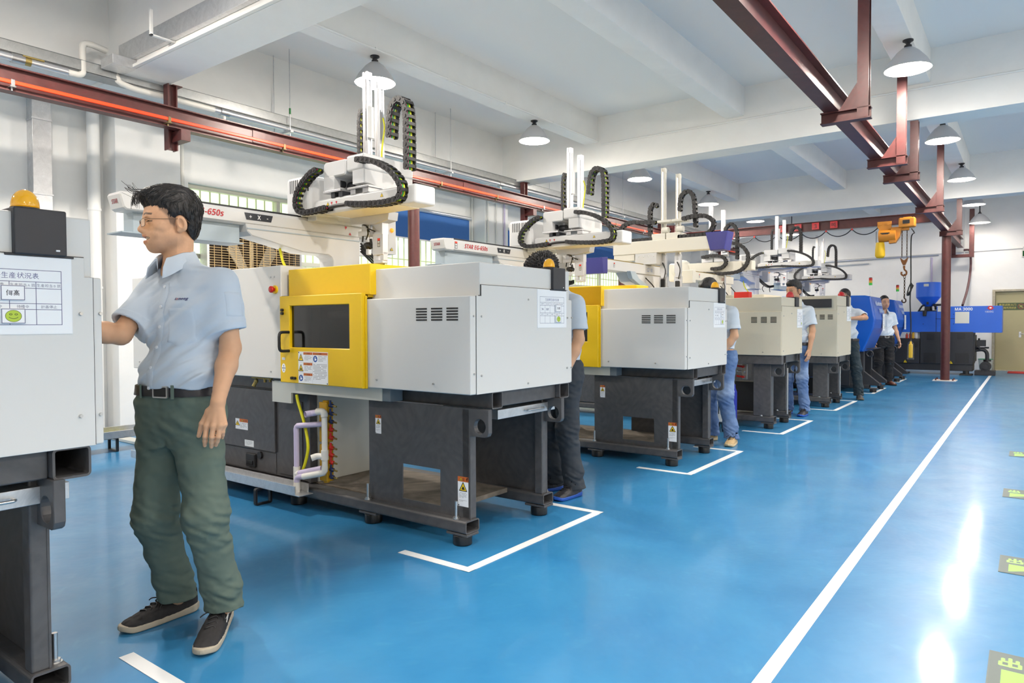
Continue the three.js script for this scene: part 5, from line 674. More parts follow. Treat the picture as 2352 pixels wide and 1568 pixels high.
  const fc = thing('wall_conduit', 'pair of pale conduits running along the bare far wall', 'pipe'); mesh('pipe_run', [rod([-7.4, 2.86, Z0 + 0.03], [-1.9, 2.92, Z0 + 0.03], 0.03, 0.03, 10), rod([-7.4, 2.72, Z0 + 0.03], [-3.5, 2.78, Z0 + 0.03], 0.02, 0.02, 10)], M.alu, fc); mesh('lilac_pipe', [rod([-2.05, 0.5, Z0 + 0.04], [-2.05, 2.86, Z0 + 0.04], 0.022)], M.pvcLilac, fc); mesh('thin_conduit', [rod([-1.9, 2.95, Z0 + 0.02], [4.4, 3.05, Z0 + 0.02], 0.014, 0.014, 8), rod([-1.35, 2.9, Z0 + 0.06], [-1.35, 4.0, Z0 + 0.06], 0.014)], M.paint, fc);
  const pw = tag(mesh('power_cable', [tube([[-1.35, 3.0, Z0 + 0.1], [-1.25, 2.99, Z0 + 0.16], [-1.21, 2.9, Z0 + 0.2], [-1.2, 2.5, Z0 + 0.3], [-1.22, 2.0, Z0 + 0.9], [-1.27, 1.588, Z0 + 1.6]], 0.026, 40, 8)], std(rgb(92, 62, 66), 0.5)), 'thick dark power cable dropping from the wall to the long blue machine', 'cable');
  const ft = thing('floor_tray', 'galvanised cable tray low by the wall with a yellow hose, behind the nearest worker', 'cable tray'); mesh('tray_trough', [bx(-7.12, -7.1, 0.13, 0.22, -3.3, 3, 0.001), bx(-7.12, -6.9, 0.13, 0.134, -3.3, 3, 0), bx(-6.92, -6.9, 0.13, 0.2, -3.3, 3, 0.001)], M.zinc, ft); mesh('tray_stand', [-3.0, -1.5, 0].map((z) => boxTube('z', z - 0.012, z + 0.012, -7.1, -6.92, 0, 0.13, 0.014, 0.016)), M.black, ft); mesh('yellow_hose', [tube([[-7.0, 0.155, -3.2], [-7.02, 0.165, -2], [-6.99, 0.16, 0], [-7, 0.155, 2.5]], 0.016, 30, 8)], M.hoseYellow, ft);
  tag(mesh('floor_trunking', [bx(-8.3, -6.0, 0.001, 0.03, -3.4, -3.28, 0.004)], M.sheet), 'flat pale trunking on the floor from the first complete machine to the wall', 'cable trunking');
  const bl = thing('roller_blind', 'blue roller blind half drawn over the window behind the red column', 'blind'); mesh('blind_cloth', [bx(-8.335, -8.33, 2.64, 3.12, -9.83, -7.2, 0)], std(rgb(58, 108, 176), 0.8), bl); mesh('blind_roller', [rod([-8.31, 3.135, -9.85], [-8.31, 3.135, -7.17], 0.032, 0.032, 14)], M.alu, bl); mesh('bottom_bar', [bx(-8.34, -8.325, 2.62, 2.645, -9.83, -7.2, 0.004)], M.alu, bl);
  const b2 = thing('roller_blind', 'second blue roller blind, glimpsed left of the blue capped robot', 'blind'); mesh('blind_cloth', [bx(-8.335, -8.33, 2.5, 3.06, -16.1, -10.9, 0)], std(rgb(58, 108, 176), 0.8), b2); mesh('blind_roller', [rod([-8.31, 3.075, -16.15], [-8.31, 3.075, -10.87], 0.032, 0.032, 14)], M.alu, b2);
  const ef = thing('exhaust_fan', 'large wall fan behind a wire guard, below the white robot beam', 'fan', [-8.28, 1.7, -5.36]), EF = 0.7;
  mesh('fan_housing', [boxTube('x', -0.1, 0.06, -EF, EF, -EF, EF, 0.03, 0.02)], M.zinc, ef); mesh('fan_back', [bx(-0.12, -0.1, -EF + 0.01, EF - 0.01, -EF + 0.01, EF - 0.01, 0)], std(rgb(58, 46, 34), 0.9), ef);
  const hub = mesh('fan_hub', [rod([-0.06, 0, 0], [0.0, 0, 0], 0.1, 0.09, 20), bx(-0.09, -0.07, -EF + 0.02, EF - 0.02, -0.03, 0.03, 0.002), bx(-0.09, -0.07, -0.03, 0.03, -EF + 0.02, EF - 0.02, 0.002)], std(rgb(190, 172, 140), 0.4, 0.5), ef);
  for (let i = 0; i < 6; i++) { const g = ext([[-0.06, 0.08], [0.08, 0.08], [0.16, 0.62], [-0.1, 0.62]], 'x', -0.004, 0.004); g.rotateY(0.45); g.translate(-0.04, 0, 0); g.rotateX(i * Math.PI / 3 + 0.5); mesh('fan_blade', [g], std(rgb(198, 188, 168), 0.35, 0.6), hub); }
  const wires = []; for (let i = 1; i < 44; i++) { const y = -EF + i * 2 * EF / 44; wires.push(bx(0.045, 0.05, y - 0.003, y + 0.003, -EF + 0.02, EF - 0.02, 0)); } for (let i = 1; i < 14; i++) { const z = -EF + i * 2 * EF / 14; wires.push(bx(0.049, 0.054, -EF + 0.02, EF - 0.02, z - 0.0035, z + 0.0035, 0)); } mesh('wire_guard', wires, std(rgb(196, 168, 120), 0.4, 0.4), ef, { kind: 'stuff' });
}
// ---------------------------------------------------------------- the long blue machine at the far wall, and small things about it
{
  const Z = -18.6, m = thing('molding_machine', 'long blue moulding machine lettered MA 3000 along the far wall', 'machine');
  mesh('injection_cover', [bx(-1.73, -0.5, 0.962, 1.556, Z - 0.8, Z, 0.006), bx(-3.6, -1.728, 0.968, 1.448, Z - 0.8, Z, 0.006)], M.maBlue, m);
  mesh('cover_grooves', [bx(-1.75, -1.25, 1.272, 1.28, Z - 0.002, Z + 0.002, 0), bx(-1.74, -1.732, 0.98, 1.44, Z - 0.001, Z + 0.002, 0), bx(-1.405, -1.39, 1.37, 1.385, Z, Z + 0.004, 0), bx(-1.405, -1.39, 1.15, 1.165, Z, Z + 0.004, 0), bx(-2.0, -1.985, 1.15, 1.165, Z, Z + 0.004, 0)], slotMat, m);
  decal('model_print', letters(420, 80, 'MA 3000', '#f0f4fa', { px: 72, italic: false }), 0.5, 0.1, [-1.21, 1.49, Z + 0.003], 'z', m); decal('size_print', letters(160, 64, '1800G', '#dfe6f4', { px: 46, italic: false, bold: false }), 0.2, 0.075, [-0.735, 1.425, Z + 0.003], 'z', m);
  decal('maker_emblem', inked(print(128, 96, (c, w, h) => { c.clearRect(0, 0, w, h); c.fillStyle = '#d01f2e'; c.beginPath(); c.ellipse(64, 48, 46, 44, 0, 0, 7); c.fill(); c.fillRect(0, 52, 128, 8); c.fillStyle = '#fff'; c.beginPath(); c.ellipse(64, 46, 22, 16, 0, 0, 7); c.fill(); }, true), 0.4, true), 0.14, 0.1, [-0.71, 1.51, Z + 0.0035], 'z', m);
  mesh('base_housing', [bx(-2.05, -1.02, 0.24, 0.978, Z - 0.75, Z + 0.01, 0.01), bx(-4.2, -2.06, 0.24, 0.815, Z - 0.75, Z + 0.005, 0.008), bx(-4.2, -1.03, 0.09, 0.245, Z - 0.7, Z - 0.02, 0.006), bx(-1.03, -0.99, 0.3, 0.9, Z - 0.7, Z - 0.1, 0.006)], M.darker, m);
  for (const [x0, x1, y0, y1] of [[-1.915, -1.77, 0.79, 0.935], [-1.98, -1.735, 0.26, 0.49], [-1.32, -1.178, 0.81, 0.952], [-1.357, -1.1, 0.27, 0.5], [-2.28, -2.1, 0.62, 0.74]]) { const v = mesh('vent_panel', [bx(x0, x1, y0, y1, Z + 0.008, Z + 0.013, 0.001)], M.black, m); mesh('louvres', Array.from({ length: 9 }, (_, i) => { const y = lerp(y0 + 0.012, y1 - 0.012, i / 8); return bx(x0 + 0.01, x1 - 0.01, y - 0.004, y + 0.004, Z + 0.012, Z + 0.017, 0); }), M.darker, v, { kind: 'stuff' }); }
  for (const x of [-2.35, -1.44]) decal('hazard_label', warnTriMat, 0.1, 0.1, [x, 0.29, Z + (x < -2 ? 0.0065 : 0.0115)], 'z', m);
  for (const x of [-3.8, -2.4, -1.15]) mesh('machine_foot', [bx(x - 0.12, x + 0.12, 0, 0.03, Z - 0.25, Z + 0.12, 0.004), rod([x, 0.03, Z], [x, 0.1, Z], 0.06)], M.black, m);
  const pu = mesh('oil_pump', [bx(-0.97, -0.8, 0.65, 0.79, -19.0, -18.85, 0.006), rod([-0.93, 0.79, -18.92], [-0.93, 0.83, -18.92], 0.02), tube([[-1.0, 0.56, -18.9], [-0.85, 0.57, -18.9], [-0.78, 0.5, -18.9], [-0.77, 0.34, -18.9]], 0.04, 20, 10), rod([-0.8, 0.2, -19.0], [-0.8, 0.2, -18.75], 0.11, 0.11, 22), rod([-0.8, 0.2, -18.75], [-0.8, 0.2, -18.7], 0.06), bx(-1.0, -0.62, 0.0, 0.1, -19.2, -18.75, 0.005), rod([-1.0, 0.62, -18.88], [-0.75, 0.62, -18.86], 0.014), tube([[-1.0, 0.6, -18.85], [-0.95, 0.64, -18.82], [-0.9, 0.6, -18.82]], 0.03, 10, 8)], M.darker, m);
  mesh('pipe_flange', [rod([-0.77, 0.31, -18.9], [-0.77, 0.35, -18.9], 0.075, 0.075, 18), rod([-0.82, 0.62, -18.87], [-0.74, 0.62, -18.86], 0.02)], M.black, pu);
  const hp = thing('material_hopper', 'blue funnel hopper standing on the long machine beside the red column', 'hopper', [-1.93, 0, -18.95]);
  mesh('hopper_cone', [lathe([[0.07, 1.56], [0.1, 1.58], [0.252, 1.78], [0.256, 1.8], [0.256, 2.12], [0.25, 2.13], [0, 2.14]], [0, 0, 0], 40)], M.maBlue, hp); mesh('hopper_label', [cb(-0.02, 2.06, 0.257, 0.1, 0.06, 0.004, 0)], M.sheet, hp); mesh('sight_glass', [cb(0, 1.66, 0.16, 0.045, 0.1, 0.02, 0.004)], M.darker, hp);
  mesh('hopper_base', [bx(-0.2, 0.19, 1.45, 1.475, -0.12, 0.16, 0.006), rod([0, 1.47, 0], [0, 1.57, 0], 0.085, 0.075, 20), tube([[-0.18, 1.47, 0.1], [-0.12, 1.57, 0.12], [-0.07, 1.6, 0.1]], 0.02, 10, 8), tube([[0.16, 1.49, 0.08], [0.15, 1.58, 0.1], [0.1, 1.6, 0.1]], 0.026, 10, 8), rod([0.12, 1.6, 0.05], [0.33, 1.605, 0.05], 0.025)], M.black, hp); mesh('hopper_foot', [rod([-0.03, 1.34, 0.41], [-0.03, 1.46, 0.4], 0.035, 0.045, 14), bx(-0.06, 0.0, 1.452, 1.47, 0.1, 0.42, 0.004)], M.black, hp);
  const sh = tag(mesh('paper_sheet', [bx(-1.37, -1.1, 1.17, 1.43, Z + 0.001, Z + 0.004, 0)], M.sheet), 'square white sheet stuck on the long blue machine under its lettering', 'paper sheet'); const sh2 = tag(mesh('paper_sheet', [bx(-1.71, -1.635, 1.44, 1.55, Z + 0.001, Z + 0.004, 0)], M.sheet), 'small white sheet on the blue machine, just left of the red column', 'paper sheet');
  const bot = (x, z, c, capc, t, h = 0.16) => { const b = thing('bottle', t, 'bottle', [x, 0.816, z], 0, 'bottles on the long blue machine'); mesh('bottle_body', [lathe([[0, 0], [0.026, 0], [0.028, 0.01], [0.028, h * 0.68], [0.012, h * 0.85], [0.012, h * 0.88]], [0, 0, 0], 16)], c, b); mesh('bottle_cap', [rod([0, h * 0.88, 0], [0, h, 0], 0.013, 0.011, 12)], capc, b); };
  bot(-2.33, Z - 0.06, std(rgb(190, 60, 40), 0.4), M.black, 'dark red small bottle, leftmost on the dark machine base', 0.13); bot(-2.26, Z - 0.07, std(rgb(214, 76, 30), 0.4), M.red, 'orange red bottle beside the pendant cable', 0.15); bot(-2.2, Z - 0.06, std(rgb(206, 160, 40), 0.4), M.red, 'yellow bottle in the middle of the small bottle row', 0.2); bot(-2.13, Z - 0.07, std(rgb(232, 232, 230), 0.4), M.red, 'white spray bottle with red cap in the bottle row', 0.22); bot(-2.085, Z - 0.12, std(rgb(238, 236, 232), 0.4), M.orange, 'white bottle with orange cap at the right end of the row', 0.24);
  const bk = thing('bucket', 'pale green rimmed bucket on the floor by the far door', 'bucket', [-0.86, 0, -20.3]); mesh('bucket_body', [lathe([[0, 0], [0.12, 0], [0.15, 0.3], [0.145, 0.3], [0.116, 0.01], [0, 0.01]], [0, 0, 0], 24)], std(rgb(206, 214, 206), 0.5), bk); mesh('bucket_rim', [new THREE.TorusGeometry(0.15, 0.008, 6, 24).rotateX(Math.PI / 2).translate(0, 0.3, 0)], std(rgb(70, 150, 110), 0.4), bk);
  const mt = thing('temperature_controller', 'small blue and white mould temperature unit behind the man in light jeans', 'controller', [-2.77, 0, -7.62]);
  mesh('unit_body', [bx(-0.12, 0.1, 0.11, 0.5, -0.16, 0.17, 0.01)], M.paint, mt); mesh('unit_front', [ext([[0.1, 0.11], [0.125, 0.11], [0.125, 0.42], [0.08, 0.54], [0.02, 0.55], [0.02, 0.5], [0.1, 0.5]], 'z', -0.165, 0.175, { bevel: 0.006 })], std(rgb(52, 66, 176), 0.35), mt); const cp2 = decal('control_panel', inked(print(96, 96, (c) => { c.fillStyle = '#d9dde2'; c.fillRect(0, 0, 96, 96); c.fillStyle = '#22252b'; c.fillRect(12, 10, 34, 26); c.fillRect(12, 50, 26, 18); c.fillStyle = '#5a6aa0'; c.fillRect(58, 10, 26, 70); })), 0.2, 0.11, [0, 0, 0], 'x', mt); cp2.position.set(0.107, 0.475, 0.02); cp2.rotation.z = 0.36;
  mesh('side_slots', [0, 1, 2, 3].map((i) => bx(-0.09 + i * 0.04, -0.08 + i * 0.04, 0.2, 0.34, 0.168, 0.172, 0)), M.darker, mt); for (const [x, z] of [[-0.08, -0.12], [-0.08, 0.13], [0.08, -0.12], [0.08, 0.13]]) mesh('castor', [rod([x - 0.012, 0.03, z], [x + 0.012, 0.03, z], 0.03, 0.03, 16), bx(x - 0.02, x + 0.02, 0.04, 0.112, z - 0.02, z + 0.02, 0.003)], M.black, mt);
}
// ---------------------------------------------------------------- people: distance fields meshed as smooth surfaces
function surfNet(f, lo, hi, h, shade) {
  const nx = Math.ceil((hi[0] - lo[0]) / h) + 1, ny = Math.ceil((hi[1] - lo[1]) / h) + 1, nz = Math.ceil((hi[2] - lo[2]) / h) + 1, F = new Float32Array(nx * ny * nz).fill(1), B = 6;
  const id = (i, j, k) => (k * ny + j) * nx + i;
  for (let k0 = 0; k0 < nz; k0 += B) for (let j0 = 0; j0 < ny; j0 += B) for (let i0 = 0; i0 < nx; i0 += B) {
    const c = f(lo[0] + (i0 + B / 2) * h, lo[1] + (j0 + B / 2) * h, lo[2] + (k0 + B / 2) * h), far = Math.abs(c) > B * h * 1.1;
    for (let k = k0; k < Math.min(nz, k0 + B); k++) for (let j = j0; j < Math.min(ny, j0 + B); j++) for (let i = i0; i < Math.min(nx, i0 + B); i++) F[id(i, j, k)] = far ? c : f(lo[0] + i * h, lo[1] + j * h, lo[2] + k * h);
  }
  const vid = new Int32Array(nx * ny * nz).fill(-1), P = [], Q = [];
  const EDG = [[0, 1], [0, 2], [0, 4], [1, 3], [1, 5], [2, 3], [2, 6], [3, 7], [4, 5], [4, 6], [5, 7], [6, 7]];
  for (let k = 0; k < nz - 1; k++) for (let j = 0; j < ny - 1; j++) for (let i = 0; i < nx - 1; i++) {
    const v = []; let m = 0; for (let c = 0; c < 8; c++) { const q = F[id(i + (c & 1), j + ((c >> 1) & 1), k + (c >> 2))]; v.push(q); if (q < 0) m |= 1 << c; }
    if (m === 0 || m === 255) continue;
    let x = 0, y = 0, z = 0, n = 0;
    for (const [a, b] of EDG) { if ((v[a] < 0) === (v[b] < 0)) continue; const t = v[a] / (v[a] - v[b]); x += lerp(a & 1, b & 1, t); y += lerp((a >> 1) & 1, (b >> 1) & 1, t); z += lerp(a >> 2, b >> 2, t); n++; }
    vid[id(i, j, k)] = P.length / 3; P.push(lo[0] + (i + x / n) * h, lo[1] + (j + y / n) * h, lo[2] + (k + z / n) * h);
  }
  const quad = (a, b, c, d, flip) => { if (a < 0 || b < 0 || c < 0 || d < 0) return; flip ? Q.push(a, c, b, a, d, c) : Q.push(a, b, c, a, c, d); };
  for (let k = 1; k < nz - 1; k++) for (let j = 1; j < ny - 1; j++) for (let i = 1; i < nx - 1; i++) {
    const s = F[id(i, j, k)] < 0;
    if (s !== F[id(i + 1, j, k)] < 0) quad(vid[id(i, j - 1, k - 1)], vid[id(i, j, k - 1)], vid[id(i, j, k)], vid[id(i, j - 1, k)], !s);
    if (s !== F[id(i, j + 1, k)] < 0) quad(vid[id(i - 1, j, k - 1)], vid[id(i - 1, j, k)], vid[id(i, j, k)], vid[id(i, j, k - 1)], !s);
    if (s !== F[id(i, j, k + 1)] < 0) quad(vid[id(i - 1, j - 1, k)], vid[id(i, j - 1, k)], vid[id(i, j, k)], vid[id(i - 1, j, k)], !s);
  }
  const N = new Float32Array(P.length), e = h * 0.7, C = shade ? new Float32Array(P.length) : null;
  for (let i = 0; i < P.length; i += 3) {
    const x = P[i], y = P[i + 1], z = P[i + 2]; let a = f(x + e, y, z) - f(x - e, y, z), b = f(x, y + e, z) - f(x, y - e, z), c = f(x, y, z + e) - f(x, y, z - e); const l = Math.hypot(a, b, c) || 1;
    N[i] = a / l; N[i + 1] = b / l; N[i + 2] = c / l; if (C) { const q = shade(x, y, z); C[i] = q[0]; C[i + 1] = q[1]; C[i + 2] = q[2]; }
  }
  const g = new THREE.BufferGeometry(); g.setAttribute('position', new THREE.BufferAttribute(new Float32Array(P), 3)); g.setAttribute('normal', new THREE.BufferAttribute(N, 3)); g.setAttribute('uv', new THREE.BufferAttribute(new Float32Array(P.length / 3 * 2), 2)); if (C) g.setAttribute('color', new THREE.BufferAttribute(C, 3)); g.setIndex(Q);
  return g;
}
const smin = (a, b, k) => { const h = Math.max(k - Math.abs(a - b), 0) / k; return Math.min(a, b) - h * h * k * 0.25; };
const smax = (a, b, k) => -smin(-a, -b, k);
const cone = (a, b, ra, rb) => { const dx = b[0] - a[0], dy = b[1] - a[1], dz = b[2] - a[2], L = dx * dx + dy * dy + dz * dz || 1e-9; return (x, y, z) => { const px = x - a[0], py = y - a[1], pz = z - a[2], t = clamp((px * dx + py * dy + pz * dz) / L, 0, 1); return Math.hypot(px - t * dx, py - t * dy, pz - t * dz) - (ra + (rb - ra) * t); }; };
const ell = (c, r, yaw = 0, tilt = 0) => { const cy = Math.cos(yaw), sy = Math.sin(yaw), ct = Math.cos(tilt), st = Math.sin(tilt), m = Math.min(...r); return (X, Y, Z) => { let x = X - c[0], y = Y - c[1], z = Z - c[2]; const x1 = cy * x - sy * z, z1 = sy * x + cy * z; const y2 = ct * y + st * z1, z2 = -st * y + ct * z1; const k0 = Math.hypot(x1 / r[0], y2 / r[1], z2 / r[2]), k1 = Math.hypot(x1 / (r[0] * r[0]), y2 / (r[1] * r[1]), z2 / (r[2] * r[2])); return k1 > 1e-9 ? k0 * (k0 - 1) / k1 : -m; }; };
const uni = (list, k) => (x, y, z) => { let d = list[0](x, y, z); for (let i = 1; i < list.length; i++) d = smin(d, list[i](x, y, z), k); return d; };
// stacked elliptical sections [y, half width, half depth, centre x, centre z]
const stack = (S) => (x, y, z) => { let i = 0; while (i < S.length - 2 && y > S[i + 1][0]) i++; const a = S[i], b = S[i + 1], t = sst(0, 1, clamp((y - a[0]) / (b[0] - a[0]), 0, 1)), w = lerp(a[1], b[1], t), d = lerp(a[2], b[2], t), cx = lerp(a[3], b[3], t), cz = lerp(a[4], b[4], t); const px = Math.abs(x - cx) / w, pz = Math.abs(z - cz) / d, q = (px ** 2.4 + pz ** 2.4) ** (1 / 2.4); const e = (q - 1) * Math.min(w, d) * 0.95, top = Math.max(y - S[S.length - 1][0], S[0][0] - y); return Math.max(e, top); };
const add3 = (a, b) => [a[0] + b[0], a[1] + b[1], a[2] + b[2]], mix3 = (a, b, t) => [lerp(a[0], b[0], t), lerp(a[1], b[1], t), lerp(a[2], b[2], t)];
const lin = (r, g, b) => { const c = rgb(r, g, b); return [c.r, c.g, c.b]; };
const skinMat = new THREE.MeshPhysicalMaterial({ color: 0xffffff, vertexColors: true, roughness: 0.5, sheen: 0.15 });
const hairMat = std(rgb(26, 23, 24), 0.5), lensMat = new THREE.MeshPhysicalMaterial({ color: rgb(255, 242, 218), roughness: 0.04, transmission: 1, thickness: 0 }), wireMat = std(rgb(120, 92, 70), 0.3, 0.7), toothMat = std(rgb(236, 228, 208), 0.3), eyeMat = std(rgb(226, 220, 214), 0.25), irisMat = std(rgb(30, 20, 16), 0.2);
// head field in its own axes: origin on the ear axis, +z the face
function headField(smile) {
  const base = uni([ell([0, 0.055, 0.004], [0.074, 0.082, 0.092]), ell([0, 0.035, 0.056], [0.063, 0.06, 0.056]), ell([0, -0.025, 0.055], [0.058, 0.07, 0.052]), ell([0, -0.05, 0.08], [0.034, 0.034, 0.032]), ell([0, -0.066, 0.045], [0.05, 0.034, 0.052]), ell([0.045, -0.045, 0.012], [0.022, 0.028, 0.03]), ell([-0.045, -0.045, 0.012], [0.022, 0.028, 0.03])], 0.03);
  const add = uni([cone([-0.034, 0.03, 0.098], [0.034, 0.03, 0.098], 0.012, 0.012), cone([0, 0.02, 0.106], [0, -0.015, 0.122], 0.008, 0.0105), ell([0, -0.02, 0.12], [0.0125, 0.0105, 0.0125]), ell([0.0135, -0.025, 0.107], [0.009, 0.009, 0.011]), ell([-0.0135, -0.025, 0.107], [0.009, 0.009, 0.011]), ell([0, -0.086, 0.082], [0.021, 0.019, 0.02])], 0.012);
  const cheeks = uni([ell([0.046, -0.01, 0.066], [0.022, 0.02, 0.022]), ell([-0.046, -0.01, 0.066], [0.022, 0.02, 0.022]), ell([0.04, -0.034, 0.076], [0.016, 0.015, 0.016]), ell([-0.04, -0.034, 0.076], [0.016, 0.015, 0.016])], 0.01);
  const sock = [ell([0.032, 0.012, 0.112], [0.017, 0.011, 0.014]), ell([-0.032, 0.012, 0.112], [0.017, 0.011, 0.014])], lids = [ell([0.031, 0.011, 0.094], [0.015, 0.011, 0.012]), ell([-0.031, 0.011, 0.094], [0.015, 0.011, 0.012])];
  const slit = [ell([0.032, 0.0105, 0.108], [0.013, 0.0016, 0.012]), ell([-0.032, 0.0105, 0.108], [0.013, 0.0016, 0.012])];
  const up = [cone([-0.03, -0.0455, 0.083], [0, -0.042, 0.1125], 0.0045, 0.0062), cone([0.03, -0.0455, 0.083], [0, -0.042, 0.1125], 0.0045, 0.0062)], low = [cone([-0.027, -0.0545, 0.085], [0, -0.0665, 0.1075], 0.005, 0.0072), cone([0.027, -0.0545, 0.085], [0, -0.0665, 0.1075], 0.005, 0.0072)];
  const gap = smile ? ell([0, -0.053, 0.098], [0.036, 0.0078, 0.032]) : ell([0, -0.052, 0.115], [0.026, 0.0012, 0.02]);
  const ear = (s) => { const o = ell([s * 0.078, 0.002, -0.004], [0.0105, 0.031, 0.019], s * -0.35, 0.25), i = ell([s * 0.0905, 0.004, 0.002], [0.012, 0.021, 0.0112], s * -0.3, 0.25), lobe = ell([s * 0.074, -0.024, 0.004], [0.007, 0.009, 0.009]); return (x, y, z) => smin(smax(o(x, y, z), -i(x, y, z), 0.002), lobe(x, y, z), 0.008); };
  const eL = ear(1), eR = ear(-1);
  return (x, y, z) => {
    let d = base(x, y, z); if (d > 0.06) return d;
    d = smin(d, add(x, y, z), 0.014); d = smin(d, cheeks(x, y, z), 0.016);
    d = smax(d, -sock[0](x, y, z), 0.008); d = smax(d, -sock[1](x, y, z), 0.008);
    d = smin(d, lids[0](x, y, z), 0.004); d = smin(d, lids[1](x, y, z), 0.004); d = smax(d, -slit[0](x, y, z), 0.002); d = smax(d, -slit[1](x, y, z), 0.002);
    for (const q of up) d = smin(d, q(x, y, z), 0.005); for (const q of low) d = smin(d, q(x, y, z), 0.006);
    d = smax(d, -gap(x, y, z), 0.003);
    return smin(d, x > 0 ? eL(x, y, z) : eR(x, y, z), 0.006);
  };
}
const hairLine = [[-0.09, -0.058], [-0.05, -0.055], [-0.034, -0.03], [-0.016, 0.018], [0.012, 0.022], [0.018, -0.004], [0.033, 0.004], [0.042, 0.03], [0.062, 0.05], [0.09, 0.062], [0.13, 0.07]];
const hairY = (z) => { const H = hairLine; if (z <= H[0][0]) return H[0][1]; for (let i = 1; i < H.length; i++) if (z <= H[i][0]) return lerp(H[i - 1][1], H[i][1], (z - H[i - 1][0]) / (H[i][0] - H[i - 1][0])); return H[H.length - 1][1]; };
function headColor(sk) {
  const lip = sk.map((v, i) => v * [0.86, 0.62, 0.62][i]), brow = [0.03, 0.022, 0.018], stub = sk.map((v, i) => v * [0.7, 0.72, 0.76][i]), scalp = sk.map((v, i) => v * [0.24, 0.25, 0.27][i]);
  return (x, y, z) => {
    let c = sk; const a = Math.abs(x);
    const bl = 0.036 + 0.004 * (1 - Math.abs(a - 0.032) / 0.02) - y; if (z > 0.07 && a > 0.012 && a < 0.052 && Math.abs(bl) < 0.0055) c = mix3(c, brow, sst(0.0055, 0.002, Math.abs(bl)) * 0.85);
    if (z > 0.085 && a < 0.028 && y > -0.072 && y < -0.038) { const m = Math.min(1, sst(0.028, 0.02, a) * 1.2) * sst(-0.074, -0.069, y) * sst(-0.037, -0.041, y); c = mix3(c, lip, m * 0.85); }
    if (z > 0.082 && a < 0.05 && Math.abs(y - 0.0105) < 0.0028 && a > 0.016) c = mix3(c, brow, 0.8);
    if (y < -0.03 && z > 0.01 && !(z > 0.09 && y > -0.07 && a < 0.03)) c = mix3(c, stub, 0.42 * sst(-0.03, -0.06, y) * sst(-0.16, -0.1, y));
    if (y > -0.05 && z < 0.07) { const hy = hairY(z); c = mix3(c, scalp, 0.8 * sst(-0.01, 0.006, y - hy) * (a > 0.071 && y < 0.034 && z > -0.025 && z < 0.02 ? 0 : 1)); }
    const r = noise3(x * 90, y * 90, z * 90) * 0.03 + noise3(x * 30, y * 30, z * 30) * 0.03; return c.map((v) => v * (1 + r));
  };
}
function hairField(kind) {
  const cap = ell([0, 0.066, 0.0], [0.082, 0.094, 0.099]), top = ell([0, 0.104, 0.05], [0.064, 0.045, 0.076]), nape = ell([0, -0.004, -0.047], [0.055, 0.056, 0.034]), skull = ell([0, 0.055, 0.004], [0.0725, 0.0805, 0.0905]);
  return (x, y, z) => {
    let d = kind.top ? smin(cap(x, y, z), top(x, y, z), 0.03) : cap(x, y, z); d = smin(d, nape(x, y, z), 0.03); d += (kind.thin || 0);
    if (d > 0.03) return d;
    const r = Math.hypot(x, y - 0.05, z) || 1, n = noise3(x * 60 + 3, y * 16, z * 26) * 0.0016 + noise3(x * 170, y * 40, z * 60) * 0.0012 + (kind.spike ? Math.max(0, noise3(x / r * 9, (y - 0.05) / r * 9, z / r * 9)) * kind.spike : 0);
    d -= n;
    const side = sst(0.052, 0.072, Math.abs(x)) * sst(0.05, 0.0, y) * 0.0022; d += side;
    const hy = hairY(z) + (z > 0.05 ? noise3(x * 60, 2, 5) * 0.012 - (kind.fringe || 0) * sst(0.05, 0.1, z) : noise3(x * 80, y * 10, z * 80) * 0.004);
    d = smax(d, (hy - y) * 0.8, 0.004);
    const nearEar = Math.hypot((Math.abs(x) - 0.08) * 0.5, y - 0.002, (z + 0.004) * 1.2) - 0.033; d = Math.max(d, -nearEar);
    return d;
  };
}
// a hand as chains of tapering bones inside one field
function handField(w, K, P, T, th, k = 0.008) {
  const L = [], s = K.length; for (let i = 0; i < s; i++) { const r = [0.0092, 0.0095, 0.009, 0.0078][i]; L.push(cone(K[i], P[i], r * 1.08, r), cone(P[i], mix3(P[i], T[i], 0.52), r, r * 0.92), cone(mix3(P[i], T[i], 0.52), T[i], r * 0.92, r * 0.74)); }
  const palm = []; for (let i = 0; i < s; i++) palm.push(cone(mix3(w, K[i], 0.12), K[i], 0.0165, 0.0115)); palm.push(cone(mix3(w, K[0], 0.25), th[0], 0.017, 0.014));
  const thumb = [cone(th[0], th[1], 0.0125, 0.0105), cone(th[1], th[2], 0.0105, 0.0078)], pf = uni(palm, 0.012), fing = []; for (let i = 0; i < s; i++) fing.push(uni(L.slice(3 * i, 3 * i + 3), 0.004));
  const tf = uni(thumb, 0.005);
  return (x, y, z) => { const p = pf(x, y, z); let d = 1; for (const q of fing) d = Math.min(d, q(x, y, z)); return smin(smin(p, d, k), tf(x, y, z), k); };
}
const clothMat = (c, r = 0.85) => { const m = new THREE.MeshPhysicalMaterial({ color: c, roughness: r, sheen: 0.25, sheenRoughness: 0.7 }); return m; };
const shirtMat = clothMat(rgb(200, 211, 224)), shirtPale = clothMat(rgb(212, 222, 234));
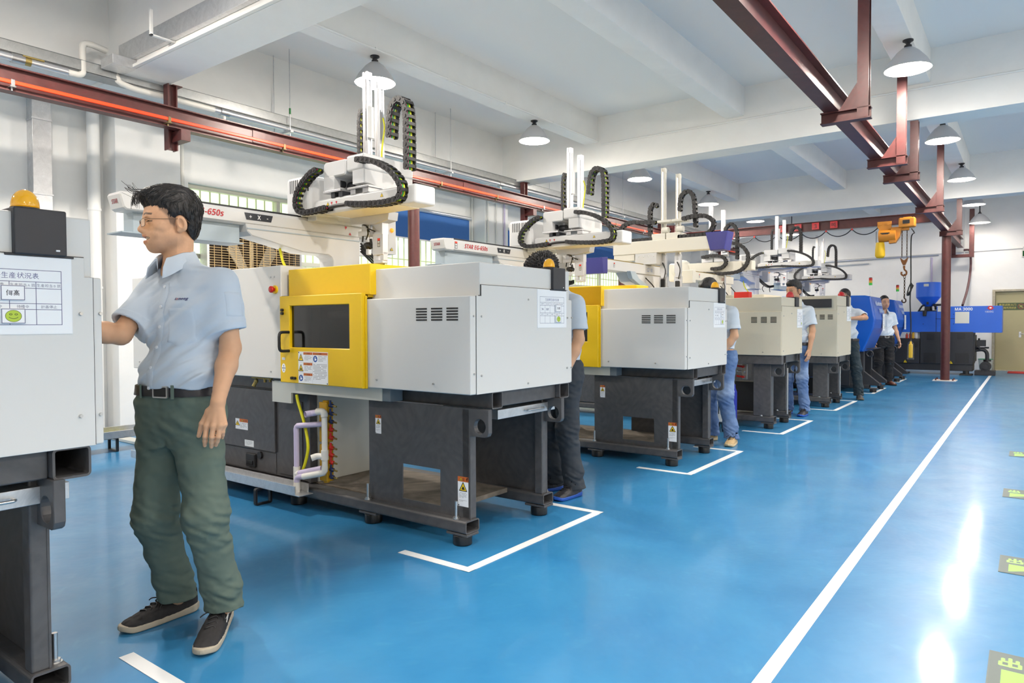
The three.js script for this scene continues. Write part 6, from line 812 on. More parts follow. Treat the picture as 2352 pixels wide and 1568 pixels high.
function person(o) {
  const p = thing('person', o.label, 'person', o.pos, o.yaw), J = o.J, det = o.detail || 1, sk = o.skin || lin(212, 164, 130), parts = [];
  const bodyCell = 0.012 / Math.min(det, 1.2), nb = J.neck, hd = J.head.c;
  const toHead = (() => { const cy = Math.cos(J.head.yaw || 0), sy = Math.sin(J.head.yaw || 0), ct = Math.cos(J.head.pitch || 0), st = Math.sin(J.head.pitch || 0); return (X, Y, Z) => { const x = X - hd[0], y = Y - hd[1], z = Z - hd[2], x1 = cy * x - sy * z, z1 = sy * x + cy * z; return [x1, ct * y + st * z1, -st * y + ct * z1]; }; })();
  const hf = headField(o.smile), neckA = [hd[0] - Math.sin(J.head.yaw || 0) * 0.012, hd[1] - 0.055, hd[2] - 0.012 * Math.cos(J.head.yaw || 0)];
  const neck = cone(neckA, [nb[0], nb[1] - 0.03, nb[2]], 0.0495, 0.057), shW = mix3(J.shL, J.shR, 0.5);
  const hip = mix3(J.hipL, J.hipR, 0.5);
  const torso = stack([[hip[1] - 0.1, 0.13, 0.085, hip[0], hip[2]], [hip[1] + 0.04, 0.135, 0.09, hip[0], hip[2]], [lerp(hip[1], shW[1], 0.4), 0.125, 0.085, lerp(hip[0], shW[0], 0.4), lerp(hip[2], shW[2], 0.4)], [lerp(hip[1], shW[1], 0.8), 0.15, 0.095, lerp(hip[0], shW[0], 0.8), lerp(hip[2], shW[2], 0.8)], [shW[1] + 0.03, 0.1, 0.06, shW[0], shW[2] - 0.01]]);
  const armL = [cone(J.shL, J.elL, 0.043, 0.036), cone(J.elL, mix3(J.elL, J.wrL, 0.35), 0.037, 0.038), cone(mix3(J.elL, J.wrL, 0.35), J.wrL, 0.038, 0.0255)], armR = [cone(J.shR, J.elR, 0.043, 0.036), cone(J.elR, mix3(J.elR, J.wrR, 0.35), 0.037, 0.038), cone(mix3(J.elR, J.wrR, 0.35), J.wrR, 0.038, 0.0255)];
  const legs = [cone(J.hipL, J.knL, 0.07, 0.048), cone(J.knL, J.anL, 0.046, 0.034), cone(J.hipR, J.knR, 0.07, 0.048), cone(J.knR, J.anR, 0.046, 0.034)], legF = uni(legs, 0.03), armLF = uni(armL, 0.02), armRF = uni(armR, 0.02);
  const headD = (X, Y, Z) => { const far = Math.hypot(X - hd[0], Y - hd[1], Z - hd[2]); if (far > 0.27) return far - 0.17; const q = toHead(X, Y, Z); return hf(q[0], q[1], q[2]); };
  const hands = []; for (const side of ['L', 'R']) if (J['hand' + side]) hands.push({ f: ((h, w) => (x, y, z) => { const far = Math.hypot(x - w[0], y - w[1], z - w[2]); return far > 0.3 ? far - 0.21 : h(x, y, z); })(handField(J['wr' + side], ...J['hand' + side]), J['wr' + side]), w: J['wr' + side], pts: J['hand' + side].flat() });
  const trunk = (x, y, z) => { let d = smin(torso(x, y, z), legF(x, y, z), 0.04); d = smin(d, armLF(x, y, z), 0.03); d = smin(d, armRF(x, y, z), 0.03); return smin(d, neck(x, y, z), 0.03); };
  const all = (x, y, z) => { let d = trunk(x, y, z); d = smin(d, headD(x, y, z), 0.014); for (const h of hands) d = smin(d, h.f(x, y, z), 0.012); return d; };
  const bb = (pts, m) => [[0, 1, 2].map((i) => Math.min(...pts.map((q) => q[i])) - m), [0, 1, 2].map((i) => Math.max(...pts.map((q) => q[i])) + m)];
  const hc = headColor(sk), skinColor = (X, Y, Z) => { const q = toHead(X, Y, Z); if (Math.hypot(...q) < 0.17) return hc(q[0], q[1], q[2]); const r = 1 + noise3(X * 40, Y * 40, Z * 40) * 0.03; return sk.map((v) => v * r * 1.0); };
  const [blo, bhi] = bb([J.shL, J.shR, J.elL, J.elR, J.wrL, J.wrR, J.anL, J.anR, J.hipL, J.hipR, nb, hd], 0.12);
  const headBox = [add3(hd, [-0.15, -0.125, -0.15]), add3(hd, [0.15, 0.16, 0.15])];
  const inBox = (b, x, y, z, m) => x > b[0][0] + m && y > b[0][1] + m && z > b[0][2] + m && x < b[1][0] - m && y < b[1][1] - m && z < b[1][2] - m;
  const handBoxes = hands.map((h) => bb([h.w, ...h.pts], 0.026));
  const cut = (x, y, z) => { let d = all(x, y, z); return d; };
  // coarse body with the finer boxes left to their own grids
  const coarse = (x, y, z) => { let d = all(x, y, z); const boxes = [headBox, ...handBoxes]; for (const b of boxes) { const q = Math.min(x - b[0][0], b[1][0] - x, y - b[0][1], b[1][1] - y, z - b[0][2], b[1][2] - z) - bodyCell * 1.3; if (q > 0) d = Math.max(d, q); } return d; };
  const gs = [surfNet(coarse, blo, bhi, bodyCell, skinColor), surfNet(cut, ...headBox, o.headCell || 0.005, skinColor), ...handBoxes.map((b) => surfNet(cut, ...b, o.handCell || 0.0042, skinColor))];
  mesh('body', mergeGeometries(gs), skinMat, p);
  // head dress
  const hg = new THREE.Group(); hg.name = 'head_frame'; hg.position.set(...hd); hg.rotation.order = 'YXZ'; hg.rotation.set(-(J.head.pitch || 0) * -1, J.head.yaw || 0, 0);
  hg.updateMatrix(); const HM = hg.matrix, ph = (geo) => geo.applyMatrix4(HM);
  const hairG = [surfNet(hairField(o.hair || {}), [-0.12, -0.08, -0.14], [0.12, 0.2, 0.15], o.hairCell || 0.0055)];
  const rr = rng(o.seed || 5);
  for (let i = 0; i < (o.strands || 0); i++) { const x = (rr() - 0.5) * 0.1, z0 = 0.085 + rr() * 0.03, y0 = 0.12 + rr() * 0.016 - Math.abs(x) * 0.25, up = rr() < 0.22; hairG.push(tube(up ? [[x, y0, z0], [x * 1.1, y0 - 0.004, z0 + 0.02 + rr() * 0.012], [x * 1.15, y0 - 0.004 + rr() * 0.008, z0 + 0.04 + rr() * 0.01], [x * 1.2, y0 + 0.006 + rr() * 0.022, z0 + 0.055 + rr() * 0.02]] : [[x, y0 - 0.01, z0], [x * 1.1, y0 - 0.006, z0 + 0.022], [x * 1.2, y0 - 0.016, z0 + 0.032], [x * 1.25, y0 - 0.034 - rr() * 0.016, z0 + 0.03 + rr() * 0.006]], (up ? 0.0004 : 0.0005) + rr() * 0.0006, 8, 4)); }
  if (o.locks) { const hf2 = hairField(o.hair || {}); for (let i = 0; i < o.locks; i++) {   // fine locks lying along the scalp, combed forward and down
    const th = rr() * 6.283, fi = rr() * 2.2, dir = [Math.sin(fi) * Math.sin(th), Math.cos(fi), Math.sin(fi) * Math.cos(th)], pts = []; let q = dir.slice(), len = 5;
    for (let k = 0; k < len; k++) { let r = 0.05; while (r < 0.16 && hf2(q[0] * r, 0.05 + q[1] * r, q[2] * r) < 0) r += 0.0015; if (r < 0.056) break; const e = r - 0.0012 + k * 0.0009 * rr(); pts.push([q[0] * e, 0.05 + q[1] * e, q[2] * e]); const fwd = q[2] > -0.25 && q[1] > 0.35 ? [q[0] * 0.1, -0.12, 0.3] : [q[0] * 0.05, -0.3, q[2] > 0.3 ? 0.1 : -0.06]; q = q.map((v, j) => v + fwd[j] * 0.42 + (rr() - 0.5) * 0.07); const l = Math.hypot(...q); q = q.map((v) => v / l); }
    if (pts.length > 2) hairG.push(new THREE.TubeGeometry(new THREE.CatmullRomCurve3(pts.map((v) => V(...v))), 6, 0.0008 + rr() * 0.0011, 3, false)); } }
  for (const g of hairG) ph(g);
  mesh('hair', hairG.length > 1 ? fuse(hairG) : hairG[0], hairMat, p);
  if (o.smile) mesh('teeth', ph(fuse(Array.from({ length: 10 }, (_, i) => ball(-0.0252 + i * 0.0056, -0.0503, 0.1045 - Math.abs(i - 4.5) ** 2 * 0.00098, 0.0031, 0.0055, 0.0034, 8, 6)))), toothMat, p);
  if (o.eyes) for (const s of [-1, 1]) { const e = mesh('eye', ph(fuse([ball(s * 0.031, 0.0108, 0.0925, 0.0105, 0.0085, 0.0105)])), eyeMat, p); mesh('iris', ph(fuse([ball(s * 0.0315, 0.0105, 0.1008, 0.0046, 0.0042, 0.0028)])), irisMat, e); }
  if (o.glasses) {
    const g = []; for (const s of [-1, 1]) { const c = rrect(s * 0.034 - 0.021, s * 0.034 + 0.021, -0.01, 0.018, 0.007, 4).map(([x, y]) => [x, y, 0.126 - Math.abs(x) * 0.16]); g.push(new THREE.TubeGeometry(new THREE.CatmullRomCurve3(c.map((q) => V(...q)), true), 40, 0.0011, 6, true), tube([[s * 0.055, 0.014, 0.117], [s * 0.074, 0.014, 0.1], [s * 0.079, 0.017, 0.04], [s * 0.079, 0.02, -0.012], [s * 0.076, 0.006, -0.034]], 0.0012, 20, 6)); }
    g.push(tube([[-0.013, 0.008, 0.124], [0, 0.012, 0.127], [0.013, 0.008, 0.124]], 0.0011, 8, 6)); const gl = mesh('glasses', ph(fuse(g)), wireMat, p);
    for (const s of [-1, 1]) mesh('lens', ph(fuse([ext(rrect(-0.0205, 0.0205, -0.0095, 0.0175, 0.0065), 'z', 0, 0.0008).rotateY(s * 0.16).translate(s * 0.034, 0, 0.1205)])), lensMat, gl);
  }
  // shirt
  const S = o.shirt || {}, sl = (sh, el) => [cone(add3(sh, [0, -0.005, 0]), mix3(sh, el, 0.9), 0.064, 0.062)], hem = o.hem ?? hip[1] + 0.055, W = 1 + (S.loose || 0);
  const st = stack([[hem - 0.03, 0.155 * W, 0.108 * W, hip[0] + (S.hx || 0), hip[2] + 0.012], [hem + 0.05, 0.163 * W, 0.118 * W, hip[0] + (S.hx || 0), hip[2] + 0.014], [lerp(hem, shW[1], 0.4), 0.15 * W, 0.108 * W, lerp(hip[0], shW[0], 0.4) + (S.cx || 0), lerp(hip[2], shW[2], 0.4) + 0.008], [lerp(hem, shW[1], 0.75), 0.165 * W, 0.115 * W, shW[0] + (S.cx || 0), shW[2] + 0.006], [shW[1] - 0.03, 0.17, 0.095, shW[0], shW[2]], [shW[1] + 0.03, 0.14, 0.074, shW[0] * 0.8 + nb[0] * 0.2, shW[2] - 0.008], [shW[1] + 0.075, 0.085, 0.056, nb[0], nb[2] - 0.01], [shW[1] + 0.115, 0.06, 0.048, nb[0], nb[2] - 0.008]]);
  const sleeveLen = o.sleeve || 0.74;
  const mkSleeve = (sh, el, sleeveLen) => { const end = mix3(sh, el, sleeveLen), tubeF = cone(add3(sh, [0, -0.014, 0]), mix3(sh, el, sleeveLen + 0.12), 0.054, 0.068), dir = [0, 1, 2].map((i) => el[i] - sh[i]), L = Math.hypot(...dir), inner = cone(mix3(sh, el, sleeveLen - 0.2), mix3(sh, el, sleeveLen + 0.2), 0.042, 0.056); return (x, y, z) => { const q = ((x - end[0]) * dir[0] + (y - end[1]) * dir[1] + (z - end[2]) * dir[2]) / L, hemBand = q > -0.03 ? 0.0015 : 0; return smax(smax(tubeF(x, y, z) - hemBand, q, 0.004), -Math.max(inner(x, y, z), -q - 0.05), 0.004); }; };
  const sL = mkSleeve(J.shL, J.elL, sleeveLen), sR = mkSleeve(J.shR, J.elR, o.sleeveR || sleeveLen), wr = S.wrinkle ?? 1, neckCut = cone([nb[0], nb[1] - 0.01, nb[2] + 0.004], [nb[0], nb[1] + 0.2, nb[2] + 0.03], 0.058, 0.058), vee = cone([nb[0] - 0.002, nb[1] - 0.075, nb[2] + 0.115], [nb[0], nb[1] + 0.06, nb[2] + 0.06], 0.004, 0.042);
  const shirtBody = (x, y, z) => {
    let d = st(x, y, z); if (d > 0.09 && sL(x, y, z) > 0.06 && sR(x, y, z) > 0.06) return Math.min(d, sL(x, y, z), sR(x, y, z));
    const aL = sL(x, y, z), aR = sR(x, y, z), onBody = lerp(0.3, 1, sst(-0.02, 0.03, Math.min(aL, aR) - d)); d = smin(d, aL, 0.06); d = smin(d, aR, 0.06);
    const u = y * 0.85 - x * 0.55, t = sst(hem + 0.42, hem + 0.1, y), fold = noise3(u * 15 + z * 3, x * 3 + 7, z * 3) * 0.0085 * (0.35 + t) + noise3(u * 34, x * 6, z * 6 + 3) * 0.0034 * (0.4 + t) + noise3(x * 6, y * 5, z * 6 + 9) * 0.004;
    d -= fold * wr * onBody;
    d = smax(d, -neckCut(x, y, z), 0.006); d = smax(d, -vee(x, y, z), 0.005);
    return d;
  };
  const hemWave = (x, z) => hem + 0.004 * Math.sin(x * 40) + 0.003 * Math.sin(z * 55);
  const [slo, shi] = bb([J.shL, J.shR, mix3(J.shL, J.elL, 1), mix3(J.shR, J.elR, 1), [hip[0] - 0.14, hem - 0.02, hip[2] - 0.06], [hip[0] + 0.14, hem, hip[2] + 0.08], [nb[0], nb[1] + 0.05, nb[2]]], 0.085);
  const shirtF = (x, y, z) => Math.max(shirtBody(x, y, z), hemWave(x, z) - y);
  const shirt = mesh('shirt', surfNet(shirtF, slo, shi, o.clothCell || 0.009), o.shirtMat || shirtMat, p);
  // collar: a stand and a fold that falls outward, open at the throat
  { const n = 40, pos = [], idx = [], rows = [[0.055, -0.01, 0], [0.0545, 0.03, 1], [0.0565, 0.04, 1], [0.063, 0.037, 1], [0.077, 0.006, 2], [0.083, -0.018, 3], [0.081, -0.018, 3], [0.073, 0.006, 2], [0.06, 0.03, 1]];
    for (let i = 0; i <= n; i++) { const a = lerp(-Math.PI + 0.42, Math.PI - 0.42, i / n) , fr = Math.abs(a) / Math.PI, open = sst(0.6, 0.9, fr); rows.forEach(([r, y, kind]) => { const rr2 = r * (1 + open * (kind > 1 ? 0.22 : 0.06)), yy = y - open * (kind === 3 ? 0.04 : kind === 2 ? 0.022 : 0.016) ; pos.push(nb[0] + Math.sin(a) * rr2 * 1.03, nb[1] + yy + 0.008 - 0.012 * sst(0.4, 0.9, fr), nb[2] - Math.cos(a) * rr2 * 1.06 + open * 0.012); }); }
    const m = rows.length; for (let i = 0; i < n; i++) for (let j = 0; j < m; j++) { const a = i * m + j, b = i * m + (j + 1) % m, c = a + m, d = b + m; idx.push(a, c, b, b, c, d); }
    for (const b of [0, n * m]) for (let j = 1; j < m - 1; j++) b ? idx.push(b, b + j, b + j + 1) : idx.push(b, b + j + 1, b + j);
    const g = new THREE.BufferGeometry(); g.setAttribute('position', new THREE.Float32BufferAttribute(pos, 3)); g.setIndex(idx); g.computeVertexNormals(); g.setAttribute('uv', new THREE.BufferAttribute(new Float32Array(pos.length / 3 * 2), 2));
    mesh('collar', g, o.shirtMat || shirtMat, shirt); }
  const front = (x, y, f) => { for (let z = 0.32; z > -0.1; z -= 0.004) if (f(x, y, z) < 0) { let a = z, b = z + 0.004; for (let i = 0; i < 7; i++) { const m = (a + b) / 2; f(x, y, m) < 0 ? a = m : b = m; } return a; } return 0.1; };
  // stitched-on pieces follow the cloth: a grid lifted off the shirt, with edges
  const patch = (name, w, h, nu, nv, place, lift) => { const pos = [], idx = [], id = (i, j, k) => (j * (nu + 1) + i) * 2 + k; for (let j = 0; j <= nv; j++) for (let i = 0; i <= nu; i++) { const q = place((i / nu - 0.5) * w, (j / nv - 0.5) * h); pos.push(...q(lift), ...q(-0.003)); }
    for (let j = 0; j < nv; j++) for (let i = 0; i < nu; i++) idx.push(id(i, j, 0), id(i + 1, j, 0), id(i + 1, j + 1, 0), id(i, j, 0), id(i + 1, j + 1, 0), id(i, j + 1, 0));
    for (let j = 0; j < nv; j++) for (const [i, f] of [[0, 0], [nu, 1]]) { const a = id(i, j, 0), b = id(i, j, 1), c = id(i, j + 1, 0), d = id(i, j + 1, 1); f ? idx.push(a, b, d, a, d, c) : idx.push(a, d, b, a, c, d); }
    for (let i = 0; i < nu; i++) for (const [j, f] of [[0, 1], [nv, 0]]) { const a = id(i, j, 0), b = id(i, j, 1), c = id(i + 1, j, 0), d = id(i + 1, j, 1); f ? idx.push(a, b, d, a, d, c) : idx.push(a, d, b, a, c, d); }
    const g = new THREE.BufferGeometry(); g.setAttribute('position', new THREE.Float32BufferAttribute(pos, 3)); g.setIndex(idx); g.computeVertexNormals(); g.setAttribute('uv', new THREE.BufferAttribute(new Float32Array(pos.length / 3 * 2), 2)); return mesh(name, g, o.shirtMat || shirtMat, shirt); };
  const plX = (y) => nb[0] + 0.008 + (S.cx || 0) * 0.9 * sst(nb[1], nb[1] - 0.12, y) - (S.cx || 0) * 1.2 * sst(nb[1] - 0.2, hem, y);
  if (o.placket) patch('placket', 0.034, nb[1] - 0.075 - hem, 2, 60, (a, b) => { const y = (nb[1] - 0.075 + hem) / 2 + b, x = plX(y) + a, z = front(x, y, shirtF); return (l) => [x, y, z + l]; }, 0.0028);
  if (o.logo) patch('chest_pocket', 0.095, 0.125, 10, 12, (a, b) => { const y = 1.2 + b - (b < -0.04 ? (0.0475 - Math.abs(a)) * 0.35 * (-b - 0.04) / 0.0225 : 0), x = nb[0] + 0.118 + a, z = front(x, y, shirtF); return (l) => [x, y, z + l]; }, 0.0022);
  if (o.sleevePocket) patch('sleeve_pocket', 0.066, 0.09, 6, 8, (a, b) => { const y = J.shL[1] - 0.1 + b, z = J.shL[2] + 0.012 - a; let x = 0.35; while (x > 0 && shirtF(x, y, z) > 0) x -= 0.0004; return (l) => [x + l, y, z]; }, 0.0022);
  if (o.placket) for (let i = 0; i < 6; i++) { const y = nb[1] - 0.09 - i * 0.076, x = plX(y), z = front(x, y, shirtF) + 0.003; mesh('button', [rod([x, y, z - 0.002], [x, y, z + 0.003], 0.006, 0.0055, 14)], std(rgb(226, 230, 236), 0.3), shirt); }
  if (o.logo) { const t = print(256, 72, (c, w, h) => { c.clearRect(0, 0, w, h); c.font = 'italic bold 52px sans-serif'; c.textBaseline = 'middle'; c.fillStyle = '#26286a'; c.fillText('k', 6, 32); c.fillText('meng', 72, 32); c.fillStyle = '#b8303c'; c.fillText('o', 38, 32); }, true); const g = new THREE.PlaneGeometry(0.066, 0.0185, 14, 3), P = g.attributes.position; for (let i = 0; i < P.count; i++) { const x = nb[0] + 0.122 + P.getX(i), y = 1.297 + P.getY(i); P.setXYZ(i, x, y, front(x, y, shirtF) + 0.0022); } g.computeVertexNormals(); const m = new THREE.Mesh(g, inked(t, 0.7, true)); m.name = 'breast_print'; shirt.add(m); }
  // trousers
  const tr = o.trousers, ty = tr.top ?? hem + 0.03, R3 = tr.r || [0.096, 0.078, 0.07], pel = stack([[hip[1] - 0.16, 0.13, 0.1, hip[0], hip[2] - 0.005], [hip[1] - 0.06, 0.168, 0.118, hip[0], hip[2] - 0.008], [hip[1] + 0.02, 0.166, 0.118, hip[0], hip[2] - 0.004], [ty + 0.04, 0.152, 0.108, hip[0], hip[2] + 0.005]]);
  const lg = (h, k, a, heel) => { const kb = add3(k, [0, -0.03, 0]); return uni([cone(add3(h, [0, -0.02, 0]), k, R3[0], R3[1]), cone(k, kb, R3[1], R3[1] * 0.95), cone(kb, mix3(k, a, 0.75), R3[1] * 0.95, R3[2]), cone(mix3(k, a, 0.75), add3(a, [0, tr.cuff ?? -0.03, -0.005]), R3[2], R3[2] * 1.06)], 0.03); };
  const lL = lg(J.hipL, J.knL, J.anL), lR = lg(J.hipR, J.knR, J.anR);
  const trF = (x, y, z) => {
    const a = lL(x, y, z), b = lR(x, y, z); let d = smin(smin(a, b, 0.012), pel(x, y, z), 0.045); if (d > 0.06) return d;
    const ky = (J.knL[1] + J.knR[1]) / 2 - 0.05, near = Math.exp(-(((y - ky) / 0.09) ** 2)) + 0.9 * Math.exp(-(((y - 0.14) / 0.07) ** 2)) + 0.5 * Math.exp(-(((y - hip[1] + 0.12) / 0.08) ** 2));
    d -= (noise3(x * 7, y * 24 + x * 9 - z * 7, z * 7) * 0.007 * near + noise3(x * 5 + y * 6, y * 9, z * 5 + 4) * 0.005 + noise3(x * 12 + y * 14, y * 16 - x * 10, z * 12) * 0.0022 + noise3(x * 22, y * 30, z * 22) * 0.0014) * (tr.wrinkle ?? 1);
    d = Math.max(d, y - ty, (tr.bottom ?? 0.055) - y + noise3(x * 14, 1, z * 14) * 0.006);
    for (const [h, k, a] of [[J.hipL, J.knL, J.anL], [J.hipR, J.knR, J.anR]]) { const q = Math.hypot(x - a[0], z - a[2]) - R3[2] * 0.84; if (y < 0.2) d = Math.max(d, -Math.max(q, y - 0.12)); }
    return d;
  };
  const [tlo, thi] = bb([J.hipL, J.hipR, J.knL, J.knR, [J.anL[0], 0.06, J.anL[2]], [J.anR[0], 0.06, J.anR[2]], [hip[0] - 0.09, ty - 0.08, hip[2]], [hip[0] + 0.09, ty - 0.08, hip[2]]], 0.125);
  const tm = mesh('trousers', surfNet(trF, tlo, thi, o.clothCell || 0.009, tr.shade), tr.mat, p);
  if (o.belt) {
    const n = 60, ring = (y, off) => Array.from({ length: n }, (_, i) => { const a = i / n * 2 * Math.PI; let r = 0.06; while (r < 0.22 && trF(hip[0] + Math.sin(a) * r, y - 0.01, hip[2] + Math.cos(a) * r) < 0.0) r += 0.002; return [hip[0] + Math.sin(a) * (r + off), y, hip[2] + Math.cos(a) * (r + off)]; });
    const y0 = ty - 0.042, y1 = ty - 0.004, rings = [ring(y0, 0.0), ring(y0, 0.006), ring(y1, 0.006), ring(y1, 0.0)], pos = [], idx = []; rings.forEach((q) => q.forEach((v) => pos.push(...v)));
    for (let j = 0; j < 4; j++) for (let i = 0; i < n; i++) { const a = j * n + i, b = j * n + (i + 1) % n, c = ((j + 1) % 4) * n + i, d = ((j + 1) % 4) * n + (i + 1) % n; idx.push(a, b, c, b, d, c); }
    const g = new THREE.BufferGeometry(); g.setAttribute('position', new THREE.Float32BufferAttribute(pos, 3)); g.setIndex(idx); g.computeVertexNormals(); g.setAttribute('uv', new THREE.BufferAttribute(new Float32Array(pos.length / 3 * 2), 2)); const bm = mesh('belt', g, std(rgb(34, 32, 38), 0.45), p);
    const z = Math.max(...rings[1].filter((q) => Math.abs(q[0] - hip[0] - (o.buckleX || 0)) < 0.03).map((q) => q[2])); mesh('buckle', [ext(rrect(hip[0] + (o.buckleX || 0) - 0.036, hip[0] + (o.buckleX || 0) + 0.036, y0 - 0.004, y1 + 0.003, 0.004), 'z', z - 0.004, z + 0.005, { holes: [rrect(hip[0] + (o.buckleX || 0) - 0.031, hip[0] + (o.buckleX || 0) + 0.031, y0 + 0.001, y1 - 0.002, 0.003)] })], M.steel, bm); mesh('buckle_plate', [bx(hip[0] + (o.buckleX || 0) - 0.032, hip[0] + (o.buckleX || 0) + 0.032, y0, y1 - 0.001, z - 0.004, z + 0.003, 0.001)], M.black, bm);
    for (const t of [-0.55, 0.62, 2.4, -2.4]) { const i = Math.round(((t / (2 * Math.PI)) + 1) * n) % n, q = rings[1][i]; mesh('belt_loop', [bx(-0.006, 0.006, y0 - 0.008, y1 + 0.006, -0.002, 0.004, 0.001).rotateY(t).translate(q[0], 0, q[2])], tr.mat, tm); }
  }
  // shoes
  for (const side of ['L', 'R']) {
    const { heel, toe } = J['foot' + side], dx = toe[0] - heel[0], dz = toe[1] - heel[1], L = Math.hypot(dx, dz), sh = o.shoe, w = sh.w || 0.047;
    const loc = (x, z) => { const px = x - heel[0], pz = z - heel[1]; return [(px * dz - pz * dx) / L, (px * dx + pz * dz) / L]; };
    const widthAt = (t) => { const s = clamp(t / L, 0, 1); return w * (0.74 + 0.2 * Math.sin(s * 3.0 - 0.5) + 0.1 * sst(0.35, 0.72, s)) * Math.sqrt(clamp(1 - Math.max(0, (s - 0.8) / 0.2) ** 2.2, 0.02, 1)) * Math.sqrt(clamp(1 - Math.max(0, (0.12 - s) / 0.12) ** 2, 0.1, 1)); };
    const outline = (u, t) => Math.max(Math.abs(u) - widthAt(t), -t - 0.004, t - L - 0.002);
    const soleT = (t) => 0.027 + 0.01 * sst(0.4 * L, 0, t) + 0.008 * sst(0.85 * L, L, t);
    const sole = (x, y, z) => { const [u, t] = loc(x, z); const b = 0.001 + 0.012 * sst(0.86 * L, L * 1.02, t); return smax(outline(u, t), Math.max(y - soleT(t), b - y), 0.008); };
    const upper = (x, y, z) => { const [u, t] = loc(x, z), s = clamp(t / L, 0, 1), top = lerp(0.096, 0.046, sst(0.3, 0.92, s)) - 0.012 * sst(0.88, 1, s) + 0.004 * Math.cos(s * 9), ww = widthAt(t) - 0.003, q = clamp((y - 0.02) / Math.max(0.01, top - 0.02), 0, 1), ws = ww * Math.sqrt(Math.max(0.02, 1 - q ** 2.6 * 0.93)); return smax(smax(Math.abs(u) - ws, Math.max(-t - 0.001, t - L + 0.004), 0.01), Math.max((y - top) * 0.8, 0.012 - y), 0.012) - noise3(x * 40, y * 40, z * 40) * 0.0012; };
    const [flo, fhi] = bb([[heel[0], 0, heel[1]], [toe[0], 0.1, toe[1]]], 0.06); flo[1] = -0.01; fhi[1] = 0.13;
    const s1 = mesh('shoe', surfNet(upper, flo, fhi, o.shoeCell || 0.0065), sh.mat, p); mesh('sole', surfNet(sole, flo, fhi, o.shoeCell || 0.0065), sh.sole, s1);
    if (sh.laces) { const at = (u, t, y) => [heel[0] + dx / L * t + dz / L * u, y, heel[1] + dz / L * t - dx / L * u], lc = []; for (let i = 0; i < 5; i++) { const t = L * (0.44 + i * 0.065), y = lerp(0.096, 0.046, sst(0.3, 0.92, t / L)) + 0.004; lc.push(tube([at(-0.024, t, y - 0.014), at(-0.01, t + 0.008, y), at(0.012, t - 0.006, y), at(0.025, t + 0.012, y - 0.016)], 0.003, 10, 5)); } lc.push(tube([at(0.0, L * 0.43, 0.09), at(0.03, L * 0.5, 0.088), at(0.04, L * 0.56, 0.064)], 0.0026, 10, 5), tube([at(0, L * 0.43, 0.09), at(-0.03, L * 0.54, 0.092), at(-0.05, L * 0.56, 0.08)], 0.0026, 10, 5)); mesh('laces', lc, M.black, s1); }
    if (sh.mark && side === 'L') { const at = (u, t, y) => [heel[0] + dx / L * t + dz / L * u, y, heel[1] + dz / L * t - dx / L * u]; const a = at(0.041, L * 0.5, 0.045), b = at(0.034, L * 0.34, 0.075); mesh('shoe_mark', [rod(a, b, 0.002, 0.005, 6), rod(mix3(a, b, 0.45), at(0.04, L * 0.52, 0.062), 0.004, 0.001, 6)], M.paint, s1); }
  }
  return p;
}
// small hand for those whose hands are a few pixels: relaxed, hanging or reaching along d, thumb to t
function relaxedHand(w, d, t, n, s = 1) {
  const at = (a, b, c) => [0, 1, 2].map((i) => w[i] + (d[i] * a + t[i] * b + n[i] * c) * s), K = [], P = [], T = [];
  [0.03, 0.01, -0.01, -0.028].forEach((b, i) => { const l = [0.072, 0.078, 0.073, 0.058][i]; K.push(at(0.088 - Math.abs(i - 1) * 0.003, b, 0)); P.push(at(0.088 + l * 0.5, b * 1.05, 0.008)); T.push(at(0.088 + l * 0.92, b * 1.0, 0.03)); });
  return [K, P, T, [at(0.03, 0.03, 0.006), at(0.06, 0.048, 0.014), at(0.092, 0.05, 0.024)]];
}
const denimShade = (x, y, z) => { const f = 0.55 + 0.45 * sst(0.25, 0.75, 0.5 + 0.5 * noise3(x * 6, y * 4, z * 6)); const fade = sst(0.12, 0.02, Math.abs(y - 0.56)) * 0.5; const n = 1 + noise3(x * 60, y * 90, z * 60) * 0.08; return [lerp(0.05, 0.26, f * 0.4 + fade) * n, lerp(0.12, 0.36, f * 0.4 + fade) * n, lerp(0.3, 0.56, f * 0.4 + fade) * n]; };
const denimMat = new THREE.MeshStandardMaterial({ color: 0xffffff, vertexColors: true, roughness: 0.9 });
const blackShoe = { mat: std(rgb(34, 32, 34), 0.8), sole: std(rgb(176, 166, 148), 0.7), laces: true, mark: true };
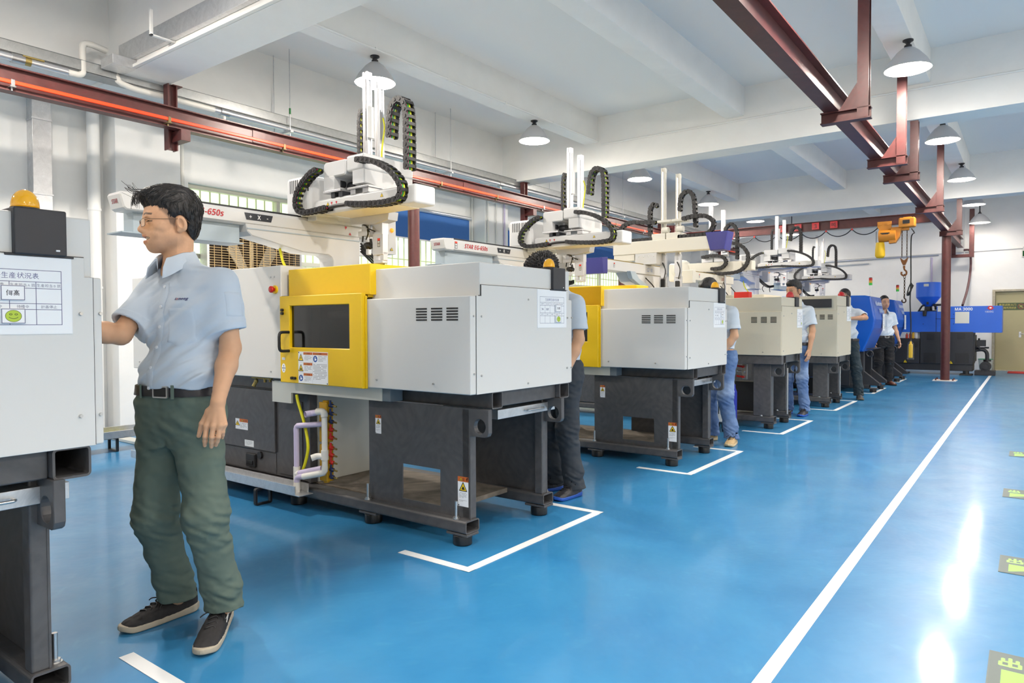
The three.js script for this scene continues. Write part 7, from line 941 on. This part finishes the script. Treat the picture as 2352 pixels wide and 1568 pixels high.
// nearest worker
person({
  label: 'nearest smiling worker with wire glasses, light blue shirt and green trousers', pos: [-2.6, 0, -1.4], yaw: 15.7 * Math.PI / 180, smile: true, glasses: true, placket: true, logo: true, belt: true, sleevePocket: true, strands: 70, locks: 900, detail: 1.2, headCell: 0.0023, handCell: 0.0026, hairCell: 0.0035, clothCell: 0.0068, shoeCell: 0.0045, hem: 0.962, buckleX: 0.035,
  hair: { top: true, fringe: 0.012 }, skin: lin(216, 166, 130), shirt: { hx: 0.02, cx: 0.022, loose: -0.015 }, sleeveR: 0.82,
  J: {
    neck: [-0.07, 1.435, -0.008], head: { c: [-0.067, 1.583, -0.005], yaw: -32.6 * Math.PI / 180, pitch: 0.02 }, shL: [0.135, 1.378, -0.03], elL: [0.16, 1.112, -0.04], wrL: [0.2, 0.922, 0.068], shR: [-0.185, 1.365, -0.02], elR: [-0.185, 1.165, 0.15], wrR: [-0.2, 1.19, 0.325],
    hipL: [0.02, 0.9, -0.005], knL: [0.1, 0.49, 0.035], anL: [0.08, 0.085, -0.075], hipR: [-0.13, 0.9, 0.005], knR: [-0.148, 0.48, 0.04], anR: [-0.175, 0.085, -0.085], footL: { heel: [-0.012, -0.187], toe: [0.192, 0.158] }, footR: { heel: [-0.168, -0.18], toe: [-0.262, 0.12] },
    handL: [[[0.173, 0.831, 0.097], [0.201, 0.832, 0.093], [0.22, 0.832, 0.081], [0.228, 0.836, 0.069]], [[0.171, 0.793, 0.103], [0.197, 0.791, 0.098], [0.215, 0.791, 0.086], [0.222, 0.807, 0.071]], [[0.156, 0.757, 0.091], [0.178, 0.752, 0.082], [0.191, 0.757, 0.073], [0.211, 0.784, 0.062]], [[0.171, 0.882, 0.083], [0.148, 0.838, 0.094], [0.134, 0.792, 0.097]]],
    handR: relaxedHand([-0.2, 1.19, 0.325], [-0.72, 0, 0.69], [0, 1, 0], [0.69, 0, 0.72]),
  },
  trousers: { mat: clothMat(rgb(92, 107, 97)), r: [0.094, 0.078, 0.07], top: 0.975, bottom: 0.085 }, shoe: blackShoe,
});
const stand = (o = {}) => ({
  neck: [0, 1.43, -0.01], head: { c: [0, 1.59, 0.005], yaw: 0, pitch: 0 }, shL: [0.175, 1.37, -0.02], elL: [0.215, 1.1, -0.03], wrL: [0.215, 0.86, 0.05], shR: [-0.175, 1.37, -0.02], elR: [-0.215, 1.1, -0.03], wrR: [-0.215, 0.86, 0.05], handL: relaxedHand([0.215, 0.86, 0.05], [0, -0.97, 0.22], [0, 0.22, 0.97], [-1, 0, 0]), handR: relaxedHand([-0.215, 0.86, 0.05], [0, -0.97, 0.22], [0, 0.22, 0.97], [1, 0, 0]),
  hipL: [0.085, 0.89, 0], knL: [0.1, 0.48, 0.02], anL: [0.11, 0.085, -0.03], hipR: [-0.085, 0.89, 0], knR: [-0.1, 0.48, 0.02], anR: [-0.11, 0.085, -0.03], footL: { heel: [0.1, -0.1], toe: [0.15, 0.17] }, footR: { heel: [-0.1, -0.1], toe: [-0.15, 0.17] }, ...o,
});
const bootMat = { mat: std(rgb(28, 28, 36), 0.45), sole: std(rgb(24, 78, 170), 0.5), laces: true };
person({ label: 'bent worker with spiky black hair and blue soled shoes, half hidden by a machine', pos: [-2.64, 0, -4.1], yaw: -0.35, hair: { top: true, spike: 0.024 }, trousers: { mat: clothMat(rgb(48, 54, 62)), top: 0.95 }, shoe: bootMat, J: stand({ head: { c: [-0.03, 1.54, 0.1], yaw: -0.2, pitch: 0.3 }, neck: [0, 1.41, 0.03], shL: [0.18, 1.35, 0.0], elL: [0.205, 1.09, 0.0], wrL: [0.2, 0.87, 0.11], handL: relaxedHand([0.2, 0.87, 0.11], [0, -0.97, 0.22], [0, 0.22, 0.97], [-1, 0, 0]), elR: [-0.22, 1.12, 0.1], wrR: [-0.3, 1.12, 0.22], handR: relaxedHand([-0.3, 1.12, 0.22], [-0.9, 0, 0.4], [0, 1, 0], [0.4, 0, 0.9]) }) });
person({ label: 'bent worker in faded light jeans and tan sneakers behind the second complete machine', pos: [-2.5, 0, -6.82], yaw: -0.3, hair: { top: true }, shirtMat: shirtPale, trousers: { mat: denimMat, shade: denimShade, top: 0.93, r: [0.098, 0.074, 0.07] }, shoe: { mat: std(rgb(186, 160, 118), 0.8), sole: std(rgb(206, 186, 150), 0.6), laces: true }, J: stand({ head: { c: [-0.02, 1.5, 0.12], yaw: 0.1, pitch: 0.4 }, neck: [0, 1.385, 0.05], shL: [0.175, 1.32, 0.03], elL: [0.215, 1.07, 0.05], wrL: [0.12, 0.88, 0.16], handL: relaxedHand([0.12, 0.88, 0.16], [-0.5, -0.8, 0.3], [0, 0.22, 0.97], [-0.8, 0.5, 0]), shR: [-0.175, 1.32, 0.03], elR: [-0.22, 1.1, 0.16], wrR: [-0.14, 0.95, 0.3], handR: relaxedHand([-0.14, 0.95, 0.3], [0.3, -0.5, 0.8], [0, 0.8, 0.5], [1, 0, 0]), knL: [0.12, 0.48, 0.06], anL: [0.15, 0.085, 0.0], footL: { heel: [0.14, -0.07], toe: [0.24, 0.18] } }) });
person({ label: 'worker in profile wearing light blue shirt and blue jeans, behind the red dome beacon', pos: [-2.44, 0, -9.42], yaw: -0.25, hair: { top: true }, skin: lin(202, 154, 122), shirtMat: shirtPale, headCell: 0.004, eyes: true, belt: true, trousers: { mat: denimMat, shade: denimShade, top: 0.95, r: [0.09, 0.07, 0.062] }, shoe: bootMat, J: stand({ head: { c: [0, 1.6, 0.03], yaw: -0.25, pitch: 0.04 }, elL: [0.215, 1.1, -0.02], elR: [-0.22, 1.12, 0.1], wrR: [-0.15, 1.15, 0.33], handR: relaxedHand([-0.15, 1.15, 0.33], [0, 0, 1], [0, 1, 0], [1, 0, 0]) }) });
person({ label: 'worker with raised bent forearm and wide stance, at the farther cream machine', pos: [-2.32, 0, -11.86], yaw: 0.2, hair: { thin: 0.004 }, skin: lin(196, 146, 116), shirtMat: shirtPale, belt: true, eyes: true, trousers: { mat: clothMat(rgb(38, 52, 60)), top: 0.95 }, shoe: { mat: std(rgb(44, 46, 52), 0.6), sole: std(rgb(92, 84, 72), 0.7) }, J: stand({ head: { c: [-0.02, 1.58, 0.02], yaw: -0.7, pitch: 0 }, elL: [0.27, 1.27, 0.12], wrL: [0.07, 1.26, 0.3], handL: relaxedHand([0.07, 1.26, 0.3], [-0.8, 0, 0.6], [0, 1, 0], [-0.6, 0, -0.8]), elR: [-0.24, 1.18, 0.1], wrR: [-0.3, 1.24, 0.28], handR: relaxedHand([-0.3, 1.24, 0.28], [-0.8, 0, 0.6], [0, 1, 0], [0.6, 0, 0.8]), knL: [0.15, 0.48, 0.02], anL: [0.19, 0.085, 0], footL: { heel: [0.18, -0.08], toe: [0.22, 0.19] }, knR: [-0.14, 0.48, 0.03], anR: [-0.18, 0.085, 0.02], footR: { heel: [-0.14, -0.06], toe: [-0.3, 0.15] } }) });
person({ label: 'worker facing the camera with arms hanging, in black trousers, between the two blue machines', pos: [-2.24, 0, -14.85], yaw: 0.62, hair: { thin: 0.003 }, skin: lin(206, 158, 130), shirtMat: shirtPale, belt: true, eyes: true, placket: true, headCell: 0.004, trousers: { mat: clothMat(rgb(26, 26, 30)), top: 0.95 }, shoe: { mat: std(rgb(92, 50, 38), 0.5), sole: std(rgb(50, 36, 30), 0.6) }, J: stand({ head: { c: [0, 1.56, 0.0], yaw: -0.05, pitch: 0 }, neck: [0, 1.405, -0.01], shL: [0.175, 1.35, -0.02], shR: [-0.175, 1.35, -0.02], elL: [0.235, 1.09, -0.05], wrL: [0.275, 0.86, 0.02], handL: relaxedHand([0.275, 0.86, 0.02], [0.1, -0.97, 0.2], [0, 0.22, 0.97], [-1, 0, 0]) }) });
renderer.render(scene, camera);
